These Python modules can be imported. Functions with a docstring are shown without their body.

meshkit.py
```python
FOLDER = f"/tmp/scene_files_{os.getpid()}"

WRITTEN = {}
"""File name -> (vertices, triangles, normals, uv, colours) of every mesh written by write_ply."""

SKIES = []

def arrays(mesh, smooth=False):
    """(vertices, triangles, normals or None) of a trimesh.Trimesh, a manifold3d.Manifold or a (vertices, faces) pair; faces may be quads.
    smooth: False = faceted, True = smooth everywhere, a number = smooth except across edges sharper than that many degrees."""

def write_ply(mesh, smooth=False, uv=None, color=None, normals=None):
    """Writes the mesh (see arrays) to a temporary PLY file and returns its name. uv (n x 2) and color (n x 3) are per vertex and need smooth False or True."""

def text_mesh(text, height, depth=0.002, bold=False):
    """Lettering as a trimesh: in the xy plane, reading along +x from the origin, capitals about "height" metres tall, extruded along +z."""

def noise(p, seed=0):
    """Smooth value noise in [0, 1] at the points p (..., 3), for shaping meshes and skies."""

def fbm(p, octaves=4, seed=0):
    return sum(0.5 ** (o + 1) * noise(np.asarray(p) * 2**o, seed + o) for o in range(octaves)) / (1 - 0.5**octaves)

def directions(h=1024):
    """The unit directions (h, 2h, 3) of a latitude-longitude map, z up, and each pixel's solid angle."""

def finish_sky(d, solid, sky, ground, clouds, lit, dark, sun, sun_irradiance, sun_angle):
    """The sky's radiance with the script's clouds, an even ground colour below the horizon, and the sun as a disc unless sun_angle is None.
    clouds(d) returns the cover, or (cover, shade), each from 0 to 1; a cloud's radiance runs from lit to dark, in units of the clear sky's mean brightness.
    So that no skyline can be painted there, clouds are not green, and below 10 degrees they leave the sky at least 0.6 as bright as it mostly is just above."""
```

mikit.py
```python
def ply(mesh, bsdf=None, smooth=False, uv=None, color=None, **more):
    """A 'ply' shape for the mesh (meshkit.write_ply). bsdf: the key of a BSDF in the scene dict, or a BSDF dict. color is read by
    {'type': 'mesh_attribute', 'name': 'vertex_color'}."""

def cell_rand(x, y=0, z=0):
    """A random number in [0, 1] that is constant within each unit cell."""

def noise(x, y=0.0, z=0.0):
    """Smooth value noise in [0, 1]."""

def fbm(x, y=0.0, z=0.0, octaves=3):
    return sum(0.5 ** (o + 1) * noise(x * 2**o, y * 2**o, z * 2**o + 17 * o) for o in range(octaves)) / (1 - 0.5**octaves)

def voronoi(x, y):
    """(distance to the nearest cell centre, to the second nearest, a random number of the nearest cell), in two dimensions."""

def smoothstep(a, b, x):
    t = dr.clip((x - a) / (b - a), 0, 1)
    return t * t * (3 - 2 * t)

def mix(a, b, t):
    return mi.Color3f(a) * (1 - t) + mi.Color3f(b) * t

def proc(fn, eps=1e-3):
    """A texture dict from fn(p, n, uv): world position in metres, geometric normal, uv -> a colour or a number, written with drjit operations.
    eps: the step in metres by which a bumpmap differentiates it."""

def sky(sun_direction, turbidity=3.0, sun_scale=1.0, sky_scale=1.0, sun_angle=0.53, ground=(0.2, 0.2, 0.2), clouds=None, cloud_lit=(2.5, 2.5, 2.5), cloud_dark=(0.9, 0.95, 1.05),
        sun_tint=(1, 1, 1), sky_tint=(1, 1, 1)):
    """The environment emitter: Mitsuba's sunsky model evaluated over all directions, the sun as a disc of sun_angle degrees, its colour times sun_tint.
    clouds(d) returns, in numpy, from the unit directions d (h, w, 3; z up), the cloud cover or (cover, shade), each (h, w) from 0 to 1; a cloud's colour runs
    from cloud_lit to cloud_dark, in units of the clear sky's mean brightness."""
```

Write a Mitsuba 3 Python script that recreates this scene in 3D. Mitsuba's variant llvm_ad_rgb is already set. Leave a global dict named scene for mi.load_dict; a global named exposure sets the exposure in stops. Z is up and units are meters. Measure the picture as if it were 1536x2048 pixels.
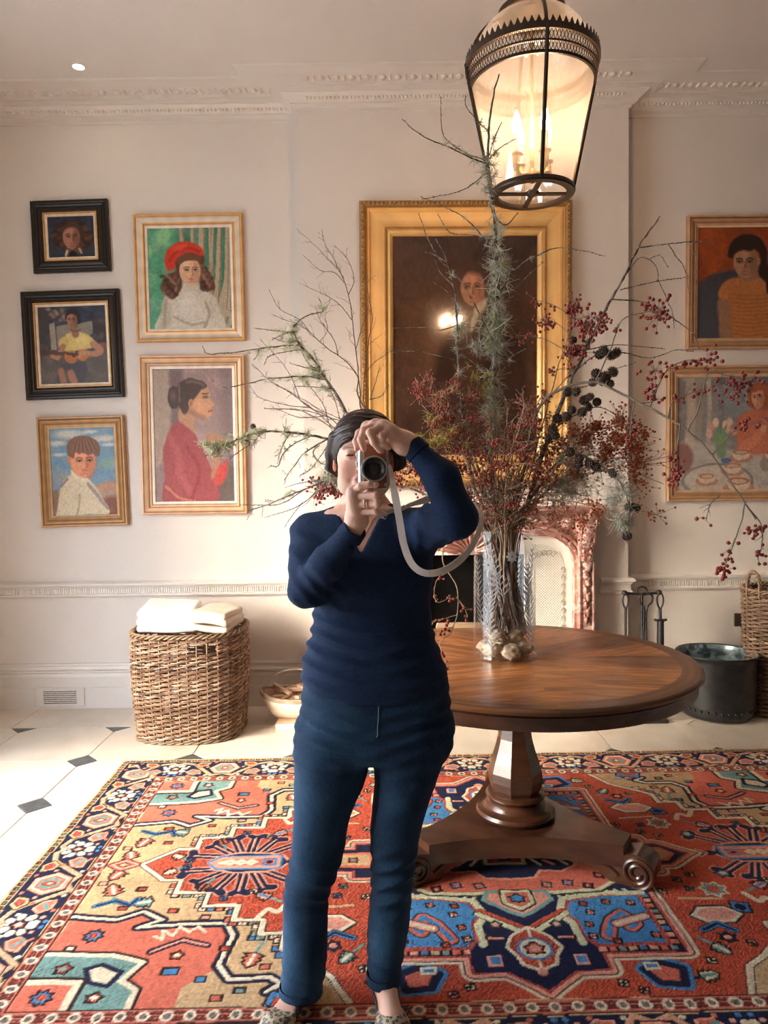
import math, random
import numpy as np
import trimesh
import drjit as dr
import mitsuba as mi
import mikit, meshkit
from mikit import proc, noise, fbm, smoothstep, mix, cell_rand, voronoi

# ------------------------------------------------------------------ camera, sky, exposure
exposure = 0.25
W, H, F = 1536, 2048, 1477.0
PITCH, ROLL, CAM = 0.0433, 0.013, np.array([0.0, 0.0, 1.463])
_f = np.array([0, math.cos(PITCH), -math.sin(PITCH)])
_u0 = np.array([0, math.sin(PITCH), math.cos(PITCH)])
_x = np.array([1.0, 0, 0])
CR = math.cos(ROLL) * _x - math.sin(ROLL) * _u0
CU = math.sin(ROLL) * _x + math.cos(ROLL) * _u0
T = mi.ScalarTransform4f
scene, labels = {'type': 'scene'}, {}
scene['camera_view'] = {'type': 'perspective', 'fov': math.degrees(2 * math.atan(W / 2 / F)), 'fov_axis': 'x', 'near_clip': 0.05, 'far_clip': 200.0,
                        'to_world': T().look_at(origin=CAM.tolist(), target=(CAM + _f).tolist(), up=CU.tolist())}


def overcast(d):
    n = meshkit.fbm(d * np.array([3, 3, 6.0]), 4, 5)
    return np.clip(0.62 + 0.5 * n, 0, 1), np.clip(1.1 - 1.3 * n, 0, 1)


scene['sky'] = mikit.sky((-0.78, -0.53, 0.33), turbidity=4.0, sun_scale=15.0, sky_scale=46.0, sun_angle=40.0, ground=(0.35, 0.35, 0.33), clouds=overcast,
                         cloud_lit=(2.75, 3.0, 3.45), cloud_dark=(1.75, 2.0, 2.4), sun_tint=(0.88, 1.0, 1.28))     # a hazy low sun behind thin cloud
BULB = (250.0, 154.0, 88.0)           # radiance of the lantern's candle bulbs
SPOT = (60.0, 50.0, 36.0)           # radiance of the recessed downlight


def ray(px, py):
    return _f + CR * (px - W / 2) / F + CU * (H / 2 - py) / F


def at(px, py, Y):                   # the point seen at a pixel, on the upright plane y = Y
    d = ray(px, py)
    return CAM + d * (Y / d[1])


def atz(px, py, z):                  # the point seen at a pixel, at height z
    d = ray(px, py)
    return CAM + d * ((z - CAM[2]) / d[2])


def proj(p):
    d = np.asarray(p, float) - CAM
    k = F / (d @ _f)
    return W / 2 + k * (d @ CR), H / 2 - k * (d @ CU)


# ------------------------------------------------------------------ materials
def lin(*c):
    c = np.asarray(c[0] if len(c) == 1 else c, float) / 255.0
    return np.where(c < 0.04045, c / 12.92, ((c + 0.055) / 1.055) ** 2.4)


def rgb(c):
    return {'type': 'rgb', 'value': [float(x) for x in c]}


VC = {'type': 'mesh_attribute', 'name': 'vertex_color'}


def mat(name, color, rough=0.6, metal=0.0, spec=0.5, bump=None, coat=0.0, coat_gloss=0.8, sheen=0.0, bscale=1.0):
    c = color if isinstance(color, dict) else proc(color) if callable(color) else rgb(color)
    b = {'type': 'principled', 'base_color': c, 'roughness': proc(rough) if callable(rough) else float(rough), 'metallic': float(metal), 'specular': float(spec)}
    if coat:
        b['clearcoat'], b['clearcoat_gloss'] = float(coat), float(coat_gloss)
    if sheen:
        b['sheen'] = float(sheen)
    if bump:
        b = {'type': 'bumpmap', 'arbitrary': proc(bump, eps=0.0015), 'scale': float(bscale), 'bsdf': b}
    scene[name] = {'type': 'twosided', 'bsdf': b}
    return name


def matte(name, color):
    c = color if isinstance(color, dict) else proc(color) if callable(color) else rgb(color)
    scene[name] = {'type': 'twosided', 'bsdf': {'type': 'diffuse', 'reflectance': c}}
    return name


matte('mat_wall', lambda p, n, uv: mi.Color3f(0.775, 0.725, 0.675) * (0.97 + 0.06 * fbm(p.x * 3, p.y * 3, p.z * 3)))
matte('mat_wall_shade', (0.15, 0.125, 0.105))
matte('mat_ceiling', (0.72, 0.68, 0.645))
mat('mat_trim', (0.775, 0.73, 0.68), 0.45, spec=0.3)
mat('mat_tile', lambda p, n, uv: mix((0.66, 0.58, 0.47), (0.80, 0.75, 0.66), fbm(p.x * 6 + 3, p.y * 6, 0, 4)) * (0.9 + 0.16 * cell_rand(dr.floor((p.x + 1.61) / 0.55), dr.floor((p.y - 4.383) / 0.535))), 0.42, spec=0.35)
mat('mat_slate', lambda p, n, uv: mi.Color3f(0.055, 0.062, 0.07) * (0.7 + 0.8 * fbm(p.x * 40, p.y * 40)), 0.35)
matte('mat_grout', (0.50, 0.43, 0.34))
mat('mat_vcol', VC, 0.75, spec=0.25)
matte('mat_vflat', VC)
mat('mat_vgloss', VC, 0.35, spec=0.4)
mat('mat_vgilt', VC, 0.42, metal=0.15, spec=0.5)
mat('mat_iron', (0.025, 0.025, 0.027), 0.45, metal=0.5)
mat('mat_steel', (0.80, 0.80, 0.80), 0.25, metal=1.0)


# ------------------------------------------------------------------ scene writing helpers
def put(key, mesh, m, smooth=False, color=None, label=None, cat=None, group=None, kind=None, **more):
    if key in scene:
        n = 1
        while f'{key}_{n:03d}' in scene:
            n += 1
        key = f'{key}_{n:03d}'
    scene[key] = mikit.ply(mesh, m, smooth, color=color, **more)
    note(key, label, cat, group, kind)
    return key


def note(key, label=None, cat=None, group=None, kind=None):
    d = {k: v for k, v in (('label', label), ('category', cat), ('group', group), ('kind', kind)) if v}
    if d:
        labels.setdefault(key, {}).update(d)
    return key


used = set()


def thing(name, label, cat, group=None):       # a key under which parts follow
    key, n = name, 0
    while key in used or key in scene:
        n += 1
        key = f'{name}_{n:03d}'
    used.add(key)
    return note(key, label, cat, group)


# ------------------------------------------------------------------ mesh helpers: a mesh is (vertices, triangles)
def join(*ms):
    v, f, c = [], [], 0
    for a, b in ms:
        v.append(np.asarray(a, float)); f.append(np.asarray(b, int) + c); c += len(a)
    return np.vstack(v), np.vstack(f)


def tri(q):
    q = np.asarray(q, int)
    return np.vstack([q[:, [0, 1, 2]], q[:, [0, 2, 3]]])


def box(lo, hi, b=0.0):
    lo, hi = np.asarray(lo, float), np.asarray(hi, float)
    if b <= 0:
        m = trimesh.creation.box(bounds=[lo, hi])
        return np.array(m.vertices), np.array(m.faces)
    c = np.array([[x, y, z] for x in (-1, 1) for y in (-1, 1) for z in (-1, 1)], float)
    mid, h = (lo + hi) / 2, (hi - lo) / 2
    pts = np.vstack([mid + c * (h - np.where(np.arange(3) == k, 0, b)) for k in range(3)])
    m = trimesh.convex.convex_hull(pts)
    return np.array(m.vertices), np.array(m.faces)


def hull(pts):
    m = trimesh.convex.convex_hull(np.asarray(pts, float))
    return np.array(m.vertices), np.array(m.faces)


def moved(m, off=(0, 0, 0), R=None, s=1.0):
    v = np.asarray(m[0], float) * s
    if R is not None:
        v = v @ np.asarray(R).T
    return v + np.asarray(off, float), m[1]


def rotz(a):
    c, s = math.cos(a), math.sin(a)
    return np.array([[c, -s, 0], [s, c, 0], [0, 0, 1.0]])


def rotax(ax, a):
    return trimesh.transformations.rotation_matrix(a, ax)[:3, :3]


def lathe(prof, n=48, c=(0, 0, 0), cap=False):
    prof = np.asarray(prof, float)
    a = np.arange(n) * 2 * np.pi / n
    v = np.stack([prof[:, 0][:, None] * np.cos(a), prof[:, 0][:, None] * np.sin(a), np.repeat(prof[:, 1][:, None], n, 1)], -1).reshape(-1, 3)
    k = len(prof)
    i, j = np.meshgrid(np.arange(k - 1), np.arange(n), indexing='ij')
    j2 = (j + 1) % n
    q = np.stack([i * n + j, i * n + j2, (i + 1) * n + j2, (i + 1) * n + j], -1).reshape(-1, 4)
    f = tri(q)
    if cap:
        v = np.vstack([v, [[0, 0, prof[0, 1]], [0, 0, prof[-1, 1]]]])
        j = np.arange(n)
        f = np.vstack([f, np.stack([(j + 1) % n, j, j * 0 + k * n], 1), np.stack([(k - 1) * n + j, (k - 1) * n + (j + 1) % n, j * 0 + k * n + 1], 1)])
    return v + np.asarray(c, float), f


def tube(pts, r, n=6, closed=False, flat=None):
    """A tube along pts with radius r (number or per point). flat=(width, thickness, up): a strap instead."""
    P = np.asarray(pts, float)
    k = len(P)
    r = np.broadcast_to(np.asarray(r, float), (k,))
    if closed:
        t = np.roll(P, -1, 0) - np.roll(P, 1, 0)
    else:
        t = np.gradient(P, axis=0)
    t /= np.linalg.norm(t, axis=1, keepdims=True) + 1e-12
    up = np.array([0.3, 0.2, 0.93])
    if abs(t[0] @ up) > 0.95:
        up = np.array([1.0, 0, 0])
    N = np.zeros_like(P)
    a = np.cross(t[0], up)
    for i in range(k):
        a = a - t[i] * (a @ t[i])
        a /= np.linalg.norm(a) + 1e-12
        N[i] = a
    B = np.cross(t, N)
    ang = np.arange(n) * 2 * np.pi / n
    v = (P[:, None] + r[:, None, None] * (np.cos(ang)[None, :, None] * N[:, None] + np.sin(ang)[None, :, None] * B[:, None])).reshape(-1, 3)
    kk = k if closed else k - 1
    i, j = np.meshgrid(np.arange(kk), np.arange(n), indexing='ij')
    j2, i2 = (j + 1) % n, (i + 1) % k
    f = tri(np.stack([i * n + j, i * n + j2, i2 * n + j2, i2 * n + j], -1).reshape(-1, 4))
    if not closed:
        v = np.vstack([v, P[:1], P[-1:]])
        j = np.arange(n)
        f = np.vstack([f, np.stack([(j + 1) % n, j, j * 0 + k * n], 1), np.stack([(k - 1) * n + j, (k - 1) * n + (j + 1) % n, j * 0 + k * n + 1], 1)])
    return v, f


def strap(pts, side, w, t):
    """A flat band along pts; side: per-point direction of its width."""
    P = np.asarray(pts, float)
    S = np.broadcast_to(np.asarray(side, float), P.shape).copy()
    tg = np.gradient(P, axis=0)
    tg /= np.linalg.norm(tg, axis=1, keepdims=True)
    S -= tg * (S * tg).sum(1, keepdims=True)
    S /= np.linalg.norm(S, axis=1, keepdims=True)
    Nn = np.cross(tg, S)
    w = np.broadcast_to(np.asarray(w, float), (len(P),))[:, None]
    ring = np.stack([P + S * w / 2 + Nn * t / 2, P - S * w / 2 + Nn * t / 2, P - S * w / 2 - Nn * t / 2, P + S * w / 2 - Nn * t / 2], 1)
    k = len(P)
    i, j = np.meshgrid(np.arange(k - 1), np.arange(4), indexing='ij')
    f = tri(np.stack([i * 4 + j, i * 4 + (j + 1) % 4, (i + 1) * 4 + (j + 1) % 4, (i + 1) * 4 + j], -1).reshape(-1, 4))
    e = (k - 1) * 4
    f = np.vstack([f, [[0, 2, 1], [0, 3, 2], [e, e + 1, e + 2], [e, e + 2, e + 3]]])
    return ring.reshape(-1, 3), f


def spline(pts, n=8, closed=False):
    """Catmull-Rom through pts, n steps per span."""
    P = np.asarray(pts, float)
    if closed:
        Q = np.vstack([P[-1:], P, P[:2]])
    else:
        Q = np.vstack([2 * P[:1] - P[1:2], P, 2 * P[-1:] - P[-2:-1]])
    t = (np.arange(n) / n)[:, None]
    out = []
    for i in range(len(Q) - 3):
        a, b, c, d = Q[i:i + 4]
        out.append(0.5 * (2 * b + (c - a) * t + (2 * a - 5 * b + 4 * c - d) * t ** 2 + (3 * b - a - 3 * c + d) * t ** 3))
    if not closed:
        out.append(P[-1:])
    return np.vstack(out)


def sweep_plan(path, prof, closed=False):
    """prof (offset to the left of the path, z) swept along a horizontal path with mitred corners."""
    P, prof = np.asarray(path, float), np.asarray(prof, float)
    k, m = len(P), len(prof)
    off = np.zeros((k, 2))
    for i in range(k):
        a = P[i] - P[i - 1] if (i > 0 or closed) else P[1] - P[0]
        b = P[(i + 1) % k] - P[i] if (i < k - 1 or closed) else P[-1] - P[-2]
        na = np.array([-a[1], a[0]]) / np.linalg.norm(a)
        nb = np.array([-b[1], b[0]]) / np.linalg.norm(b)
        off[i] = (na + nb) / (1 + na @ nb)
    v = np.zeros((k, m, 3))
    v[:, :, :2] = P[:, None] + off[:, None] * prof[None, :, :1]
    v[:, :, 2] = prof[:, 1]
    kk = k if closed else k - 1
    i, j = np.meshgrid(np.arange(kk), np.arange(m - 1), indexing='ij')
    i2 = (i + 1) % k
    q = np.stack([i * m + j, i2 * m + j, i2 * m + j + 1, i * m + j + 1], -1).reshape(-1, 4)
    return v.reshape(-1, 3), tri(q)


def prism(poly, z0, z1, bev=0.0):
    """Upright prism of a convex or simple polygon (n x 2); bev chamfers the top edge of a convex one."""
    from shapely.geometry import Polygon
    m = trimesh.creation.extrude_polygon(Polygon(poly), z1 - z0, engine='earcut')
    v = np.array(m.vertices) + [0, 0, z0]
    return v, np.array(m.faces)


def nets(fn, lo, hi, h):
    """Surface nets: the zero surface of fn(points) (negative inside) on a grid of step h."""
    lo, hi = np.asarray(lo, float), np.asarray(hi, float)
    n = np.ceil((hi - lo) / h).astype(int) + 1
    ax = [lo[k] + np.arange(n[k]) * h for k in range(3)]
    g = np.stack(np.meshgrid(*ax, indexing='ij'), -1).reshape(-1, 3)
    d = np.concatenate([fn(c) for c in np.array_split(g, max(1, len(g) // 400000))]).reshape(n)
    d[[0, -1]] = np.maximum(d[[0, -1]], 1e-4); d[:, [0, -1]] = np.maximum(d[:, [0, -1]], 1e-4); d[:, :, [0, -1]] = np.maximum(d[:, :, [0, -1]], 1e-4)
    s = d < 0
    c = [s[a:n[0] - 1 + a, b:n[1] - 1 + b, e:n[2] - 1 + e] for a, b, e in np.ndindex(2, 2, 2)]
    cnt = sum(x.astype(np.int8) for x in c)
    cell = np.argwhere((cnt > 0) & (cnt < 8))
    idx = np.full(n - 1, -1)
    idx[tuple(cell.T)] = np.arange(len(cell))
    acc, num = np.zeros((len(cell), 3)), np.zeros(len(cell))
    cor = list(np.ndindex(2, 2, 2))
    for a in cor:
        for k in range(3):
            if a[k]:
                continue
            b = list(a); b[k] = 1
            da, db = d[tuple((cell + a).T)], d[tuple((cell + b).T)]
            x = (da < 0) != (db < 0)
            t = np.where(x, da / np.where(x, da - db, 1), 0)
            p = np.tile(np.array(a, float), (len(cell), 1)); p[:, k] = t
            acc += p * x[:, None]; num += x
    v = lo + (cell + acc / num[:, None]) * h
    quads = []
    for k in range(3):
        i, j = (k + 1) % 3, (k + 2) % 3
        sl0 = [slice(1, -1)] * 3; sl1 = [slice(1, -1)] * 3
        sl0[k] = slice(0, -1); sl1[k] = slice(1, None)
        e = np.argwhere(s[tuple(sl0)] != s[tuple(sl1)])
        off = np.ones(3, int); off[k] = 0
        e = e + off
        inside = s[tuple(e.T)]
        ei, ej = np.zeros(3, int), np.zeros(3, int); ei[i] = 1; ej[j] = 1
        q = np.stack([idx[tuple((e - o).T)] for o in (ei + ej, ej, 0 * ei, ei)], 1)
        q[~inside] = q[~inside][:, ::-1]
        quads.append(q)
    q = np.vstack(quads)
    return v, tri(q[(q >= 0).all(1)])


def seg(p, a, b, ra, rb):
    a, b = np.asarray(a, float), np.asarray(b, float)
    ab = b - a
    t = np.clip((p - a) @ ab / (ab @ ab + 1e-12), 0, 1)
    return np.linalg.norm(p - a - t[:, None] * ab, axis=1) - (ra + (rb - ra) * t)


def ell(p, c, r, R=None):
    q = p - np.asarray(c, float)
    if R is not None:
        q = q @ R
    r = np.asarray(r, float)
    k0 = np.linalg.norm(q / r, axis=1)
    k1 = np.linalg.norm(q / r ** 2, axis=1)
    return k0 * (k0 - 1) / (k1 + 1e-9)


def smin(a, b, k):
    h = np.maximum(k - np.abs(a - b), 0) / k
    return np.minimum(a, b) - h * h * k * 0.25


def smax(a, b, k):
    return -smin(-a, -b, k)


def chain(p, pts, rs, k):
    d = None
    for a, b, ra, rb in zip(pts[:-1], pts[1:], rs[:-1], rs[1:]):
        e = seg(p, a, b, ra, rb)
        d = e if d is None else smin(d, e, k)
    return d


def taubin(m, n=6):
    t = trimesh.Trimesh(m[0], m[1], process=False)
    trimesh.smoothing.filter_taubin(t, iterations=n)
    return np.array(t.vertices), np.array(t.faces)


def blob(c, r, seed, amp=0.2, sub=2, fr=1.0):
    m = trimesh.creation.icosphere(subdivisions=sub, radius=1.0)
    v = np.array(m.vertices)
    v = v * (1 + amp * 2 * (meshkit.fbm(v * 1.7 * fr + seed * 7.3, 3, seed) - 0.5))[:, None]
    return v * np.asarray(r, float) + np.asarray(c, float), np.array(m.faces)

# ------------------------------------------------------------------ the room
YB, YC, ZC = 4.79, 4.66, 3.85        # back wall, chimney breast, ceiling
XL, XR, YF = -2.75, 3.7, -1.3
BX0, BX1 = at(602, 600, YC)[0], at(1257, 600, YC)[0]
BXC = (BX0 + BX1) / 2
WY0, WY1, WZ1 = 1.0, 3.25, 2.75     # tall window in the left wall, out of the frame

put('wall_back', box((XL - 0.2, YB, -0.1), (XR + 0.2, YB + 0.2, ZC + 0.1)), 'mat_wall', kind='structure')
OX0, OX1, OZ1 = BXC - 0.36, BXC + 0.36, 1.00   # fireplace opening
put('wall_chimney', join(box((BX0, YC, -0.1), (OX0, YB, ZC)), box((OX1, YC, -0.1), (BX1, YB, ZC)), box((OX0, YC, OZ1), (OX1, YB, ZC))), 'mat_wall', kind='structure')
put('wall_left', join(box((XL - 0.22, YF, -0.1), (XL, WY0, ZC)), box((XL - 0.22, WY1, -0.1), (XL, YB, ZC)), box((XL - 0.22, WY0, WZ1), (XL, WY1, ZC))), 'mat_wall', kind='structure')
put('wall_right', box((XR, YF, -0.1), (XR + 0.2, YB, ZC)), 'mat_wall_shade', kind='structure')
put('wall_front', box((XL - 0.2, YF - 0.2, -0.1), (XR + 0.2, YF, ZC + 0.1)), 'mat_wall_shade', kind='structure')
put('ceiling', box((XL - 0.2, YF - 0.2, ZC), (XR + 0.2, YB + 0.2, ZC + 0.15)), 'mat_ceiling', kind='structure')
put('floor', box((XL - 0.2, YF - 0.2, -0.1), (XR + 0.2, YB + 0.1, -0.004)), 'mat_grout', kind='structure')
cas = join(box((XL - 0.2, WY0 - 0.1, 0), (XL + 0.03, WY0, WZ1 + 0.1), 0.01), box((XL - 0.2, WY1, 0), (XL + 0.03, WY1 + 0.1, WZ1 + 0.1), 0.01), box((XL - 0.2, WY0, WZ1), (XL + 0.03, WY1, WZ1 + 0.1), 0.01))
put('window_1', cas, 'mat_trim', kind='structure')
ym = (WY0 + WY1) / 2
put('window_1__sash', join(box((XL - 0.16, ym - 0.025, 0), (XL - 0.11, ym + 0.025, WZ1)), *[box((XL - 0.15, WY0, z), (XL - 0.12, WY1, z + 0.025)) for z in (0.9, 1.8)]), 'mat_trim')

# limestone tiles with clipped corners and small dark squares set in at the corners
PX, PY, X0, Y0, CL, J = 0.565, 0.535, -1.612, 4.383, 0.080, 0.0018
rs = random.Random(4)


def slab(poly, z0, z1, b=0.0015):
    poly = np.asarray(poly, float)
    c = poly.mean(0)
    n = len(poly)
    inner = c + (poly - c) * (1 - b / np.linalg.norm(poly - c, axis=1, keepdims=True))
    v = np.vstack([np.c_[poly, np.full(n, z0)], np.c_[poly, np.full(n, z1 - b)], np.c_[inner, np.full(n, z1)], [[*c, z1]]])
    j = np.arange(n); k = (j + 1) % n
    q = tri(np.vstack([np.stack([j, k, k + n, j + n], 1), np.stack([j + n, k + n, k + 2 * n, j + 2 * n], 1)]))
    return v, np.vstack([q, np.stack([j + 2 * n, k + 2 * n, j * 0 + 3 * n], 1)])


def clip_poly(poly, xlo, xhi, ylo, yhi):
    from shapely.geometry import Polygon, box as sbox
    g = Polygon(poly).intersection(sbox(xlo, ylo, xhi, yhi))
    if g.is_empty or g.area < 1e-4:
        return None
    p = np.array(g.exterior.coords)[:-1]
    return p


def tile_at(poly, key, m, dz=0.0):
    p = clip_poly(poly, XL + 0.002, XR - 0.002, 1.0, Y0 - J)
    if p is not None:
        put('floor__' + key, slab(p[::-1] if np.cross(p[1] - p[0], p[2] - p[1]) < 0 else p, -0.006, dz), m)


for i in range(-3, 10):
    for j in range(-7, 1):
        x, y = X0 + i * PX, Y0 + j * PY
        d = CL
        if y > 1.2:
            oc = [(x + d + J, y + J), (x + PX - d - J, y + J), (x + PX - J, y + d + J), (x + PX - J, y + PY - d - J), (x + PX - d - J, y + PY - J), (x + d + J, y + PY - J), (x + J, y + PY - d - J), (x + J, y + d + J)]
            tile_at(oc, 'tile', 'mat_tile', rs.uniform(-0.0006, 0.0004))
            tile_at([(x - d + J, y), (x, y - d + J), (x + d - J, y), (x, y + d - J)], 'corner_tile', 'mat_tile' if j == 0 and x > 0.5 else 'mat_slate')
for i in range(-4, 7):                       # the border course along the back wall
    x0 = X0 + 0.27 + i * 0.92
    p = [(max(x0, XL) + J, Y0 + J), (min(x0 + 0.92, XR) - J, Y0 + J), (min(x0 + 0.92, XR) - J, YB - 0.002), (max(x0, XL) + J, YB - 0.002)]
    if p[1][0] - p[0][0] > 0.05:
        put('floor__border_tile', slab(p, -0.006, rs.uniform(-0.0006, 0.0004)), 'mat_tile')

# skirting, dado rail and cornice follow the wall round the chimney breast
plan = [(XL, YF), (XL, YB), (BX0, YB), (BX0, YC), (BX1, YC), (BX1, YB), (XR, YB), (XR, YF)]
plan = plan[::-1]                            # so that the room lies on the left of the path
base = [(0, 0), (0.034, 0), (0.034, 0.135), (0.030, 0.140), (0.030, 0.205), (0.026, 0.212), (0.024, 0.228), (0.034, 0.236), (0.034, 0.246), (0.016, 0.252), (0.012, 0.272), (0.018, 0.278), (0.014, 0.290), (0, 0.292)]
JX = 0.84
def cut_base(path):
    return sweep_plan(path, base)
put('baseboard_back', join(cut_base([(BXC - JX, YC), (BX0, YC), (BX0, YB), (XL, YB), (XL, WY1 + 0.1)]), cut_base([(XR, YF), (XR, YB), (BX1, YB), (BX1, YC), (BXC + JX, YC)])), 'mat_trim', smooth=25, kind='structure')
dado = [(0, 0.722), (0.012, 0.722), (0.022, 0.735), (0.022, 0.744), (0.014, 0.748), (0.012, 0.783), (0.020, 0.787), (0.024, 0.797), (0.036, 0.803), (0.036, 0.815), (0.026, 0.826), (0, 0.829)]
dpaths = ([(BXC - JX, YC), (BX0, YC), (BX0, YB), (XL, YB), (XL, WY1 + 0.1)], [(XR, YF), (XR, YB), (BX1, YB), (BX1, YC), (BXC + JX, YC)])
put('trim_1', join(*[sweep_plan(p, dado) for p in dpaths]), 'mat_trim', smooth=25, kind='structure')
flutes = []
for x0, x1, y in ((XL + 0.05, BX0 - 0.03, YB), (BX1 + 0.06, XR - 0.05, YB)):
    for x in np.arange(x0, x1, 0.0145):
        flutes.append(box((x, y - 0.0175, 0.750), (x + 0.0085, y - 0.011, 0.782)))
put('trim_1__reeding', join(*flutes), 'mat_trim', kind='stuff')

zc = ZC
corn = [(0, 3.735), (0.012, 3.735), (0.014, 3.752), (0.030, 3.757), (0.044, 3.765), (0.044, 3.772), (0.052, 3.775), (0.085, 3.797), (0.098, 3.808), (0.098, 3.814), (0.150, 3.814), (0.150, 3.822), (0.165, 3.824), (0.185, 3.829),
        (0.245, 3.829), (0.255, 3.826), (0.285, 3.828), (0.305, 3.838), (0.330, 3.840), (0.335, 3.8505)]
put('trim_2', sweep_plan(plan, corn), 'mat_trim', smooth=25, kind='structure')


def bumps(path, d, z, step, shape):
    """Carved leaves set out along the cornice at offset d."""
    P = np.asarray(path, float)
    out = []
    for k, (a, b) in enumerate(zip(P[:-1], P[1:])):
        t = b - a
        L = np.linalg.norm(t)
        if L < 0.3:
            continue
        t = t / L
        nn = np.array([-t[1], t[0]])
        n = max(1, int((L - 0.1) / step))
        for i in range(n):
            s = 0.05 + (i + 0.5) * (L - 0.1) / n
            if a[1] < 3.0 and b[1] < 3.0:
                continue
            c = a + t * s + nn * d
            R = np.array([[t[0], nn[0], 0], [t[1], nn[1], 0], [0, 0, 1]])
            out.append(moved(shape[i % len(shape)], (c[0], c[1], z), R))
    return out


leafy = [blob((0, 0, 0), (0.022, 0.026, 0.012), 3, 0.35, 1), join(blob((0, 0.006, 0), (0.008, 0.024, 0.010), 5, 0.2, 1), blob((0, -0.016, 0), (0.012, 0.010, 0.012), 6, 0.2, 1))]
bead = [blob((0, 0, 0), (0.008, 0.012, 0.009), 2, 0.2, 1)]
put('trim_2__carved_leaves', join(*bumps(plan, 0.215, 3.829, 0.045, leafy)), 'mat_trim', smooth=True, kind='stuff')
put('trim_2__carved_beads', join(*bumps(plan, 0.072, 3.786, 0.024, bead)), 'mat_trim', smooth=True, kind='stuff')

# air grille in the skirting
gx0, gx1, gz0, gz1 = at(77, 1400, YB)[0], at(174, 1400, YB)[0], 0.016, 0.140
y = YB - 0.034
g = thing('air_grille', 'cream ventilation grille with dark slots set in the skirting board', 'air vent')
cs = np.linspace(gz0 + 0.020, gz1 - 0.016, 8)
sx0, sx1 = gx0 + 0.052, gx1 - 0.052
pl = [box((gx0, y - 0.006, gz0), (sx0, y, gz1), 0.0015), box((sx1, y - 0.006, gz0), (gx1, y, gz1), 0.0015), box((sx0, y - 0.006, gz0), (sx1, y, cs[0]), 0.0015), box((sx0, y - 0.006, cs[-1]), (sx1, y, gz1), 0.0015)]
put(g + '__plate', join(*pl), 'mat_trim')
put(g + '__duct', box((sx0 - 0.004, y - 0.0012, cs[0] - 0.004), (sx1 + 0.004, y - 0.0004, cs[-1] + 0.004)), 'mat_iron')
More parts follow.
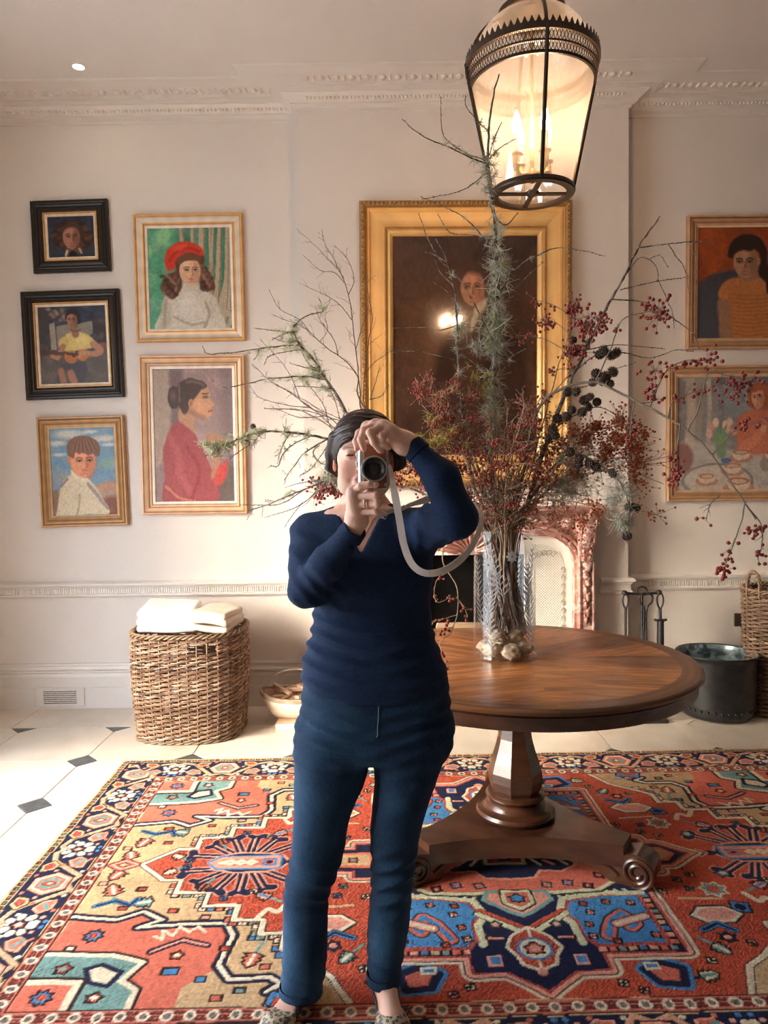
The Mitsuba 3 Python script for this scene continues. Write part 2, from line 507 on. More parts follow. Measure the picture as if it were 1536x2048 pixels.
for a, b in zip(cs[:-1], cs[1:]):
    if b < cs[-1] - 0.001 or True:
        put(g + '__slat', box((sx0, y - 0.006, a + 0.0045), (sx1, y - 0.002, b + 0.0005), 0.001), 'mat_trim')

# recessed ceiling downlight
p = atz(157, 133, ZC)
dl = thing('downlight', 'small round recessed downlight glowing in the ceiling', 'downlight')
put(dl + '__rim', lathe([(0.032, 0), (0.046, -0.004), (0.049, -0.001), (0.049, 0.0)], 32, (p[0], p[1], ZC)), 'mat_trim', smooth=30)
scene[dl + '__lamp'] = {**mikit.ply(lathe([(0.0001, -0.0035), (0.033, -0.0035)], 24, (p[0], p[1], ZC)), 'mat_trim'), 'emitter': {'type': 'area', 'radiance': rgb(SPOT)}}

# plug socket low on the right-hand wall
a, b = at(1467, 1228, YB), at(1500, 1252, YB)
so = thing('plug_socket', 'dark bronze wall plug socket half hidden by the tall wicker basket', 'socket')
mat('mat_bronze', (0.07, 0.055, 0.04), 0.4, metal=0.6)
sx, sz = a[0], b[2]
put(so + '__plate', box((sx, YB - 0.008, sz), (sx + 0.146, YB, sz + 0.086), 0.003), 'mat_bronze')
for k in (0.042, 0.108):
    put(so + '__outlet', join(box((sx + k - 0.003, YB - 0.0105, sz + 0.045), (sx + k + 0.003, YB - 0.008, sz + 0.06)), box((sx + k - 0.014, YB - 0.0105, sz + 0.024), (sx + k - 0.006, YB - 0.008, sz + 0.03)), box((sx + k + 0.006, YB - 0.0105, sz + 0.024), (sx + k + 0.014, YB - 0.008, sz + 0.03))), 'mat_iron')

# ------------------------------------------------------------------ round pedestal table
TX, TY, TR, TZ = 0.543, 2.965, 0.690, 0.738
PX0, PY0 = 0.500, 2.845          # the pedestal


def mahog(p, n, uv):
    x, y = p.x - TX, p.y - TY
    r = dr.sqrt(x * x + y * y)
    # four veneers meeting at the centre, each with its own run of grain
    a = dr.select(x > 0, dr.select(y > 0, 0.55, -0.2), dr.select(y > 0, -0.7, 0.25))
    a = a + dr.select(r > TR - 0.075, dr.atan2(y, x) + 1.57, 0)
    gx, gy = x * dr.cos(a) + y * dr.sin(a), y * dr.cos(a) - x * dr.sin(a)
    g = fbm(gx * 3.0 + 7, gy * 26, p.z * 5, 4)
    w = fbm(gx * 2.2, gy * 6 + 3, 0, 3)
    c = mix((0.085, 0.026, 0.009), (0.40, 0.155, 0.045), smoothstep(0.22, 0.8, 0.5 * g + 0.5 * w))
    c = c * (0.72 + 0.5 * smoothstep(0.3, 0.7, fbm(gx * 9, gy * 60, 2, 3)))
    line = smoothstep(0.0035, 0.0015, dr.abs(r - (TR - 0.078)))
    return c * dr.select(r > TR - 0.075, mi.Float(0.72), mi.Float(1.0)) * (1 - 0.6 * line)


def darkwood(p, n, uv):
    g = fbm(p.x * 12 + p.y * 9, p.y * 12, p.z * 26, 4)
    return mix((0.020, 0.008, 0.005), (0.085, 0.030, 0.013), g)


mat('mat_table', mahog, lambda p, n, uv: 0.2 + 0.16 * fbm(p.x * 14, p.y * 14, 0), spec=0.5, coat=0.5, coat_gloss=0.93)
mat('mat_darkwood', darkwood, 0.26, coat=0.6, coat_gloss=0.9)
t = thing('pedestal_table', 'round polished mahogany pedestal table standing on the patterned rug', 'table')
put(t + '__table_top', lathe([(0.0001, TZ), (TR - 0.016, TZ), (TR - 0.006, TZ - 0.003), (TR, TZ - 0.010), (TR, TZ - 0.018), (TR - 0.006, TZ - 0.024), (TR - 0.014, TZ - 0.027), (0.05, TZ - 0.027)], 128, (TX, TY, 0)), 'mat_table', smooth=35)
put(t + '__apron', lathe([(TR - 0.030, TZ - 0.026), (TR - 0.022, TZ - 0.034), (TR - 0.022, TZ - 0.074), (TR - 0.028, TZ - 0.080), (TR - 0.055, TZ - 0.080), (TR - 0.055, TZ - 0.026)], 128, (TX, TY, 0)), 'mat_darkwood', smooth=35)
octo = [(0.060, 0.225), (0.086, 0.232), (0.101, 0.262), (0.107, 0.292), (0.104, 0.325), (0.093, 0.365), (0.078, 0.41), (0.066, 0.455), (0.060, 0.50), (0.062, 0.56), (0.075, 0.63), (0.16, 0.690), (0.16, 0.708)]
oc = lathe(octo, 8, (0, 0, 0), cap=True)
put(t + '__baluster', (oc[0] @ rotz(math.pi / 8 + 0.06).T + [PX0, PY0, 0], oc[1]), 'mat_darkwood', smooth=False)
ring = [(0.06, 0.150), (0.135, 0.150), (0.147, 0.156), (0.153, 0.168), (0.147, 0.180), (0.132, 0.184), (0.122, 0.187), (0.117, 0.193), (0.112, 0.208), (0.098, 0.217), (0.086, 0.220), (0.098, 0.221), (0.110, 0.224), (0.116, 0.232), (0.110, 0.241), (0.098, 0.245), (0.06, 0.245)]
put(t + '__turned_collar', lathe(ring, 64, (PX0, PY0, 0)), 'mat_darkwood', smooth=40)
cor = [(0.43, math.radians(a)) for a in (-32, 88, 208)]
cpt = [np.array([PX0 + r * math.cos(a), PY0 + r * math.sin(a)]) for r, a in cor]
poly = []
for k in range(3):
    a, b = cpt[k], cpt[(k + 1) % 3]
    da, db = np.array([math.cos(cor[k][1]), math.sin(cor[k][1])]), np.array([math.cos(cor[(k + 1) % 3][1]), math.sin(cor[(k + 1) % 3][1])])
    pa, pb = a + np.array([-da[1], da[0]]) * 0.055, b - np.array([-db[1], db[0]]) * 0.055
    mid = (a + b) / 2 * 0.64 + np.array([PX0, PY0]) * 0.36
    for s in np.linspace(0, 1, 15):
        poly.append((1 - s) ** 2 * pa + 2 * s * (1 - s) * (mid * 1.0) + s * s * pb)
put(t + '__plinth', prism(poly, 0.074, 0.152), 'mat_darkwood', smooth=40)
from shapely.geometry import Polygon, LineString, Point
for r, a in cor:
    # a scroll foot: a rolled volute of its own width under each corner of the plinth
    th = np.linspace(0, 2.3 * 2 * np.pi, 60)
    rr = 0.046 - 0.036 * th / th[-1]
    vol = np.stack([0.052 + rr * np.cos(th - 1.9), 0.050 + rr * np.sin(th - 1.9)], 1)
    disc = np.stack([0.052 + 0.046 * np.cos(th[:26]), 0.050 + 0.046 * np.sin(th[:26])], 1)
    body = Point(0.052, 0.050).buffer(0.046).union(Polygon([(-0.16, 0.078), (-0.16, 0.062), (-0.11, 0.050), (-0.06, 0.036), (-0.01, 0.010), (0.03, 0.010), (0.052, 0.095), (0.0, 0.080)]).buffer(0.006)).union(Polygon([(-0.16, 0.078), (-0.19, 0.06), (-0.15, 0.045), (-0.11, 0.056)]).buffer(0.008))
    g = trimesh.creation.extrude_polygon(body, 0.085, engine='earcut')
    gv = np.array(g.vertices)
    gv = np.stack([gv[:, 0], gv[:, 2] - 0.0425, gv[:, 1]], 1)
    gv[:, 2] -= gv[:, 2].min() - 0.008
    c, s = math.cos(a), math.sin(a)
    R = np.array([[c, -s, 0], [s, c, 0], [0, 0, 1]])
    o = (PX0 + (r - 0.020) * c, PY0 + (r - 0.020) * s, -0.0035)
    parts = [(gv, np.array(g.faces)[:, ::-1])]
    for side in (-1, 1):
        sp = np.stack([vol[:, 0], np.full(len(vol), side * 0.0445), vol[:, 1] + 0.004], 1)
        parts.append(tube(sp, 0.0055, 6))
        tail = spline([(-0.15, side * 0.0445, 0.070), (-0.10, side * 0.0445, 0.070), (-0.04, side * 0.0445, 0.058), (0.0, side * 0.0445, 0.036)], 6)
        parts.append(tube(tail, 0.006, 6))
    put(t + '__scroll_foot', moved(join(*parts), o, R, 1.28), 'mat_darkwood', smooth=35)

# ------------------------------------------------------------------ glass vase with stones
VX, VY = atz(1010, 1312, TZ)[:2]
VR, VH = 0.124, 0.515
scene['mat_glass'] = {'type': 'thindielectric', 'int_ior': 1.5}
scene['mat_frost'] = {'type': 'twosided', 'bsdf': {'type': 'diffuse', 'reflectance': rgb((0.80, 0.83, 0.86))}}
scene['mat_etched'] = {'type': 'principledthin', 'base_color': rgb((0.62, 0.65, 0.70)), 'roughness': 0.5, 'diff_trans': 1.0, 'spec_trans': 0.5}
va = thing('glass_vase', 'tall clear cylinder vase with etched fern sprays on the round table', 'vase')
put(va + '__wall', lathe([(VR, TZ + 0.004), (VR, TZ + VH)], 72, (VX, VY, 0)), 'mat_glass', smooth=True)
put(va + '__rim', lathe([(VR - 0.0035, TZ + VH), (VR - 0.002, TZ + VH + 0.003), (VR + 0.002, TZ + VH + 0.003), (VR + 0.0012, TZ + VH - 0.002), (VR - 0.0035, TZ + VH)], 72, (VX, VY, 0)), 'mat_glass', smooth=True)
put(va + '__base', lathe([(0.0001, TZ + 0.002), (VR - 0.004, TZ + 0.002), (VR + 0.0006, TZ + 0.006), (VR + 0.0006, TZ + 0.013), (VR - 0.002, TZ + 0.017), (0.0001, TZ + 0.014)], 72, (VX, VY, 0)), 'mat_glass', smooth=50)


def on_vase(a, z, r=VR + 0.0012):
    return np.array([VX + r * math.cos(a), VY + r * math.sin(a), TZ + z])


def sprig(a0, z0, lean, L, n, w):
    out = []
    st = [(a0 + lean * s + 0.04 * math.sin(3 * s), z0 + L * s) for s in np.linspace(0, 1, 12)]
    out.append(strap([on_vase(*q) for q in st], np.stack([np.array([-math.sin(q[0]), math.cos(q[0]), 0]) for q in st]), np.linspace(0.004, 0.0015, 12), 0.0006))
    for k in range(n):
        s = 0.12 + 0.86 * k / n
        ca, cz = a0 + lean * s + 0.04 * math.sin(3 * s), z0 + L * s
        for sd in (-1, 1):
            l = w * (1.1 - 0.7 * s)
            q = [(ca + sd * l * u / VR * 0.75, cz + l * u * 0.85) for u in (0, 0.5, 1.0)]
            out.append(strap([on_vase(*x) for x in q], np.stack([np.array([0.0, 0, 1]) + 0.6 * np.array([-math.sin(x[0]), math.cos(x[0]), 0]) * -sd for x in q]), [0.002, 0.0065, 0.001], 0.0005))
    return out


etch = []
for a0, z0, ln, L, n, w in ((-2.45, 0.10, 0.45, 0.27, 11, 0.045), (-2.15, 0.03, -0.25, 0.26, 10, 0.04), (-0.75, 0.03, -0.25, 0.36, 15, 0.05), (-1.15, 0.16, 0.5, 0.30, 12, 0.045), (-1.75, 0.24, -0.5, 0.22, 9, 0.04), (0.3, 0.05, 0.3, 0.34, 13, 0.05), (1.2, 0.08, -0.3, 0.32, 12, 0.05), (2.2, 0.05, 0.3, 0.35, 13, 0.05), (3.0, 0.06, -0.2, 0.3, 12, 0.045)):
    etch += sprig(a0, z0, ln, L, n, w)
for a0, z0, r in ((-2.25, 0.385, 0.030), (-1.5, 0.42, 0.024), (2.0, 0.4, 0.03)):
    for k in range(8):
        b = k * math.pi / 4
        q = [(a0 + r * u * math.cos(b) / VR, z0 + r * u * math.sin(b)) for u in (0.15, 0.6, 1.0)]
        etch.append(strap([on_vase(*x) for x in q], np.stack([-math.sin(b) * np.array([-math.sin(x[0]), math.cos(x[0]), 0]) + np.array([0, 0, math.cos(b)]) for x in q]), [0.004, 0.014, 0.003], 0.0005))
put(va + '__engraved_leaves', join(*etch), 'mat_etched', label='frosted leaf engraving', kind='stuff')
rs = np.random.RandomState(7)
mat('mat_stone', lambda p, n, uv: mix((0.22, 0.16, 0.10), (0.62, 0.52, 0.40), fbm(p.x * 45, p.y * 45, p.z * 45, 4)), 0.8)
for k, (dx, dy, dz, r) in enumerate([(-0.062, -0.055, 0.045, 0.036), (0.012, -0.078, 0.040, 0.038), (0.072, -0.040, 0.046, 0.032), (-0.02, 0.03, 0.045, 0.042), (0.058, 0.05, 0.042, 0.040), (-0.078, 0.025, 0.040, 0.034), (0.035, -0.022, 0.098, 0.036), (-0.035, -0.040, 0.098, 0.030), (-0.045, 0.055, 0.100, 0.033), (0.066, 0.012, 0.104, 0.028), (0.0, 0.085, 0.038, 0.028)]):
    put('stone', blob((VX + dx, VY + dy, TZ + dz - 0.004), (r, r * 0.95, r * 0.8), 20 + k, 0.35, 3, 1.3), 'mat_stone', smooth=True, label='pale rough stone lying in the bottom of the glass vase', cat='stone', group='stones in the bottom of the vase')
w0 = atz(865, 1253, TZ)
mat('mat_palewood', lambda p, n, uv: mix((0.30, 0.19, 0.11), (0.62, 0.46, 0.30), fbm(p.x * 8, p.y * 90, p.z * 90, 4)), 0.7)
yw = w0[1] - 0.05
wl = np.array([at(872, 1250, yw)[0], yw, TZ]); wr = np.array([at(972, 1250, yw)[0], yw, TZ])
put('driftwood', hull(np.vstack([wl + [0, 0, 0.001], wl + [0.01, 0, 0.026], wl + [0, 0.03, 0.001], wl + [0.006, 0.03, 0.022], wr + [0, 0, 0.001], wr + [0, 0, 0.018], wr + [0, 0.035, 0.001], wr + [0, 0.035, 0.02], (wl + wr) / 2 + [0, 0.01, 0.028]])), 'mat_palewood', label='pale flat piece of wood on the table behind the vase', cat='wood')

# ------------------------------------------------------------------ hanging lantern
LX, LY = at(1064, 250, 2.92)[0], 2.92
zr, zb = at(1064, 385, LY)[2], at(1064, 150, LY)[2]     # bottom ring, middle of the crown band
mat('mat_antique', (0.060, 0.044, 0.034), 0.42, metal=0.75)
mat('mat_brass', (0.42, 0.27, 0.13), 0.4, metal=0.8)
RB, RT = 0.150, 0.238
ln = thing('hanging_lantern', 'large antique metal and glass hall lantern hanging above the table', 'lantern')
put(ln + '__bottom_ring', lathe([(RB - 0.020, zr - 0.012), (RB + 0.010, zr - 0.012), (RB + 0.013, zr - 0.006), (RB + 0.009, zr + 0.008), (RB - 0.003, zr + 0.010), (RB - 0.020, zr), (RB - 0.020, zr - 0.012)], 72, (LX, LY, 0)), 'mat_antique', smooth=35)
z0, z1 = zb - 0.045, zb + 0.040
put(ln + '__crown_band', join(lathe([(RT - 0.008, z0 - 0.004), (RT + 0.002, z0 - 0.004), (RT + 0.004, z0 + 0.006), (RT - 0.004, z0 + 0.008), (RT - 0.008, z0 - 0.004)], 72, (LX, LY, 0)),
    lathe([(RT - 0.002, zb - 0.010), (RT + 0.008, zb - 0.010), (RT + 0.008, zb - 0.003), (RT - 0.002, zb - 0.003), (RT - 0.002, zb - 0.010)], 72, (LX, LY, 0)),
    lathe([(RT + 0.004, z1 - 0.012), (RT + 0.018, z1 - 0.012), (RT + 0.018, z1 + 0.012), (RT + 0.010, z1 + 0.014), (RT + 0.004, z1 - 0.012)], 72, (LX, LY, 0))), 'mat_antique', smooth=35)
lat = []
for k in range(110):
    for za, zc_, ra, rb_ in ((z0 + 0.006, zb - 0.008, RT, RT + 0.004), (zb - 0.004, z1 - 0.012, RT + 0.004, RT + 0.010)):
        for sgn in (-1, 1):
            a, b = 2 * math.pi * k / 110, 2 * math.pi * (k + 0.9 * sgn) / 110
            lat.append(tube([(LX + ra * math.cos(a), LY + ra * math.sin(a), za), (LX + rb_ * math.cos(b), LY + rb_ * math.sin(b), zc_)], 0.0014, 3))
put(ln + '__fretwork', join(*lat), 'mat_antique', kind='stuff')
for k in range(64):
    a, da = 2 * math.pi * k / 64, math.pi / 64
    r0, r1 = RT + 0.012, RT + 0.019
    pts = [(r * math.cos(x), r * math.sin(x), z) for r in (r0, r0 + 0.003) for x, z in ((a - da, z1 + 0.008), (a + da, z1 + 0.008), (a, z1 + 0.036))]
    put(ln + '__crown_point', hull(np.array(pts) + [LX, LY, 0]), 'mat_antique')
# glass: tapering body and dome, each a single sheet
scene['mat_lampglass'] = {'type': 'blendbsdf', 'weight': 0.11, 'bsdf_0': {'type': 'thindielectric', 'int_ior': 1.5}, 'bsdf_1': {'type': 'principledthin', 'base_color': rgb((0.85, 0.80, 0.72)), 'roughness': 0.5, 'diff_trans': 1.2}}   # old glass under a film of dust
put(ln + '__glass_body', lathe([(RB - 0.004, zr + 0.006), (RT - 0.006, z0)], 72, (LX, LY, 0)), 'mat_lampglass', smooth=True)
dome = [(RT * 0.96 * math.cos(q), z1 + 0.0 + 0.205 * math.sin(q)) for q in np.linspace(0.0, 1.18, 14)]
put(ln + '__glass_dome', lathe(dome, 72, (LX, LY, 0)), 'mat_lampglass', smooth=True)
zt = dome[-1][1]
put(ln + '__top_cap', lathe([(0.0001, zt - 0.028), (0.055, zt - 0.026), (0.075, zt - 0.010), (0.125, zt - 0.010), (0.128, zt + 0.006), (0.09, zt + 0.02), (0.05, zt + 0.05), (0.02, zt + 0.07), (0.0001, zt + 0.075)], 48, (LX, LY, 0)), 'mat_antique', smooth=35)
for k in range(4):
    a = -math.pi / 2 + k * math.pi / 2 + 0.02
    c, s = math.cos(a), math.sin(a)
    pts = [(LX + r * c, LY + r * s, z) for r, z in [(RB + 0.006, zr - 0.002), (RT + 0.002, z0), (RT + 0.016, z1)] + [(d[0] + 0.008, d[1]) for d in dome[1:]]]
    put(ln + '__bar', tube(pts, [0.0075] * 3 + [0.0065] * (len(pts) - 3), 8), 'mat_antique', smooth=50)
    put(ln + '__cross_bar', strap([(LX + 0.018 * c, LY + 0.018 * s, zr - 0.006), (LX + (RB - 0.012) * c, LY + (RB - 0.012) * s, zr - 0.006)], (-s, c, 0), 0.018, 0.008), 'mat_antique')
put(ln + '__boss', lathe([(0.0001, zr - 0.014), (0.022, zr - 0.010), (0.026, zr), (0.016, zr + 0.008), (0.0001, zr + 0.01)], 24, (LX, LY, 0)), 'mat_antique', smooth=40)
zc0 = at(1064, 352, LY)[2]
put(ln + '__candelabrum', join(lathe([(0.0001, zc0 - 0.03), (0.016, zc0 - 0.022), (0.020, zc0), (0.014, zc0 + 0.02), (0.008, zc0 + 0.03), (0.006, zt), (0.0001, zt)], 20, (LX, LY, 0)),
    *[tube(spline([(LX, LY, zc0), (LX + 0.03 * c, LY + 0.03 * s, zc0 + 0.004), (LX + 0.06 * c, LY + 0.06 * s, zc0 - 0.004), (LX + 0.075 * c, LY + 0.075 * s, zc0 + 0.014)], 4), 0.0065, 8) for c, s in [(math.cos(q), math.sin(q)) for q in (0.5, 2.07, 3.64, 5.21)]]), 'mat_brass', smooth=40)
scene['mat_candle'] = {'type': 'twosided', 'bsdf': {'type': 'diffuse', 'reflectance': rgb((0.85, 0.78, 0.66))}}
for q in (0.5, 2.07, 3.64, 5.21):
    c = (LX + 0.075 * math.cos(q), LY + 0.075 * math.sin(q), 0)
    cup = put(ln + '__candle_holder', lathe([(0.0001, zc0 + 0.006), (0.010, zc0 + 0.008), (0.012, zc0 + 0.02), (0.019, zc0 + 0.026), (0.015, zc0 + 0.032), (0.015, zc0 + 0.060), (0.024, zc0 + 0.066), (0.024, zc0 + 0.070), (0.012, zc0 + 0.070)], 20, c), 'mat_brass', smooth=40)
    put(cup + '__candle_sleeve', lathe([(0.0125, zc0 + 0.068), (0.0125, zc0 + 0.140), (0.006, zc0 + 0.143)], 16, c), 'mat_candle', smooth=40)
    bp = [(0.0001, zc0 + 0.140), (0.012, zc0 + 0.144), (0.020, zc0 + 0.162), (0.021, zc0 + 0.178), (0.016, zc0 + 0.198), (0.008, zc0 + 0.222), (0.0001, zc0 + 0.236)]
    key = ln + '__bulb'
    n = sum(k.startswith(key) for k in scene)
    scene[key + (f'_{n:03d}' if n else '')] = {**mikit.ply(lathe(bp, 12, c), 'mat_candle', smooth=True), 'emitter': {'type': 'area', 'radiance': rgb(BULB)}}

for k in range(12):                                   # chain up to the ceiling rose, above the frame
    z = zt + 0.085 + k * 0.036
    if z < ZC - 0.03:
        th = np.arange(14) * 2 * np.pi / 14
        e = np.stack([0.011 * np.cos(th), 0 * th, 0.024 * np.sin(th)], 1) @ (rotz(math.pi / 2 * (k % 2))).T + [LX, LY, z]
        put(ln + '__chain_link', tube(e, 0.0035, 6, closed=True), 'mat_antique', smooth=True)
put(ln + '__ceiling_rose', lathe([(0.0001, ZC - 0.05), (0.02, ZC - 0.045), (0.03, ZC - 0.02), (0.07, ZC - 0.012), (0.075, ZC)], 32, (LX, LY, 0)), 'mat_antique', smooth=35)

# ------------------------------------------------------------------ wicker baskets


def wicker(cx, cy, a, b, ex, prof, rows, stakes, tone, seed, hole=None, rr=0.0056):
    """Weave, stakes and rim of a basket. prof(s): outward scale at height share s."""
    r = np.random.RandomState(seed)
    Hb = rows[-1] + 0.004

    def pt(th, z, o):
        c, s_ = np.cos(th), np.sin(th)
        k = (np.abs(c / a) ** ex + np.abs(s_ / b) ** ex) ** (-1 / ex)
        k = k * prof(z / Hb) + o
        return np.stack([cx + k * c, cy + k * s_, np.broadcast_to(z, th.shape)], -1)

    V, C = [], []
    for i, z in enumerate(rows):
        n = stakes * 5
        th = np.arange(n + 1) * 2 * np.pi / n
        if hole and hole[2] < z < hole[3]:
            th = hole[1] + (np.arange(n + 1) / n) * (2 * np.pi - (hole[1] - hole[0]))
        wv = np.cos(th * stakes / 2 + np.pi * i)
        zz = z + 0.0045 * np.sin(th * stakes / 2 + np.pi * i) + 0.0015 * np.sin(th * 7 + i)
        for dz in (-rr * 0.62, rr * 0.62):
            m = tube(pt(th, zz + dz, 0.0055 * wv), rr * 0.72, 4)
            V.append(m)
            cc = np.array(tone[r.randint(len(tone))]) * r.uniform(0.75, 1.15)
            k = (np.arange(len(m[0])) // 4) // 5
            C.append(lin(*1 * cc) * np.clip(1 + 0.22 * (np.sin(k * 12.9898 + i * 3.1) * 1.0), 0.6, 1.35)[:, None])
    st = []
    for k in range(stakes):
        th = np.full(9, (k + 0.5) * 2 * np.pi / stakes * 1.0 + np.pi / stakes)
        st.append(tube(pt(th, np.linspace(0.006, Hb, 9), 0.0), rr * 0.85, 4))
    rim = []
    for k in range(3):
        th = np.arange(stakes * 6) * 2 * np.pi / (stakes * 6)
        ph = th * stakes / 2 + k * 2 * np.pi / 3
        rim.append(tube(pt(th, Hb + 0.008 + 0.009 * np.sin(ph), 0.010 * np.cos(ph)), rr * 1.15, 5, closed=True))
    foot = []
    for k in range(2):
        th = np.arange(stakes * 6) * 2 * np.pi / (stakes * 6)
        ph = th * stakes / 2 + k * np.pi
        foot.append(tube(pt(th, 0.010 + 0.005 * np.sin(ph), 0.004 + 0.007 * np.cos(ph)), rr, 4, closed=True))
    th = np.arange(48) * 2 * np.pi / 48
    fl = pt(th, 0.02, -0.012)
    floor_ = hull(np.vstack([fl, fl + [0, 0, 0.012]]))
    return join(*V), np.vstack(C), join(*st), join(*rim), join(*foot), floor_, pt


mat('mat_stake', lambda p, n, uv: mix((0.10, 0.06, 0.035), (0.32, 0.21, 0.13), fbm(p.x * 30, p.y * 30, p.z * 12)), 0.6)
tones = [(140, 112, 92), (162, 134, 112), (120, 94, 76), (178, 152, 132), (106, 80, 64)]
fY = atz(380, 1492, 0)[1]
bx, by, ba, bb = at(377, 1400, 4.24)[0], fY + 0.285, 0.318, 0.285
rows = np.arange(0.020, 0.605, 0.0128)
hole_a = (-1.50 + 0.14, -1.50 + 0.60)
wv, wc, ws, wr_, wf, wfl, wpt = wicker(bx, by, ba, bb, 2.9, lambda s: 0.93 + 0.09 * np.sin(np.clip(s, 0, 1) * 2.2), rows, 36, tones, 3, hole=(hole_a[0], hole_a[1], 0.515, 0.563))
bk = thing('wicker_basket', 'large round brown wicker basket with folded blankets in front of the skirting', 'basket')
put(bk + '__weave', wv, 'mat_vcol', smooth=True, color=wc, kind='stuff')
put(bk + '__stakes', ws, 'mat_stake', smooth=True, kind='stuff')
put(bk + '__rim', wr_, 'mat_stake', smooth=True)
put(bk + '__foot_band', wf, 'mat_stake', smooth=True)
put(bk + '__bottom', wfl, 'mat_stake')

# folded blankets in the basket
mat('mat_blanket', lambda p, n, uv: mi.Color3f(0.80, 0.79, 0.77) * (0.95 + 0.1 * fbm(p.x * 60, p.y * 60, p.z * 60)), 0.9, sheen=0.3)


def herring(p, n, uv):
    u = p.x * 36 + p.z * 12
    k = dr.floor(u)
    t_ = dr.abs(u - k - 0.5) * 2
    s = p.y * 110 + p.z * 110 + t_ * 2.6
    return mix((0.74, 0.70, 0.63), (0.50, 0.43, 0.35), smoothstep(0.25, 0.6, dr.abs(s - dr.floor(s) - 0.5) * 2))


mat('mat_herring', herring, 0.9, sheen=0.3)


def pad(c, h, yaw, tilt, seed, r=0.02, amp=0.010):
    R = rotz(yaw) @ rotax((1, 0, 0), tilt[0]) @ rotax((0, 1, 0), tilt[1])

    def f(p):
        q = (p - np.array(c)) @ R
        q = q + amp * 2 * (np.stack([meshkit.fbm(q * 7 + 3 * k, 2, seed + k) for k in range(3)], -1) - 0.5)
        e = np.abs(q) - (np.array(h) - r)
        d = np.linalg.norm(np.maximum(e, 0), axis=1) + np.minimum(e.max(1), 0) - r
        return d
    return f


def folded(c, h, n, yaw, tilt, seed):
    fs = [pad(np.array(c) + [0, 0, (k - (n - 1) / 2) * h[2] * 2.02], (h[0] * (1 - 0.02 * k), h[1] * (1 - 0.03 * k), h[2]), yaw, tilt, seed + 5 * k, r=h[2] * 0.95) for k in range(n)]

    def f(p):
        d = fs[0](p)
        for g in fs[1:]:
            d = smin(d, g(p), 0.006)
        return d
    return f


hb = 0.635
bl = thing('blanket', 'white folded wool blanket on top of the wicker basket', 'blanket')
put(bl + '__folds', nets(folded((bx - 0.110, by - 0.01, hb + 0.050), (0.165, 0.200, 0.020), 3, 0.12, (0.05, 0.04), 11), (bx - 0.34, by - 0.32, hb - 0.08), (bx + 0.24, by + 0.30, hb + 0.18), 0.007), 'mat_blanket', smooth=True)
th_ = thing('throw', 'beige herringbone throw folded over the right of the wicker basket', 'throw')
put(th_ + '__folds', nets(folded((bx + 0.165, by - 0.02, hb + 0.036), (0.112, 0.205, 0.018), 3, -0.06, (-0.04, 0.12), 31), (bx - 0.14, by - 0.32, hb - 0.1), (bx + 0.36, by + 0.3, hb + 0.17), 0.007), 'mat_herring', smooth=True)

# tall log basket at the right edge
lb = thing('log_basket', 'tall brown wicker basket with a loop handle holding logs by the wall', 'basket')
qx, qy = at(1492, 1300, 4.50)[0] + 0.262, 4.50
H2 = at(1500, 1176, qy)[2]
rows2 = np.arange(0.020, H2 - 0.02, 0.0128)
wv, wc, ws, wr_, wf, wfl, pt2 = wicker(qx, qy, 0.262, 0.245, 2.1, lambda s: 0.92 + 0.085 * np.clip(s, 0, 1), rows2, 28, [(116, 92, 74), (138, 112, 92), (100, 78, 62), (152, 128, 108)], 8)
put(lb + '__weave', wv, 'mat_vcol', smooth=True, color=wc, kind='stuff')
put(lb + '__stakes', ws, 'mat_stake', smooth=True, kind='stuff')
put(lb + '__rim', wr_, 'mat_stake', smooth=True)
put(lb + '__bottom', wfl, 'mat_stake')
for ac in (math.pi + 0.25, 0.25):
    hp = [pt2(np.array([ac + d]), np.array(H2 + z), 0.0)[0] for d, z in ((-0.20, -0.06), (-0.19, 0.03), (-0.13, 0.085), (0, 0.105), (0.13, 0.085), (0.19, 0.03), (0.20, -0.06))]
    hp = spline(hp, 8)
    ph = np.arange(len(hp)) * 0.55
    sd = np.array([math.cos(ac), math.sin(ac), 0])
    put(lb + '__handle', join(*[tube(hp + np.outer(0.008 * np.cos(ph + q), sd) + np.outer(0.008 * np.sin(ph + q), [0, 0, 1]), 0.007, 5) for q in (0, 2.1, 4.2)]), 'mat_stake', smooth=True)
rs = np.random.RandomState(5)
mat('mat_bark', lambda p, n, uv: mix((0.07, 0.045, 0.03), (0.34, 0.23, 0.15), fbm(p.x * 40, p.y * 40, p.z * 14, 4)), 0.85)
for k, (dx, dy, r, tl) in enumerate([(-0.13, -0.08, 0.07, 0.12), (0.02, -0.13, 0.075, -0.1), (-0.05, 0.08, 0.08, 0.05), (0.13, 0.02, 0.08, -0.08)]):
    m = blob((0, 0, 0), (r, r * 0.92, 0.30), 60 + k, 0.1, 3)
    m[0][:, 2] = np.clip(m[0][:, 2] * 1.5, -0.33, 0.33)
    put('log', moved(m, (qx + dx, qy + dy, H2 - 0.34 + 0.03 * (k % 2)), rotax((0.4, 1, 0), tl)), 'mat_bark', smooth=40, label='rough brown log standing inside the tall wicker basket at the right', cat='log', group='logs in the tall wicker basket')

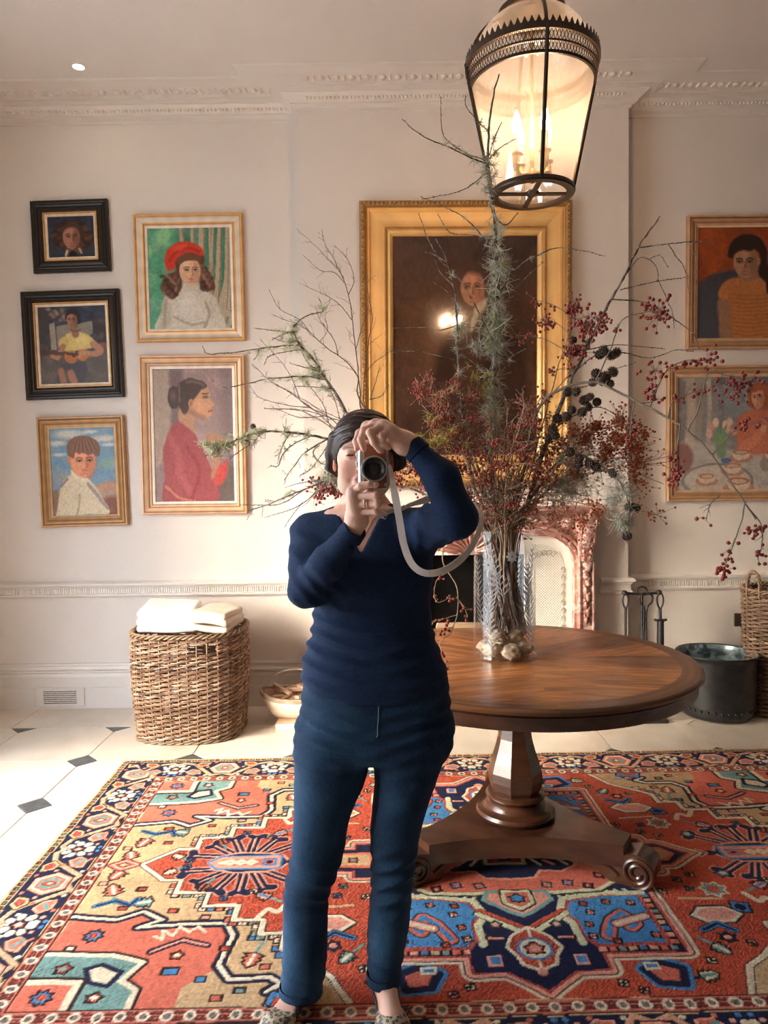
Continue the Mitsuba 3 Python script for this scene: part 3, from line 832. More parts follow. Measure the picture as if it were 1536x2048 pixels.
# ------------------------------------------------------------------ riveted coal bucket
cy = 4.30
cc = atz(1440, 1446, 0)
cy = cc[1] + 0.150
cx = at(1433, 1380, cy)[0]
mat('mat_pot', lambda p, n, uv: mix((0.006, 0.007, 0.008), (0.026, 0.025, 0.025), fbm(p.x * 18, p.y * 18, p.z * 18, 4)), 0.42, metal=0.5)
mat('mat_potin', lambda p, n, uv: mix((0.05, 0.07, 0.08), (0.42, 0.55, 0.60), smoothstep(0.35, 0.7, fbm(p.x * 24, p.y * 24, p.z * 24, 4))), 0.35, metal=0.6)
cb = thing('log_bucket', 'dark riveted metal log bucket standing on the floor beside the tall basket', 'bucket')
hz = 0.385
put(cb + '__body', lathe([(0.0001, 0.006), (0.16, 0.006), (0.195, 0.014), (0.208, 0.04), (0.212, 0.085), (0.216, 0.087), (0.219, 0.20), (0.222, hz - 0.03), (0.232, hz - 0.006), (0.238, hz), (0.234, hz + 0.008), (0.226, hz + 0.004)], 64, (cx, cy, 0)), 'mat_pot', smooth=35)
put(cb + '__lining', lathe([(0.227, hz + 0.004), (0.216, hz - 0.02), (0.213, 0.2), (0.205, 0.06), (0.0001, 0.04)], 64, (cx, cy, 0)), 'mat_potin', smooth=35)
rv = blob((0, 0, 0), (0.009, 0.009, 0.009), 1, 0.02, 1)
for k in range(34):
    a = 2 * math.pi * k / 34
    put(cb + '__rivet', moved(rv, (cx + 0.213 * math.cos(a), cy + 0.213 * math.sin(a), 0.067)), 'mat_pot', smooth=True)

# ------------------------------------------------------------------ fire tools on their stand
fy = 4.40
ft = thing('fire_tool_stand', 'black wrought iron fireside tool stand between fireplace and bucket', 'fire tool stand')
xa, xb = at(1249, 1230, fy)[0], at(1318, 1230, fy)[0]
zt = at(1280, 1186, fy)[2]
xm = (xa + xb) / 2
put(ft + '__base', join(box((xa - 0.03, fy - 0.09, 0.0), (xb + 0.03, fy + 0.09, 0.022), 0.006), lathe([(0.05, 0.022), (0.03, 0.035), (0.014, 0.05)], 16, (xm, fy, 0))), 'mat_iron')
put(ft + '__post', join(tube([(xm, fy, 0.02), (xm, fy, zt)], 0.009, 8), tube([(xm + 0.03 * math.cos(q), fy, zt + 0.012 + 0.026 * math.sin(q)) for q in np.linspace(-0.4, math.pi + 0.4, 14)], 0.006, 6)), 'mat_iron', smooth=40)
put(ft + '__cross_bar', join(tube([(xa, fy, zt), (xm, fy, zt - 0.008), (xb, fy, zt)], 0.008, 8), blob((xa, fy, zt + 0.002), 0.017, 1, 0.1, 1), blob((xb, fy, zt + 0.002), 0.017, 2, 0.1, 1)), 'mat_iron', smooth=True)


def loop_handle(x, y, z, s=1.0):
    q = spline([(x, y, z - 0.085 * s), (x - 0.012 * s, y, z - 0.06 * s), (x - 0.017 * s, y, z - 0.03 * s), (x - 0.010 * s, y, z), (x, y, z + 0.010 * s), (x + 0.010 * s, y, z), (x + 0.017 * s, y, z - 0.03 * s), (x + 0.012 * s, y, z - 0.06 * s), (x, y, z - 0.085 * s)], 4)
    return tube(q, 0.005, 6)


pk = thing('poker', 'thin black iron poker hanging at the left end of the tool stand', 'poker')
put(pk + '__handle', loop_handle(xa, fy - 0.018, zt - 0.008), 'mat_iron', smooth=True)
put(pk + '__rod', tube([(xa, fy - 0.018, zt - 0.09), (xa + 0.004, fy - 0.018, 0.06)], [0.0075, 0.005], 8), 'mat_iron', smooth=True)
tg = thing('fire_tongs', 'black iron fire tongs with curled tops hanging at the middle of the stand', 'tongs')
for sgn in (-1, 1):
    q = spline([(xm + 0.004 + sgn * 0.002, fy - 0.03, 0.08), (xm + 0.006 + sgn * 0.012, fy - 0.03, 0.40), (xm + 0.010 + sgn * 0.006, fy - 0.03, zt - 0.11), (xm + 0.014 + sgn * 0.034, fy - 0.03, zt - 0.05), (xm + 0.014 + sgn * 0.036, fy - 0.03, zt - 0.012), (xm + 0.014 + sgn * 0.004, fy - 0.03, zt + 0.006)], 6)
    put(tg + '__arm', tube(q, 0.0065, 6), 'mat_iron', smooth=True)
br = thing('hearth_brush', 'black iron handled hearth brush at the right end of the tool stand', 'brush')
put(br + '__handle', loop_handle(xb, fy - 0.018, zt - 0.006, 1.1), 'mat_iron', smooth=True)
put(br + '__rod', tube([(xb, fy - 0.018, zt - 0.095), (xb + 0.002, fy - 0.018, zt - 0.16)], 0.0085, 8), 'mat_iron', smooth=True)
put(br + '__collar', join(box((xb - 0.030, fy - 0.032, zt - 0.168), (xb + 0.034, fy - 0.004, zt - 0.156), 0.004), blob((xb - 0.03, fy - 0.018, zt - 0.16), 0.008, 1, 0.1, 1), blob((xb + 0.034, fy - 0.018, zt - 0.16), 0.008, 1, 0.1, 1)), 'mat_iron')
put(br + '__bristles', tube([(xb + 0.002, fy - 0.018, zt - 0.166), (xb + 0.004, fy - 0.018, 0.14)], [0.019, 0.023], 12), 'mat_iron', smooth=40)

# ------------------------------------------------------------------ garden trug of kindling
mat('mat_trug', lambda p, n, uv: mix((0.60, 0.46, 0.34), (0.80, 0.68, 0.55), fbm(p.x * 12, p.y * 60, p.z * 60, 3)), 0.6)
mat('mat_trugband', lambda p, n, uv: mix((0.16, 0.11, 0.07), (0.40, 0.31, 0.23), fbm(p.x * 60, p.y * 60, p.z * 60, 3)), 0.6)
gy = atz(570, 1456, 0)[1] + 0.10
gxl = at(522, 1400, gy)[0]
gcx = gxl + 0.245
ga, gb, gh = 0.245, 0.155, 0.20
tr = thing('garden_trug', 'pale wooden garden trug with a bent handle full of kindling', 'trug')


def trug_sec(k, th):
    """Boat shape: k 0 at the keel to 1 at the rim."""
    wr = math.sin(min(1, k) * math.pi / 2) ** 0.75
    return np.stack([gcx + ga * (0.55 + 0.45 * k ** 0.6) * np.cos(th), gy + gb * wr * np.sin(th), 0.030 + (gh - 0.058) * k ** 1.3 + 0.03 * k * np.abs(np.cos(th)) ** 4], -1)


th = np.arange(40) * 2 * np.pi / 40
for k0, k1 in ((0.02, 0.40), (0.38, 0.70), (0.67, 1.0)):
    V = np.concatenate([trug_sec(k, th) for k in np.linspace(k0, k1, 5)])
    V2 = V.copy(); V2[:, :2] = (V[:, :2] - [gcx, gy]) * 0.965 + [gcx, gy]
    q = np.array([[a * 40 + b, a * 40 + (b + 1) % 40, (a + 1) * 40 + (b + 1) % 40, (a + 1) * 40 + b] for a in range(4) for b in range(40)])
    put(tr + '__board', join((V, tri(q)), (V2, tri(q)[:, ::-1])), 'mat_trug', smooth=40)
rimp = trug_sec(1.0, th)
put(tr + '__rim_band', join(strap(np.vstack([rimp, rimp[:2]]), (0, 0, 1), 0.026, 0.010)), 'mat_trugband', smooth=40)
hq = np.linspace(0, 2 * np.pi, 49)
put(tr + '__handle', strap([(gcx - 0.03 + (ga * 0.80) * math.cos(a), gy + 0.0 - 0.02 * math.sin(a), 0.182 + (0.150 if math.sin(a) > 0 else 0.150) * math.sin(a)) for a in hq], (0.0, 1, 0), 0.020, 0.006), 'mat_trugband', smooth=60)
for sx in (-0.08, 0.12):
    put(tr + '__foot', prism([(gcx + sx - 0.06, gy - 0.14), (gcx + sx + 0.06, gy - 0.14), (gcx + sx + 0.05, gy + 0.14), (gcx + sx - 0.05, gy + 0.14)], 0.001, 0.036), 'mat_trug')
rs = np.random.RandomState(12)
mat('mat_kindling', lambda p, n, uv: mix((0.34, 0.20, 0.11), (0.74, 0.56, 0.40), fbm(p.x * 25, p.y * 25, p.z * 25, 3)), 0.75)
for k in range(24):
    L, w, h = rs.uniform(0.07, 0.15), rs.uniform(0.010, 0.017), rs.uniform(0.006, 0.013)
    m = box((-L, -w, -h), (L, w, h), 0.002)
    m[0][:, 1] *= 1 + 0.3 * np.sin(m[0][:, 0] * 30)
    ang = rs.uniform(-1.2, 1.2)
    lay = k // 6
    px_, py_ = rs.uniform(-0.13, 0.13), rs.uniform(-0.06, 0.06)
    if lay == 3:
        ang, px_ = (-0.9, 0.6, 0.15, -0.35, 1.2, -0.1)[k % 6], (-0.12, -0.06, 0.0, 0.06, 0.10, -0.02)[k % 6]
    put('kindling_stick', moved(m, (gcx + px_, gy + py_, 0.090 + lay * 0.034 + rs.uniform(0, 0.01)), rotz(ang) @ rotax((0, 1, 0), rs.uniform(-0.25, 0.25))), 'mat_kindling', label='split kindling stick lying in the wooden trug', cat='kindling', group='kindling sticks in the trug')

# ------------------------------------------------------------------ marble fireplace
def marble(p, n, uv):
    a = fbm(p.x * 5 + 2, p.y * 5, p.z * 5, 5)
    v = fbm(p.x * 9 + 9 * a, p.y * 9, p.z * 9 + 5, 4)
    w = smoothstep(0.05, 0.0, dr.abs(v - 0.5))
    c = mix((0.24, 0.085, 0.065), (0.50, 0.27, 0.21), smoothstep(0.3, 0.75, a))
    c = mix(c, (0.72, 0.62, 0.56), 0.75 * w + 0.5 * smoothstep(0.6, 0.8, v))
    return mix(c, (0.13, 0.045, 0.04), smoothstep(0.42, 0.28, v) * 0.8)


mat('mat_marble', marble, 0.32, spec=0.5)
fp = thing('fireplace', 'carved red veined marble fireplace with scrolled jambs under the large gilt portrait', 'fireplace')
FH, FD = at(1150, 1026, YC - 0.14)[2], 0.13         # underside of the shelf, depth of the surround
HW = at(1192, 1150, YC - 0.13)[0] - BXC             # half width of the jambs
OW, OT = at(1150, 1150, YC - 0.1)[0] - BXC, at(1068, 1072, YC - 0.1)[2]


def arch(w, top, r, n=14):
    """Opening outline: straight sides, rounded shoulders, a slightly cambered head; x from -w to w."""
    q = [(-w, -0.01)]
    for a in np.linspace(math.pi, math.pi / 2, n):
        q.append((-w + r + r * math.cos(a), top - r * 0.85 + r * 0.85 * math.sin(a)))
    for s in np.linspace(0.1, 0.9, 9):
        x = (-w + r) + s * 2 * (w - r)
        q.append((x, top + 0.012 - 0.05 * math.exp(-(x / 0.09) ** 2)))
    for a in np.linspace(math.pi / 2, 0, n):
        q.append((w - r + r * math.cos(a), top - r * 0.85 + r * 0.85 * math.sin(a)))
    q.append((w, -0.01))
    return q


def face(poly, d0, d1):
    """A polygon in the wall plane (x from the centre line, z) given thickness between distances d0 and d1 in front of the breast."""
    gs = getattr(poly, 'geoms', [poly])
    out = []
    for g in gs:
        m = trimesh.creation.extrude_polygon(g, d1 - d0, engine='earcut')
        v = np.array(m.vertices)
        out.append((np.stack([BXC + v[:, 0], YC - d0 - v[:, 2], v[:, 1]], -1), np.array(m.faces)))
    return join(*out)


from shapely.geometry import box as sbox
op = Polygon(arch(OW, OT, 0.21))
outer = sbox(-HW + 0.02, 0.0, HW - 0.02, FH)
put(fp + '__surround', face(outer.difference(op), 0.001, FD - 0.05), 'mat_marble', smooth=25)
mould = [face(op.buffer(b1).difference(op.buffer(b0)).intersection(sbox(-9, 0, 9, 9)), FD - 0.06, FD - 0.06 + d) for b0, b1, d in ((0.0, 0.014, 0.018), (0.014, 0.030, 0.034), (0.030, 0.040, 0.022), (0.040, 0.056, 0.042))]
put(fp + '__arch_moulding', join(*mould), 'mat_marble', smooth=25)
# serpentine shelf
xs = np.linspace(-HW - 0.035, HW + 0.035, 61)
fr = 0.205 + 0.03 * np.cos(xs / HW * math.pi * 1.0) * (np.abs(xs) < HW * 0.95)
lay = []
for z0, z1, dd in ((FH, FH + 0.010, -0.030), (FH + 0.010, FH + 0.020, -0.014), (FH + 0.020, FH + 0.042, 0.0)):
    pl_ = [(x, -f - dd) for x, f in zip(xs, fr)] + [(xs[-1], -0.001), (xs[0], -0.001)]
    pg = Polygon([(BXC + a, YC + b) for a, b in pl_])
    m = trimesh.creation.extrude_polygon(pg, z1 - z0, engine='earcut')
    lay.append((np.array(m.vertices) + [0, 0, z0], np.array(m.faces)))
put(fp + '__shelf', join(*lay), 'mat_marble', smooth=20)


def carve(seed, x, z, d, r):
    return blob((BXC + x, YC - d, z), r, seed, 0.3, 2, 1.4)


for sg in (-1, 1):
    xc = sg * (HW - 0.058)
    # jamb: block, panelled shaft with raised edges, scroll console with an acanthus leaf and a drop of husks
    jm = [box((BXC + xc - 0.056, YC - FD - 0.02, 0), (BXC + xc + 0.056, YC - 0.02, 0.13), 0.006), box((BXC + xc - 0.050, YC - FD, 0.13), (BXC + xc + 0.050, YC - 0.02, FH), 0.008)]
    for e in (-0.042, 0.042):
        jm.append(tube([(BXC + xc + e, YC - FD, 0.15), (BXC + xc + e, YC - FD, FH - 0.30)], 0.010, 8))
    jm.append(tube([(BXC + xc - 0.042, YC - FD, 0.15), (BXC + xc + 0.042, YC - FD, 0.15)], 0.010, 8))
    put(fp + '__jamb', join(*jm), 'mat_marble', smooth=35)
    sc = []
    for k in range(9):
        s = k / 8
        sc.append(carve(70 + k, xc + 0.006 * math.sin(k), FH - 0.03 - 0.29 * s, FD + 0.052 * (1 - s) ** 1.5 + 0.004, (0.046 - 0.014 * s, 0.026 - 0.010 * s, 0.030)))
    for e in (-1, 1):
        vq = np.linspace(0, 4.2 * math.pi, 50)
        rr_ = 0.040 * (1 - vq / vq[-1] * 0.85)
        sc.append(tube(np.stack([np.full(50, BXC + xc + e * 0.044), YC - FD - 0.034 + rr_ * np.cos(vq), FH - 0.055 + rr_ * np.sin(vq)], -1), 0.008, 6))
        sc.append(tube(spline([(BXC + xc + e * 0.040, YC - FD - 0.055, FH - 0.06), (BXC + xc + e * 0.040, YC - FD - 0.03, FH - 0.16), (BXC + xc + e * 0.030, YC - FD - 0.008, FH - 0.28)], 6), 0.009, 6))
        for k in range(5):
            sc.append(carve(90 + k, xc + e * (0.030 - 0.003 * k), FH - 0.10 - 0.045 * k, FD + 0.026 - 0.004 * k, (0.017, 0.018, 0.024)))
    put(fp + '__scroll_console', join(*sc), 'mat_marble', smooth=True)
    hs = []
    for k in range(8):
        w = 0.020 - 0.0014 * k
        hs.append(carve(110 + k, xc - 0.012 * (k % 2) + 0.006, FH - 0.34 - 0.046 * k, FD + 0.006, (w, 0.016, 0.026)))
        hs.append(carve(130 + k, xc + 0.014 * (1 if k % 2 else -1), FH - 0.36 - 0.046 * k, FD + 0.004, (w * 0.6, 0.012, 0.013)))
    put(fp + '__husk_drop', join(*hs), 'mat_marble', smooth=True)
    sp = []
    for k in range(7):
        a = math.radians(195 - 28 * k) if sg > 0 else math.radians(-15 + 28 * k)
        sp.append(carve(150 + k, sg * (OW + 0.005) + 0.055 * math.cos(a), FH - 0.085 + 0.045 * math.sin(a), FD - 0.045, (0.022, 0.014, 0.016)))
    for k in range(12):
        x = sg * (0.20 + 0.032 * k)
        if abs(x) < OW - 0.02:
            sp.append(carve(170 + k, x, (OT + FH) / 2 + 0.022 + 0.012 * math.sin(k * 1.3), FD - 0.046, (0.016, 0.012, 0.012)))
    put(fp + '__spandrel_carving', join(*sp), 'mat_marble', smooth=True)
# scallop shell over the middle of the opening
shz = at(930, 1108, YC - 0.15)[2]
sh = []
for k in range(11):
    a = math.pi * (0.06 + 0.88 * k / 10)
    pts = [(BXC + r * 1.25 * math.cos(a), YC - FD - 0.02 - 0.06 * math.sin(r / 0.125 * 1.9), shz + 0.012 + r * math.sin(a)) for r in np.linspace(0.01, 0.125, 7)]
    sh.append(tube(pts, np.linspace(0.004, 0.017, 7), 7))
sh.append(hull([(BXC + 0.15 * math.cos(a) * s, YC - FD + 0.05 - (0.03 if s < 1 else 0), shz + 0.01 + 0.118 * math.sin(a) * s) for a in np.linspace(0.1, math.pi - 0.1, 12) for s in (0.5, 1)] + [(BXC, YC - FD - 0.06, shz + 0.07)]))
for sg in (-1, 1):
    for k in range(5):
        sh.append(blob((BXC + sg * (0.05 + 0.035 * k), YC - FD - 0.02 + 0.008 * k, shz + 0.008 + 0.006 * k), (0.028, 0.022, 0.016), 200 + k, 0.3, 2))
put(fp + '__shell', join(*sh), 'mat_marble', smooth=50)

# cream cast iron slips with a pierced lattice, and the black hearth recess


def lattice(p, n, uv):
    a, b = (p.x + p.z) * 58, (p.x - p.z) * 58
    d = dr.square(a - dr.floor(a) - 0.5) + dr.square(b - dr.floor(b) - 0.5)
    return mix((0.16, 0.17, 0.13), (0.80, 0.80, 0.72), smoothstep(0.03, 0.075, d))


mat('mat_slip', (0.80, 0.80, 0.73), 0.5)
mat('mat_lattice', lattice, 0.5)
slip = op.buffer(0.002).difference(sbox(-0.36, -1, 0.36, 0.985)).intersection(sbox(-OW - 1, 0, OW + 1, 2))
put(fp + '__slip_panel', face(slip, 0.002, 0.030), 'mat_slip', smooth=25)
inner = Polygon(arch(OW - 0.055, OT - 0.06, 0.15)).difference(sbox(-0.395, -1, 0.395, 2)).intersection(sbox(-9, 0.05, 9, 9))
for g in inner.geoms:
    put(fp + '__lattice_panel', face(g, 0.030, 0.0335), 'mat_lattice', smooth=25)
scr = []
for sg in (-1, 1):
    for k in range(16):                                     # scrolled border of the lattice
        z = 0.10 + 0.052 * k
        q = np.linspace(0, 4.5, 12)
        e = 1 if k % 2 else -1
        if z < OT - 0.22:
            scr.append(tube(np.stack([BXC + sg * (OW - 0.058 - 0.010 * np.cos(q * e)), np.full(12, YC - 0.0345), z + 0.018 * np.sin(q) + 0.006 * q / 4.5], -1), 0.0028, 5))
    for k in range(6):
        x = sg * (0.42 + 0.03 * k)
        q = np.linspace(0, 7.5, 22)
        rr_ = 0.021 * (1 - q / 11)
        zz = OT - 0.115 - 0.0015 * (k - 2.5) ** 2 * 2
        if abs(x) < OW - 0.09:
            scr.append(tube(np.stack([BXC + x + rr_ * np.cos(q * (1 if k % 2 else -1)), np.full(22, YC - 0.0345), zz + rr_ * np.sin(q)], -1), 0.003, 5))
put(fp + '__scroll_border', join(*scr), mat('mat_scroll', (0.36, 0.36, 0.28), 0.5), smooth=True)
matte('mat_soot', lambda p, n, uv: mi.Color3f(0.006, 0.0055, 0.005) * (0.5 + fbm(p.x * 9, p.y * 9, p.z * 9)))
put(fp + '__firebox', join(box((OX0, YB - 0.012, 0), (OX1, YB - 0.002, OZ1)), box((OX0, YC + 0.001, 0), (OX0 + 0.006, YB, OZ1)), box((OX1 - 0.006, YC + 0.001, 0), (OX1, YB, OZ1)), box((OX0, YC, OZ1 - 0.006), (OX1, YB, OZ1)), box((OX0, YC, 0), (OX1, YB, 0.012))), 'mat_soot')
put(fp + '__hearth_slab', box((BXC - HW - 0.02, YC - 0.36, 0.001), (BXC + HW + 0.02, YC - FD - 0.021, 0.022), 0.004), 'mat_marble')

# ------------------------------------------------------------------ paintings: a canvas is a grid of painted points
class Paint:
    """Colours on a grid over the unit square (u to the right, v downwards); every call lays a shape of paint over what is there."""

    def __init__(self, u, v, base, seed=0):
        self.u, self.v = u, v
        self.c = np.tile(np.asarray(base, float), (len(u), 1))
        self.seed = seed
        self.jit = None

    def wob(self, amp, fr=14):
        P = np.stack([self.u * fr, self.v * fr, 0 * self.u + self.seed], -1)
        return self.u + amp * (meshkit.fbm(P, 2, self.seed) - 0.5) * 2, self.v + amp * (meshkit.fbm(P + 40, 2, self.seed + 3) - 0.5) * 2

    def lay(self, m, color):
        m = np.clip(m, 0, 1)[:, None]
        self.c = self.c * (1 - m) + np.asarray(color, float) * m

    def ell(self, cu, cv, ru, rv, color, rot=0.0, soft=0.15, op=1.0):
        c, s = math.cos(rot), math.sin(rot)
        x, y = self.u - cu, self.v - cv
        d = np.sqrt(((x * c + y * s) / ru) ** 2 + ((y * c - x * s) / rv) ** 2)
        self.lay(op * np.clip((1 - d) / max(soft, 1e-3) + 0.5, 0, 1), color)

    def poly(self, pts, color, smooth=True, soft=0.008, op=1.0, only=None):
        P = spline(pts, 6, closed=True) if smooth else np.asarray(pts, float)
        lo, hi = P.min(0) - 3 * soft, P.max(0) + 3 * soft
        k = np.flatnonzero((self.u > lo[0]) & (self.u < hi[0]) & (self.v > lo[1]) & (self.v < hi[1]))
        if not len(k):
            return
        x, y = self.u[k], self.v[k]
        ins = np.zeros(len(k), bool)
        dist = np.full(len(k), 9.0)
        for a, b in zip(P, np.roll(P, -1, 0)):
            if (a == b).all():
                continue
            if a[1] != b[1]:
                ins ^= ((a[1] > y) != (b[1] > y)) & (x < (b[0] - a[0]) * (y - a[1]) / (b[1] - a[1]) + a[0])
            if soft > 0:
                ab = b - a
                t = np.clip(((x - a[0]) * ab[0] + (y - a[1]) * ab[1]) / (ab @ ab), 0, 1)
                dist = np.minimum(dist, (x - a[0] - t * ab[0]) ** 2 + (y - a[1] - t * ab[1]) ** 2)
        m = np.zeros(len(self.u))
        m[k] = np.clip(np.where(ins, 1, -1) * np.sqrt(dist) / soft * 0.5 + 0.5, 0, 1) if soft > 0 else ins
        self.lay(m * op, color)

    def line(self, pts, w, color, soft=0.5, op=1.0, smooth=True):
        P = spline(pts, 5) if smooth and len(pts) > 2 else np.asarray(pts, float)
        w = np.broadcast_to(np.asarray(w, float), (len(P),)) if np.ndim(w) == 0 else np.interp(np.linspace(0, 1, len(P)), np.linspace(0, 1, len(w)), w)
        m = np.zeros(len(self.u))
        for i in range(len(P) - 1):
            a, b, r = P[i], P[i + 1], (w[i] + w[i + 1]) / 2
            lo, hi = np.minimum(a, b) - 2 * r, np.maximum(a, b) + 2 * r
            k = np.flatnonzero((self.u > lo[0]) & (self.u < hi[0]) & (self.v > lo[1]) & (self.v < hi[1]))
            ab = b - a
            t = np.clip(((self.u[k] - a[0]) * ab[0] + (self.v[k] - a[1]) * ab[1]) / (ab @ ab + 1e-12), 0, 1)
            d = np.hypot(self.u[k] - a[0] - t * ab[0], self.v[k] - a[1] - t * ab[1]) / r
            m[k] = np.maximum(m[k], np.clip((1 - d) / soft + 0.5, 0, 1))
        self.lay(m * op, color)

    def mottle(self, amp, fu=20, fv=20, seed=0, tint=(1, 1, 1)):
        P = np.stack([self.u * fu, self.v * fv, 0 * self.u + seed], -1)
        n = meshkit.fbm(P, 4, self.seed + seed) - 0.5
        self.c = np.clip(self.c * (1 + 2 * amp * n[:, None] * np.asarray(tint)), 0, 255)

    def blotch(self, color, fu, fv, lo, hi, seed, op=1.0):
        P = np.stack([self.u * fu, self.v * fv, 0 * self.u + seed * 1.7], -1)
        n = meshkit.fbm(P, 4, self.seed + seed)
        self.lay(op * np.clip((n - lo) / (hi - lo), 0, 1), color)


def grid(w, h, nu, nv):
    u, v = np.meshgrid(np.linspace(0, 1, nu), np.linspace(0, 1, nv))
    V = np.stack([(u - 0.5) * w, 0 * u, (0.5 - v) * h], -1).reshape(-1, 3)
    i, j = np.meshgrid(np.arange(nv - 1), np.arange(nu - 1), indexing='ij')
    f = tri(np.stack([i * nu + j, (i + 1) * nu + j, (i + 1) * nu + j + 1, i * nu + j + 1], -1).reshape(-1, 4))
    return (V, f), u.ravel(), v.ravel()


def head(P, cx, cy, r, skin, shade, hair, look=0.0, lips=(150, 80, 70), ry=None, dark=(60, 40, 34)):
    """A painted face seen from the front: oval, shaded cheek, brows, eyes, nose and mouth. r: half width; look: turn to the side."""
    ry = ry or r * 1.28
    P.ell(cx, cy, r, ry, skin, soft=0.12)
    P.ell(cx + r * 0.62, cy + ry * 0.1, r * 0.42, ry * 0.8, shade, soft=0.9, op=0.55)
    P.ell(cx - r * 0.25, cy - ry * 0.45, r * 0.5, ry * 0.25, np.minimum(np.array(skin) * 1.1, 255), soft=0.9, op=0.6)
    o = look * r * 0.22
    for s in (-1, 1):
        ex = cx + o + s * r * 0.40
        P.ell(ex, cy - ry * 0.05, r * 0.26, ry * 0.12, shade, soft=0.8, op=0.75)
        P.ell(ex, cy - ry * 0.03, r * 0.17, ry * 0.055, np.array(skin) * 1.06, soft=0.4, op=0.8)
        P.ell(ex + look * r * 0.05, cy - ry * 0.03, r * 0.085, ry * 0.062, dark, soft=0.5)
        P.line([(ex - r * 0.2, cy - ry * 0.06), (ex, cy - ry * 0.10), (ex + r * 0.2, cy - ry * 0.055)], r * 0.035, dark, op=0.8)
        P.line([(ex - r * 0.24, cy - ry * 0.20), (ex, cy - ry * 0.26), (ex + r * 0.24, cy - ry * 0.20)], r * 0.05, np.array(hair) * 0.9 + 10, op=0.7)
    P.line([(cx + o * 1.3 + r * 0.10, cy - ry * 0.05), (cx + o * 1.6 + r * 0.14, cy + ry * 0.25), (cx + o * 1.5 + r * 0.02, cy + ry * 0.33)], [r * 0.05, r * 0.09, r * 0.06], shade, soft=0.9, op=0.8)
    P.ell(cx + o * 1.5 - r * 0.03, cy + ry * 0.27, r * 0.07, ry * 0.06, np.minimum(np.array(skin) * 1.12, 255), soft=0.9, op=0.7)
    P.line([(cx + o * 1.3 - r * 0.24, cy + ry * 0.56), (cx + o * 1.3, cy + ry * 0.53), (cx + o * 1.3 + r * 0.22, cy + ry * 0.57)], [r * 0.03, r * 0.075, r * 0.03], lips, soft=0.6, op=0.9)
    P.line([(cx + o * 1.3 - r * 0.15, cy + ry * 0.65), (cx + o * 1.3, cy + ry * 0.67), (cx + o * 1.3 + r * 0.15, cy + ry * 0.65)], r * 0.06, np.array(lips) * 1.15, soft=0.8, op=0.7)
    P.ell(cx + o, cy + ry * 0.78, r * 0.3, ry * 0.06, shade, soft=0.9, op=0.5)


def p_curls(P):                       # face with a mass of brown curls on deep blue
    P.mottle(0.35, 9, 9, 1)
    P.poly([(0.0, 0.78), (0.25, 0.80), (0.40, 0.86), (0.62, 0.84), (0.8, 0.80), (1.0, 0.88), (1.0, 1.05), (0, 1.05)], (44, 52, 62))
    P.poly([(0.10, 0.55), (0.14, 0.32), (0.34, 0.14), (0.56, 0.10), (0.76, 0.22), (0.92, 0.45), (0.97, 0.62), (0.84, 0.80), (0.70, 0.78), (0.30, 0.76), (0.12, 0.70)], (58, 36, 28), soft=0.03)
    for k in range(40):
        a = k * 2.399
        r = 0.24 + 0.15 * ((k * 7) % 10) / 10
        P.ell(0.53 + 1.15 * r * math.cos(a), 0.45 + 0.85 * r * math.sin(a), 0.05, 0.045, ((82, 54, 40), (44, 27, 22), (98, 66, 46))[k % 3], soft=0.9, op=0.6)
    P.poly([(0.40, 0.72), (0.66, 0.72), (0.72, 0.90), (0.38, 0.92)], (96, 66, 54))
    head(P, 0.50, 0.50, 0.185, (158, 112, 92), (84, 54, 46), (50, 30, 24), 0.25, (140, 70, 62), ry=0.30)
    P.poly([(0.32, 0.36), (0.36, 0.22), (0.52, 0.16), (0.68, 0.22), (0.72, 0.40), (0.60, 0.29), (0.48, 0.27), (0.40, 0.30)], (70, 44, 34), soft=0.03)
    P.line([(0.40, 0.84), (0.36, 0.96)], 0.025, (190, 176, 160)); P.line([(0.66, 0.80), (0.70, 0.90)], 0.022, (170, 158, 146))
    P.poly([(0.44, 0.90), (0.52, 0.84), (0.60, 0.90), (0.56, 1.02), (0.46, 1.02)], (22, 22, 26))


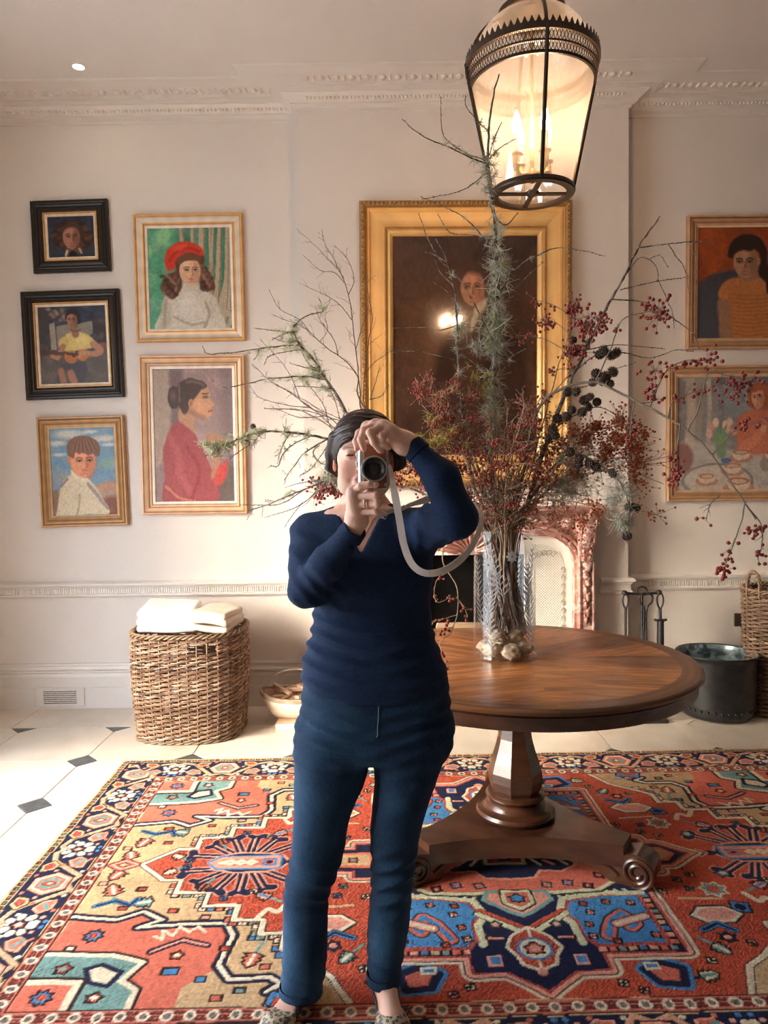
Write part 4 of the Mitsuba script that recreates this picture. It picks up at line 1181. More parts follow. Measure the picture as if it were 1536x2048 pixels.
def p_guitar(P):                      # seated player in a yellow top with a guitar
    P.mottle(0.3, 6, 6, 1)
    P.poly([(0, 0), (0.16, 0), (0.17, 1), (0, 1)], (58, 54, 54), False)
    P.poly([(0.16, 0.22), (0.24, 0.20), (0.26, 0.56), (0.17, 0.56)], (150, 140, 126), False)
    P.poly([(0.26, 0.25), (0.80, 0.20), (0.80, 0.36), (0.50, 0.50), (0.27, 0.54)], (134, 126, 116), False)
    for k in range(26):
        P.ell(0.16 + 0.26 * ((k * 37) % 100) / 100, 0.03 + 0.15 * ((k * 61) % 100) / 100, 0.035, 0.025, ((150, 132, 126), (92, 84, 82), (140, 96, 84), (64, 62, 60))[k % 4], soft=0.7, op=0.8)
    P.poly([(0.80, 0.18), (1, 0.14), (1, 0.62), (0.84, 0.52)], (52, 48, 52), False)
    P.ell(0.95, 0.56, 0.13, 0.08, (124, 78, 74), soft=0.4)
    P.poly([(0, 0.66), (0.3, 0.62), (0.7, 0.64), (1, 0.56), (1, 1.05), (0, 1.05)], (84, 78, 74), soft=0.03)
    P.blotch((112, 100, 92), 7, 10, 0.5, 0.7, 4, 0.5)
    P.poly([(0.28, 0.80), (0.34, 0.74), (0.58, 0.72), (0.68, 0.76), (0.66, 0.92), (0.56, 1.0), (0.24, 0.98)], (66, 66, 76), soft=0.02)
    P.line([(0.30, 0.84), (0.34, 1.02)], 0.05, (150, 106, 82), soft=0.6); P.line([(0.44, 0.87), (0.50, 1.02)], 0.055, (158, 112, 86), soft=0.6)
    P.poly([(0.34, 0.42), (0.46, 0.34), (0.62, 0.34), (0.76, 0.40), (0.84, 0.50), (0.72, 0.56), (0.40, 0.58), (0.34, 0.54)], (206, 184, 112), soft=0.012)
    P.ell(0.36, 0.47, 0.075, 0.07, (196, 170, 100), soft=0.3); P.ell(0.62, 0.44, 0.10, 0.08, (224, 204, 136), soft=0.8, op=0.7)
    P.line([(0.35, 0.52), (0.29, 0.60), (0.26, 0.66), (0.18, 0.64)], [0.04, 0.035, 0.03, 0.025], (160, 116, 92), soft=0.5)
    P.line([(0.80, 0.50), (0.90, 0.58), (0.84, 0.62), (0.66, 0.62)], [0.05, 0.045, 0.04, 0.035], (172, 124, 98), soft=0.5)
    P.line([(0.05, 0.585), (0.42, 0.62)], 0.022, (84, 56, 44)); P.line([(0.02, 0.58), (0.10, 0.59)], 0.032, (70, 48, 38))
    P.ell(0.46, 0.655, 0.10, 0.085, (168, 104, 62), soft=0.15); P.ell(0.63, 0.635, 0.085, 0.075, (178, 112, 68), soft=0.15); P.ell(0.50, 0.63, 0.03, 0.028, (60, 40, 34), soft=0.3)
    P.line([(0.40, 0.61), (0.62, 0.63)], 0.016, (80, 54, 44))
    P.line([(0.70, 0.605), (0.61, 0.615), (0.58, 0.66)], [0.03, 0.032, 0.018], (186, 138, 110), soft=0.6)
    P.line([(0.52, 0.26), (0.54, 0.36)], 0.05, (140, 100, 80), soft=0.6)
    P.poly([(0.40, 0.16), (0.44, 0.06), (0.54, 0.03), (0.61, 0.08), (0.63, 0.20), (0.58, 0.23), (0.46, 0.18)], (38, 28, 28), soft=0.01)
    head(P, 0.50, 0.175, 0.075, (150, 106, 86), (92, 62, 52), (38, 28, 28), -0.3, (130, 70, 62), ry=0.105)
    P.poly([(0.41, 0.13), (0.46, 0.06), (0.56, 0.05), (0.60, 0.13), (0.50, 0.10)], (38, 28, 28), soft=0.01)
    P.line([(0.47, 0.30), (0.54, 0.325), (0.62, 0.30)], 0.008, (86, 72, 60), op=0.8)


def p_beret(P):                       # girl in a red beret and white jersey before pale birch trunks
    P.c[:] = (74, 152, 116)
    P.blotch((150, 200, 150), 5, 8, 0.45, 0.7, 3, 0.8); P.blotch((46, 116, 84), 7, 9, 0.52, 0.75, 5, 0.8); P.blotch((40, 128, 116), 9, 5, 0.55, 0.8, 9, 0.6)
    P.poly([(0.36, 0), (1.0, 0), (1.0, 1), (0.86, 1), (0.6, 0.5)], (50, 106, 84), soft=0.05, op=0.7)
    for x0, x1, w, top in ((0.40, 0.42, 0.03, 0.3), (0.55, 0.50, 0.028, 0.45), (0.66, 0.62, 0.042, 0.5), (0.76, 0.74, 0.026, 0.9), (0.88, 0.78, 0.036, 1.0), (0.97, 0.90, 0.030, 1.02), (0.80, 0.70, 0.018, 0.9), (1.0, 0.97, 0.02, 0.8)):
        P.line([(x0, -0.03), ((x0 + x1) / 2 + 0.012, top / 2), (x1, top)], [w * 0.75, w, w * 1.25], (176, 160, 136), soft=0.35)
        P.line([(x0 + w * 0.7, -0.03), ((x0 + x1) / 2 + 0.012 + w * 0.7, top / 2), (x1 + w * 0.8, top)], w * 0.3, (112, 104, 88), soft=0.6, op=0.8)
    P.line([(0.93, 0.55), (0.86, 0.80), (0.99, 0.88), (0.93, 1.02)], [0.02, 0.03, 0.03, 0.02], (176, 160, 136), soft=0.35)
    P.poly([(0.10, 1.05), (0.14, 0.82), (0.20, 0.66), (0.36, 0.60), (0.58, 0.60), (0.76, 0.66), (0.84, 0.78), (0.87, 1.05)], (206, 198, 182), soft=0.012)
    P.blotch((166, 156, 140), 8, 5, 0.52, 0.75, 6, 0.35)
    P.line([(0.20, 0.72), (0.17, 1.0)], 0.016, (150, 140, 124), soft=0.9, op=0.8); P.line([(0.68, 0.74), (0.72, 0.86), (0.66, 1.0)], 0.018, (160, 148, 130), soft=0.9, op=0.8); P.line([(0.30, 0.88), (0.50, 0.96), (0.66, 0.94)], 0.014, (168, 156, 140), soft=0.9, op=0.8)
    P.ell(0.46, 0.76, 0.12, 0.12, (226, 220, 208), soft=0.9, op=0.7); P.poly([(0.17, 0.74), (0.24, 0.68), (0.26, 0.92), (0.14, 1.02), (0.10, 1.02)], (170, 160, 144), soft=0.03, op=0.6)
    P.poly([(0.40, 0.54), (0.60, 0.54), (0.61, 0.60), (0.52, 0.63), (0.40, 0.60)], (200, 192, 176), soft=0.01)
    hairc = (84, 54, 42)
    P.poly([(0.35, 0.28), (0.66, 0.26), (0.68, 0.42), (0.78, 0.52), (0.80, 0.60), (0.70, 0.63), (0.62, 0.60), (0.60, 0.44), (0.40, 0.44), (0.40, 0.58), (0.30, 0.70), (0.20, 0.66), (0.14, 0.58), (0.22, 0.46), (0.33, 0.42)], hairc, soft=0.012)
    for k in range(30):
        x, y = ((0.16 + 0.2 * ((k * 37) % 100) / 100, 0.46 + 0.22 * ((k * 53) % 100) / 100) if k % 2 else (0.64 + 0.13 * ((k * 37) % 100) / 100, 0.38 + 0.24 * ((k * 53) % 100) / 100))
        P.ell(x, y, 0.035, 0.018, ((120, 82, 66), (56, 34, 28), (150, 110, 92))[k % 3], rot=k, soft=0.8, op=0.7)
    head(P, 0.505, 0.425, 0.128, (214, 172, 142), (168, 120, 94), (90, 62, 48), 0.35, (186, 96, 82), ry=0.145)
    P.poly([(0.35, 0.33), (0.38, 0.26), (0.50, 0.235), (0.62, 0.25), (0.64, 0.32), (0.56, 0.325), (0.46, 0.325), (0.38, 0.36)], (104, 66, 48), soft=0.008)
    P.poly([(0.20, 0.34), (0.22, 0.24), (0.32, 0.155), (0.46, 0.135), (0.58, 0.16), (0.66, 0.22), (0.66, 0.28), (0.52, 0.245), (0.40, 0.27), (0.34, 0.33), (0.32, 0.40), (0.24, 0.42)], (196, 56, 38), soft=0.008)
    P.line([(0.26, 0.33), (0.34, 0.24), (0.48, 0.20), (0.62, 0.23)], 0.016, (158, 36, 28), soft=0.9, op=0.7); P.ell(0.40, 0.19, 0.08, 0.03, (218, 84, 58), rot=-0.3, soft=0.9, op=0.8)


def p_profile(P):                     # woman in profile, hair in a bun, rose-red blouse
    P.c[:] = (136, 116, 114)
    P.blotch((160, 138, 138), 5, 9, 0.4, 0.7, 3, 0.7)
    P.poly([(0, 0), (0.22, 0), (0.22, 0.45), (0.10, 0.7), (0, 0.75)], (158, 140, 126), False, soft=0.02)
    P.poly([(0.21, 0), (0.38, 0), (0.36, 0.42), (0.22, 0.46)], (98, 84, 86), False, soft=0.03, op=0.85)
    P.poly([(0.86, 0), (1, 0), (1, 1), (0.88, 1)], (104, 92, 94), False, soft=0.08, op=0.8); P.poly([(0.70, 1.02), (0.72, 0.84), (0.92, 0.70), (1, 0.72), (1, 1.02)], (92, 82, 78), False, soft=0.03)
    red = (142, 66, 70)
    P.poly([(0.13, 1.02), (0.12, 0.80), (0.11, 0.62), (0.18, 0.48), (0.30, 0.39), (0.40, 0.41), (0.52, 0.50), (0.62, 0.62), (0.70, 0.74), (0.78, 0.86), (0.74, 1.02)], red, soft=0.01)
    P.poly([(0.86, 0.70), (0.92, 0.72), (0.88, 0.84), (0.78, 0.88), (0.72, 0.80)], (176, 66, 62), soft=0.015)
    P.line([(0.20, 0.52), (0.30, 0.64), (0.32, 0.80), (0.48, 0.96)], [0.03, 0.045, 0.045, 0.03], (160, 84, 86), soft=0.9, op=0.7); P.line([(0.42, 0.60), (0.56, 0.76), (0.46, 0.98)], 0.02, (128, 44, 54), soft=0.9, op=0.7); P.line([(0.13, 0.88), (0.30, 0.97), (0.5, 1.0)], 0.012, (176, 120, 92), soft=0.6, op=0.8)
    P.blotch((136, 48, 58), 10, 8, 0.55, 0.8, 5, 0.25)
    skin, sh = (190, 144, 112), (136, 96, 76)
    P.poly([(0.34, 0.30), (0.54, 0.34), (0.50, 0.42), (0.54, 0.49), (0.40, 0.43), (0.31, 0.38)], (172, 130, 104), soft=0.01)
    P.poly([(0.66, 0.50), (0.78, 0.49), (0.88, 0.54), (0.84, 0.62), (0.76, 0.80), (0.70, 0.82), (0.74, 0.66), (0.64, 0.58)], (158, 116, 88), soft=0.012)
    P.poly([(0.44, 0.12), (0.60, 0.11), (0.68, 0.14), (0.705, 0.19), (0.72, 0.235), (0.765, 0.268), (0.735, 0.284), (0.742, 0.305), (0.728, 0.318), (0.735, 0.332), (0.715, 0.355), (0.66, 0.372), (0.56, 0.358), (0.48, 0.33), (0.42, 0.26)], skin, soft=0.006)
    P.poly([(0.46, 0.30), (0.56, 0.33), (0.66, 0.37), (0.56, 0.365), (0.46, 0.34)], sh, soft=0.02, op=0.8); P.ell(0.66, 0.215, 0.035, 0.012, (96, 66, 56), soft=0.8); P.line([(0.62, 0.19), (0.69, 0.19)], 0.006, (96, 66, 56)); P.line([(0.69, 0.322), (0.735, 0.318)], 0.008, (150, 74, 66))
    P.ell(0.58, 0.28, 0.06, 0.04, (206, 156, 126), soft=0.9, op=0.7)
    hc = (66, 50, 46)
    P.poly([(0.30, 0.22), (0.32, 0.12), (0.44, 0.075), (0.58, 0.085), (0.68, 0.13), (0.60, 0.165), (0.54, 0.21), (0.50, 0.24), (0.46, 0.27), (0.42, 0.33), (0.36, 0.33)], hc, soft=0.008)
    P.ell(0.265, 0.215, 0.085, 0.085, hc, soft=0.1); P.ell(0.25, 0.20, 0.04, 0.035, (104, 84, 78), soft=0.9, op=0.7); P.line([(0.33, 0.13), (0.33, 0.24)], 0.014, (112, 92, 86), soft=0.9, op=0.6); P.line([(0.42, 0.10), (0.54, 0.10), (0.64, 0.13)], 0.010, (112, 92, 84), soft=0.9, op=0.6)
    P.ell(0.475, 0.255, 0.032, 0.03, (176, 120, 98), soft=0.3); P.ell(0.475, 0.257, 0.014, 0.016, sh, soft=0.6)


def p_boy(P):                         # boy in a cream jersey against a cloudy sky
    P.c[:] = (112, 146, 168)
    P.blotch((92, 130, 160), 4, 7, 0.45, 0.7, 8, 0.8)
    for cx, cy, rx, ry in ((0.28, 0.07, 0.22, 0.05), (0.85, 0.13, 0.2, 0.035), (0.12, 0.17, 0.13, 0.03), (0.92, 0.20, 0.12, 0.02), (0.14, 0.30, 0.1, 0.02), (0.62, 0.05, 0.12, 0.02)):
        P.ell(cx, cy, rx, ry, (206, 202, 194), soft=0.9, op=0.85)
    P.ell(0.88, 0.42, 0.14, 0.06, (136, 164, 140), soft=0.9, op=0.7); P.ell(0.05, 0.60, 0.2, 0.12, (128, 138, 154), soft=0.9, op=0.8)
    P.poly([(0.66, 0.70), (0.80, 0.63), (1.0, 0.64), (1.0, 0.84), (0.7, 0.84)], (176, 132, 104), soft=0.03); P.poly([(0, 0.74), (0.1, 0.70), (0.2, 0.74), (0.2, 1.0), (0, 1.0)], (128, 96, 80), soft=0.02)
    for k in range(14):
        x = 0.72 + 0.02 * k
        P.line([(x, 0.84), (x + 0.012 * math.sin(k), 0.72)], 0.005, (150, 150, 156), op=0.8)
    P.poly([(0.66, 0.86), (1, 0.80), (1, 1.02), (0.7, 1.02)], (124, 76, 60), soft=0.03)
    P.poly([(0.06, 1.04), (0.08, 0.86), (0.16, 0.62), (0.32, 0.52), (0.50, 0.55), (0.66, 0.66), (0.80, 0.84), (0.86, 0.92), (0.84, 1.0), (0.5, 0.99), (0.38, 1.04)], (212, 198, 168), soft=0.01)
    P.blotch((184, 164, 132), 9, 9, 0.5, 0.75, 5, 0.5)
    P.line([(0.56, 0.64), (0.70, 0.78), (0.84, 0.92)], 0.022, (140, 128, 128), soft=0.8, op=0.8); P.line([(0.42, 0.76), (0.40, 0.90), (0.36, 1.0)], 0.016, (166, 146, 116), soft=0.9, op=0.8); P.line([(0.14, 0.66), (0.24, 0.58)], 0.016, (92, 92, 104), soft=0.8, op=0.7)
    P.poly([(0.32, 0.44), (0.56, 0.54), (0.60, 0.60), (0.42, 0.58), (0.32, 0.52)], (188, 124, 92), soft=0.01); P.poly([(0.31, 0.47), (0.40, 0.53), (0.54, 0.57), (0.60, 0.62), (0.48, 0.61), (0.33, 0.55)], (222, 210, 184), soft=0.01)
    P.ell(0.30, 0.355, 0.035, 0.05, (200, 122, 88), soft=0.3)
    head(P, 0.50, 0.385, 0.195, (220, 150, 112), (176, 104, 76), (110, 78, 60), 0.45, (186, 100, 84), ry=0.185)
    hc = (116, 82, 62)
    P.poly([(0.27, 0.30), (0.26, 0.20), (0.34, 0.12), (0.50, 0.09), (0.66, 0.12), (0.76, 0.20), (0.76, 0.31), (0.70, 0.33), (0.66, 0.295), (0.58, 0.31), (0.50, 0.285), (0.44, 0.30), (0.38, 0.28), (0.36, 0.34), (0.31, 0.33)], hc, soft=0.008)
    for k in range(12):
        x = 0.33 + 0.035 * k
        P.line([(0.5 + (x - 0.5) * 0.5, 0.12), (x, 0.27)], 0.007, ((150, 112, 88), (84, 58, 46))[k % 2], soft=0.9, op=0.6)


def p_gent(P):                        # dark full portrait of a standing gentleman
    P.c[:] = (66, 46, 37)
    P.blotch((84, 56, 40), 3, 4, 0.4, 0.75, 3, 0.8); P.blotch((40, 27, 23), 6, 7, 0.5, 0.75, 5, 0.7)
    P.ell(0.30, 0.40, 0.32, 0.22, (92, 62, 44), soft=0.95, op=0.55)
    P.poly([(0.24, 1.02), (0.26, 0.70), (0.36, 0.46), (0.50, 0.375), (0.72, 0.37), (0.86, 0.44), (0.92, 0.62), (0.95, 1.02)], (48, 33, 28), soft=0.03)
    P.poly([(0.46, 0.60), (0.54, 0.38), (0.66, 0.37), (0.62, 0.52), (0.56, 0.74)], (66, 46, 36), soft=0.04, op=0.7)
    P.poly([(0.555, 0.355), (0.585, 0.305), (0.635, 0.28), (0.655, 0.31), (0.60, 0.365), (0.57, 0.40)], (196, 176, 150), soft=0.012); P.line([(0.56, 0.38), (0.545, 0.42)], 0.012, (190, 170, 146))
    P.line([(0.32, 0.72), (0.40, 0.70), (0.46, 0.665)], 0.014, (160, 136, 112), soft=0.7)
    P.ell(0.315, 0.755, 0.055, 0.035, (134, 90, 64), soft=0.7, op=0.9)
    head(P, 0.555, 0.235, 0.085, (176, 122, 94), (120, 78, 60), (70, 46, 36), -0.3, (150, 92, 74), ry=0.082)
    P.poly([(0.47, 0.19), (0.50, 0.13), (0.60, 0.12), (0.66, 0.16), (0.665, 0.25), (0.635, 0.24), (0.62, 0.185), (0.53, 0.165)], (70, 46, 36), soft=0.012)
    P.blotch((70, 46, 36), 6, 7, 0.5, 0.8, 15, 0.4)


def p_girl(P):                        # girl with a dark plait in an ochre top, blue chair, rust wall
    P.c[:] = (142, 66, 34)
    P.mottle(0.2, 5, 6, 2)
    P.poly([(0, 0.55), (0.10, 0.46), (0.25, 0.40), (0.45, 0.38), (0.80, 0.36), (1.0, 0.44), (1.0, 1.02), (0, 1.02)], (62, 62, 70), soft=0.02)
    oc = (176, 112, 66)
    P.poly([(0.24, 0.62), (0.30, 0.50), (0.46, 0.45), (0.70, 0.45), (0.88, 0.50), (0.97, 0.60), (0.90, 0.72), (0.92, 1.02), (0.40, 1.02), (0.36, 0.74)], oc, soft=0.012)
    for k in range(12):
        P.line([(0.36, 0.60 + 0.035 * k), (0.6, 0.615 + 0.036 * k), (0.9, 0.60 + 0.035 * k)], 0.008, (148, 90, 52), soft=0.9, op=0.6)
    P.poly([(0.24, 0.66), (0.37, 0.68), (0.38, 0.86), (0.42, 1.02), (0.28, 1.02), (0.25, 0.84)], (146, 108, 84), soft=0.02); P.poly([(0.90, 0.68), (1.0, 0.64), (1.02, 1.02), (0.92, 1.02)], (130, 94, 74), soft=0.02)
    P.poly([(0.48, 0.40), (0.66, 0.38), (0.70, 0.46), (0.58, 0.49), (0.48, 0.465)], (150, 108, 84), soft=0.01)
    head(P, 0.555, 0.315, 0.145, (170, 126, 100), (110, 76, 62), (44, 30, 27), -0.5, (146, 84, 72), ry=0.14)
    P.ell(0.70, 0.31, 0.02, 0.035, (160, 112, 88), soft=0.4)
    hc = (46, 32, 29)
    P.poly([(0.34, 0.25), (0.40, 0.12), (0.54, 0.06), (0.70, 0.09), (0.79, 0.20), (0.80, 0.34), (0.90, 0.48), (0.90, 0.58), (0.80, 0.60), (0.78, 0.50), (0.70, 0.42), (0.72, 0.28), (0.66, 0.20), (0.60, 0.215), (0.50, 0.205), (0.42, 0.24), (0.40, 0.275)], hc, soft=0.01)


def p_table(P):                       # woman in coral by a window with tulips and a tea table
    P.c[:] = (116, 112, 112)
    P.blotch((84, 92, 96), 9, 7, 0.45, 0.7, 3, 0.9); P.blotch((150, 140, 132), 12, 9, 0.55, 0.75, 7, 0.6)
    for x, w, c in ((0.03, 0.03, (104, 96, 98)), (0.12, 0.045, (176, 160, 144)), (0.20, 0.03, (142, 130, 120)), (0.29, 0.02, (178, 164, 148))):
        P.line([(x, -0.02), (x + 0.01, 0.3), (x - 0.005, 0.62)], w, c, soft=0.6)
    P.line([(0.42, 0), (0.40, 0.5)], 0.03, (90, 86, 90), soft=0.7)
    P.ell(0.62, 0.2, 0.16, 0.18, (106, 116, 118), soft=0.8, op=0.8)
    P.poly([(0.0, 0.60), (0.3, 0.58), (0.6, 0.66), (1, 0.64), (1, 1.02), (0, 1.02)], (180, 172, 164), soft=0.02)
    P.blotch((150, 146, 146), 8, 12, 0.5, 0.7, 5, 0.6)
    P.ell(0.05, 0.72, 0.10, 0.14, (112, 78, 74), soft=0.3)
    P.poly([(0.56, 0.38), (0.66, 0.30), (0.80, 0.28), (0.94, 0.34), (1.0, 0.46), (1.0, 0.66), (0.62, 0.68), (0.56, 0.58)], (188, 112, 88), soft=0.015)
    P.poly([(0.58, 0.60), (0.70, 0.52), (0.78, 0.46), (0.82, 0.50), (0.72, 0.62), (0.60, 0.68)], (202, 128, 102), soft=0.015); P.ell(0.81, 0.46, 0.03, 0.035, (200, 150, 122), soft=0.4)
    P.poly([(0.66, 0.24), (0.66, 0.12), (0.74, 0.05), (0.86, 0.07), (0.91, 0.18), (0.88, 0.28), (0.72, 0.28)], (120, 66, 44), soft=0.015)
    head(P, 0.755, 0.185, 0.06, (198, 144, 116), (138, 92, 74), (110, 60, 42), -0.3, (160, 84, 72), ry=0.10)
    P.poly([(0.68, 0.14), (0.74, 0.07), (0.84, 0.09), (0.86, 0.2), (0.80, 0.12)], (136, 76, 50), soft=0.01)
    P.poly([(0.36, 0.52), (0.42, 0.50), (0.46, 0.52), (0.45, 0.70), (0.38, 0.70)], (96, 116, 88), soft=0.015)
    for k, (x, y) in enumerate(((0.30, 0.50), (0.33, 0.43), (0.45, 0.42), (0.47, 0.46), (0.53, 0.48), (0.36, 0.40), (0.49, 0.40))):
        P.line([(0.41, 0.62), ((x + 0.41) / 2, y + 0.05), (x, y)], 0.008, (96, 124, 88), op=0.9); P.ell(x, y, 0.03, 0.04, ((214, 176, 160), (206, 150, 138), (222, 196, 180))[k % 3], soft=0.4)
    P.ell(0.38, 0.92, 0.34, 0.16, (118, 112, 110), soft=0.05); P.ell(0.38, 0.915, 0.31, 0.135, (190, 180, 168), soft=0.08)
    for x, y, r in ((0.28, 0.90, 0.085), (0.52, 0.81, 0.09), (0.58, 0.955, 0.12), (0.60, 0.69, 0.09), (0.90, 0.70, 0.08)):
        P.ell(x, y + r * 0.3, r * 1.25, r * 0.5, (176, 130, 108), soft=0.1); P.ell(x, y, r * 0.9, r * 0.5, (206, 190, 174), soft=0.12); P.ell(x, y - r * 0.28, r * 0.85, r * 0.28, (172, 104, 74), soft=0.2); P.ell(x, y - r * 0.26, r * 0.62, r * 0.17, (196, 172, 152), soft=0.3)
    P.ell(0.83, 0.78, 0.05, 0.06, (150, 138, 128), soft=0.2); P.ell(0.46, 0.74, 0.05, 0.025, (70, 84, 116), soft=0.3)


# frame sections: (distance in from the outer edge, height off the wall, colour)
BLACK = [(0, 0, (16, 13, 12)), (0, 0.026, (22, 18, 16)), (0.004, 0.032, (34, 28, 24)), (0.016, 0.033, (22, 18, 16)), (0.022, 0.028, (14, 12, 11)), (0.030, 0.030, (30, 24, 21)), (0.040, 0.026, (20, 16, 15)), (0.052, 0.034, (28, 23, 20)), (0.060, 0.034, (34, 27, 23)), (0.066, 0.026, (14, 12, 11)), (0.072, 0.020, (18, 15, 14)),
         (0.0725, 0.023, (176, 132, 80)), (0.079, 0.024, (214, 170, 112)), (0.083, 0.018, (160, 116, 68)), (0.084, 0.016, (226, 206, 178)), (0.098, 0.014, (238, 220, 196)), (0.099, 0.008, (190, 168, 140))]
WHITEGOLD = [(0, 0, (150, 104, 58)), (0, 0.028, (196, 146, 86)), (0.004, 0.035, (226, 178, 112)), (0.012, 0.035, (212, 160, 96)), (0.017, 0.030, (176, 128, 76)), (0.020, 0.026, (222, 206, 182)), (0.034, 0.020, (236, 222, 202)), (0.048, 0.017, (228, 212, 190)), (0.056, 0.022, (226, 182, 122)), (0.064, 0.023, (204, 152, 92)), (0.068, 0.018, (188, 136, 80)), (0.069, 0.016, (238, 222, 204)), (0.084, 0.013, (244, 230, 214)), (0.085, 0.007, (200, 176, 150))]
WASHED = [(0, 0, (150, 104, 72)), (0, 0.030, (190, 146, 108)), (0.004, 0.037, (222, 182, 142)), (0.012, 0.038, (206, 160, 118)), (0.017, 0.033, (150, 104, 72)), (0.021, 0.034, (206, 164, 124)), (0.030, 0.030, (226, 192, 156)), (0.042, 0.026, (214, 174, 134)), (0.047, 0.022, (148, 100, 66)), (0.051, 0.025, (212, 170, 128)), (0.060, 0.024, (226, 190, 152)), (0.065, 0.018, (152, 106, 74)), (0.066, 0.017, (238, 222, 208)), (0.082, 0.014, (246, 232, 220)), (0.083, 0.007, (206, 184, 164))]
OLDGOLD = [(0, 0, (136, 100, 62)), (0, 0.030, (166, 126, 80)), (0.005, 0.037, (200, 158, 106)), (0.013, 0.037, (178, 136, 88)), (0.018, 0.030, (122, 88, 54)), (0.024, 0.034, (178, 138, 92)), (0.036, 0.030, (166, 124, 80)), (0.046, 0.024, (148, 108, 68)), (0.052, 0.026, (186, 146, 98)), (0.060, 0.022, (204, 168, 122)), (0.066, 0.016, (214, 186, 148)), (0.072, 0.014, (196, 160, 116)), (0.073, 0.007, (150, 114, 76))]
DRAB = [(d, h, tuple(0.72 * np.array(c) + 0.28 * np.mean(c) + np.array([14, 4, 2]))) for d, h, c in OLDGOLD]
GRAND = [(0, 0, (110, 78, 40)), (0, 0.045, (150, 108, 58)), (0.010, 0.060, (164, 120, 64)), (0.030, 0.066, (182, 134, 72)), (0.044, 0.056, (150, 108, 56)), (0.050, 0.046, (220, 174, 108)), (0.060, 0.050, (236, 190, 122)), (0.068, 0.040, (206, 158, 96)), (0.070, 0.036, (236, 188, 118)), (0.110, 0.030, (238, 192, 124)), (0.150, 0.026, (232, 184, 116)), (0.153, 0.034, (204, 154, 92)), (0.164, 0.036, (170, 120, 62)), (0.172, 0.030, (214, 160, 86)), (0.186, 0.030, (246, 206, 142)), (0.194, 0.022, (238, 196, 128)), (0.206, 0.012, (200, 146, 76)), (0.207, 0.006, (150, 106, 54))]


def picture(quad, Y, section, paint, label, size=None, res=0.0032, seed=0, gilt=True, ex=None, frame_label=None, surf='mat_vgloss'):
    """quad: outer corners of the frame at pixels (top left, top right, bottom right, bottom left); the picture hangs just off the wall at y = Y."""
    depth = max(s[1] for s in section)
    tl, tr, br, bl = [at(x, y, Y - depth) for x, y in quad]
    X = (tr - tl + br - bl) / 2
    Z = (tl - bl + tr - br) / 2
    w, h = np.linalg.norm(X), np.linalg.norm(Z)
    if ex:
        w = ex
    X = X / np.linalg.norm(X); Z = Z - X * (X @ Z); Z /= np.linalg.norm(Z); N = np.cross(X, Z)
    c = (tl + tr + br + bl) / 4
    if ex:
        c = (tl + bl) / 2 + X * w / 2
    c[1] = Y
    Mx = np.stack([X, -N, Z], 1)                # local x, y (into the wall is +y), z
    if Mx[1, 1] < 0:
        Mx[:, 1] *= -1
    k = thing('painting', label, 'painting')
    V, C, Q = [], [], []
    m = len(section)
    nseg = 24
    P4 = [(-1, 1), (1, 1), (1, -1), (-1, -1)]
    rnd = np.random.RandomState(seed)
    n0 = 0
    for e in range(4):
        a, b = P4[e], P4[(e + 1) % 4]
        side = 0.07 * rnd.randn(m)
        for i in range(nseg + 1):
            s = i / nseg
            for (d, hh, col), nz in zip(section, side):
                pa = np.array([a[0] * (w / 2 - d), a[1] * (h / 2 - d)]); pb = np.array([b[0] * (w / 2 - d), b[1] * (h / 2 - d)])
                p = pa * (1 - s) + pb * s
                V.append((p[0], -hh, p[1]))
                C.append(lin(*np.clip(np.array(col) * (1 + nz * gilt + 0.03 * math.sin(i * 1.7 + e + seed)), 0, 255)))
        for i in range(nseg):
            for j in range(m - 1):
                o = n0 + i * m + j
                Q.append((o, o + 1, o + m + 1, o + m))
        n0 += (nseg + 1) * m
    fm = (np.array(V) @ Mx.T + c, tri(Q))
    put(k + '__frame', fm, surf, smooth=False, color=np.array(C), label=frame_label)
    d = section[-1][0]
    cw, ch = w - 2 * d + 0.004, h - 2 * d + 0.004
    g, u, v = grid(cw, ch, int(cw / res), int(ch / res))
    P = Paint(u, v, (40, 48, 66), seed)
    uu, vv = P.wob(0.006, 26)
    P.u, P.v = uu, vv
    paint(P)
    P.u, P.v = u, v
    P.mottle(0.10, 60, 60, 7); P.mottle(0.10, 160, 90, 9)
    gv = g[0].copy(); gv[:, 1] = -section[-1][1] - 0.001
    put(k + '__canvas', (gv @ Mx.T + c, g[1]), 'mat_canvas', color=lin(P.c))
    return k, c, Mx, w, h


mat('mat_canvas', VC, 0.5, spec=0.35)
mat('mat_varnish', VC, 0.09, spec=0.5)
picture([(58, 401), (214, 396), (219, 540), (66, 546)], YB, BLACK, p_curls, 'small black framed painting of a curly haired face, at the top left', seed=1, surf='mat_vgloss')
picture([(40, 583), (238, 576), (245, 793), (50, 800)], YB, BLACK, p_guitar, 'black framed painting of a seated guitarist in a yellow top', seed=2)
picture([(71, 835), (246, 830), (255, 1050), (82, 1056)], YB, OLDGOLD, p_boy, 'gold framed painting of a boy in a cream jersey under a cloudy sky', seed=3)
picture([(266, 428), (485, 424), (488, 680), (271, 684)], YB, WHITEGOLD, p_beret, 'white and gold framed painting of a girl in a red beret', seed=4)
picture([(276, 711), (487, 709), (494, 1027), (284, 1030)], YB, WASHED, p_profile, 'pale wood framed painting of a woman in profile wearing a red blouse', seed=5)
picture([(1372, 430), (1594, 428), (1600, 696), (1380, 698)], YB, DRAB, p_girl, 'painting of a girl with a dark plait against a rust coloured wall', seed=6)
picture([(1332, 732), (1592, 729), (1598, 1000), (1340, 1003)], YB, DRAB, p_table, 'painting of a woman in coral beside a tea table with tulips', seed=7)
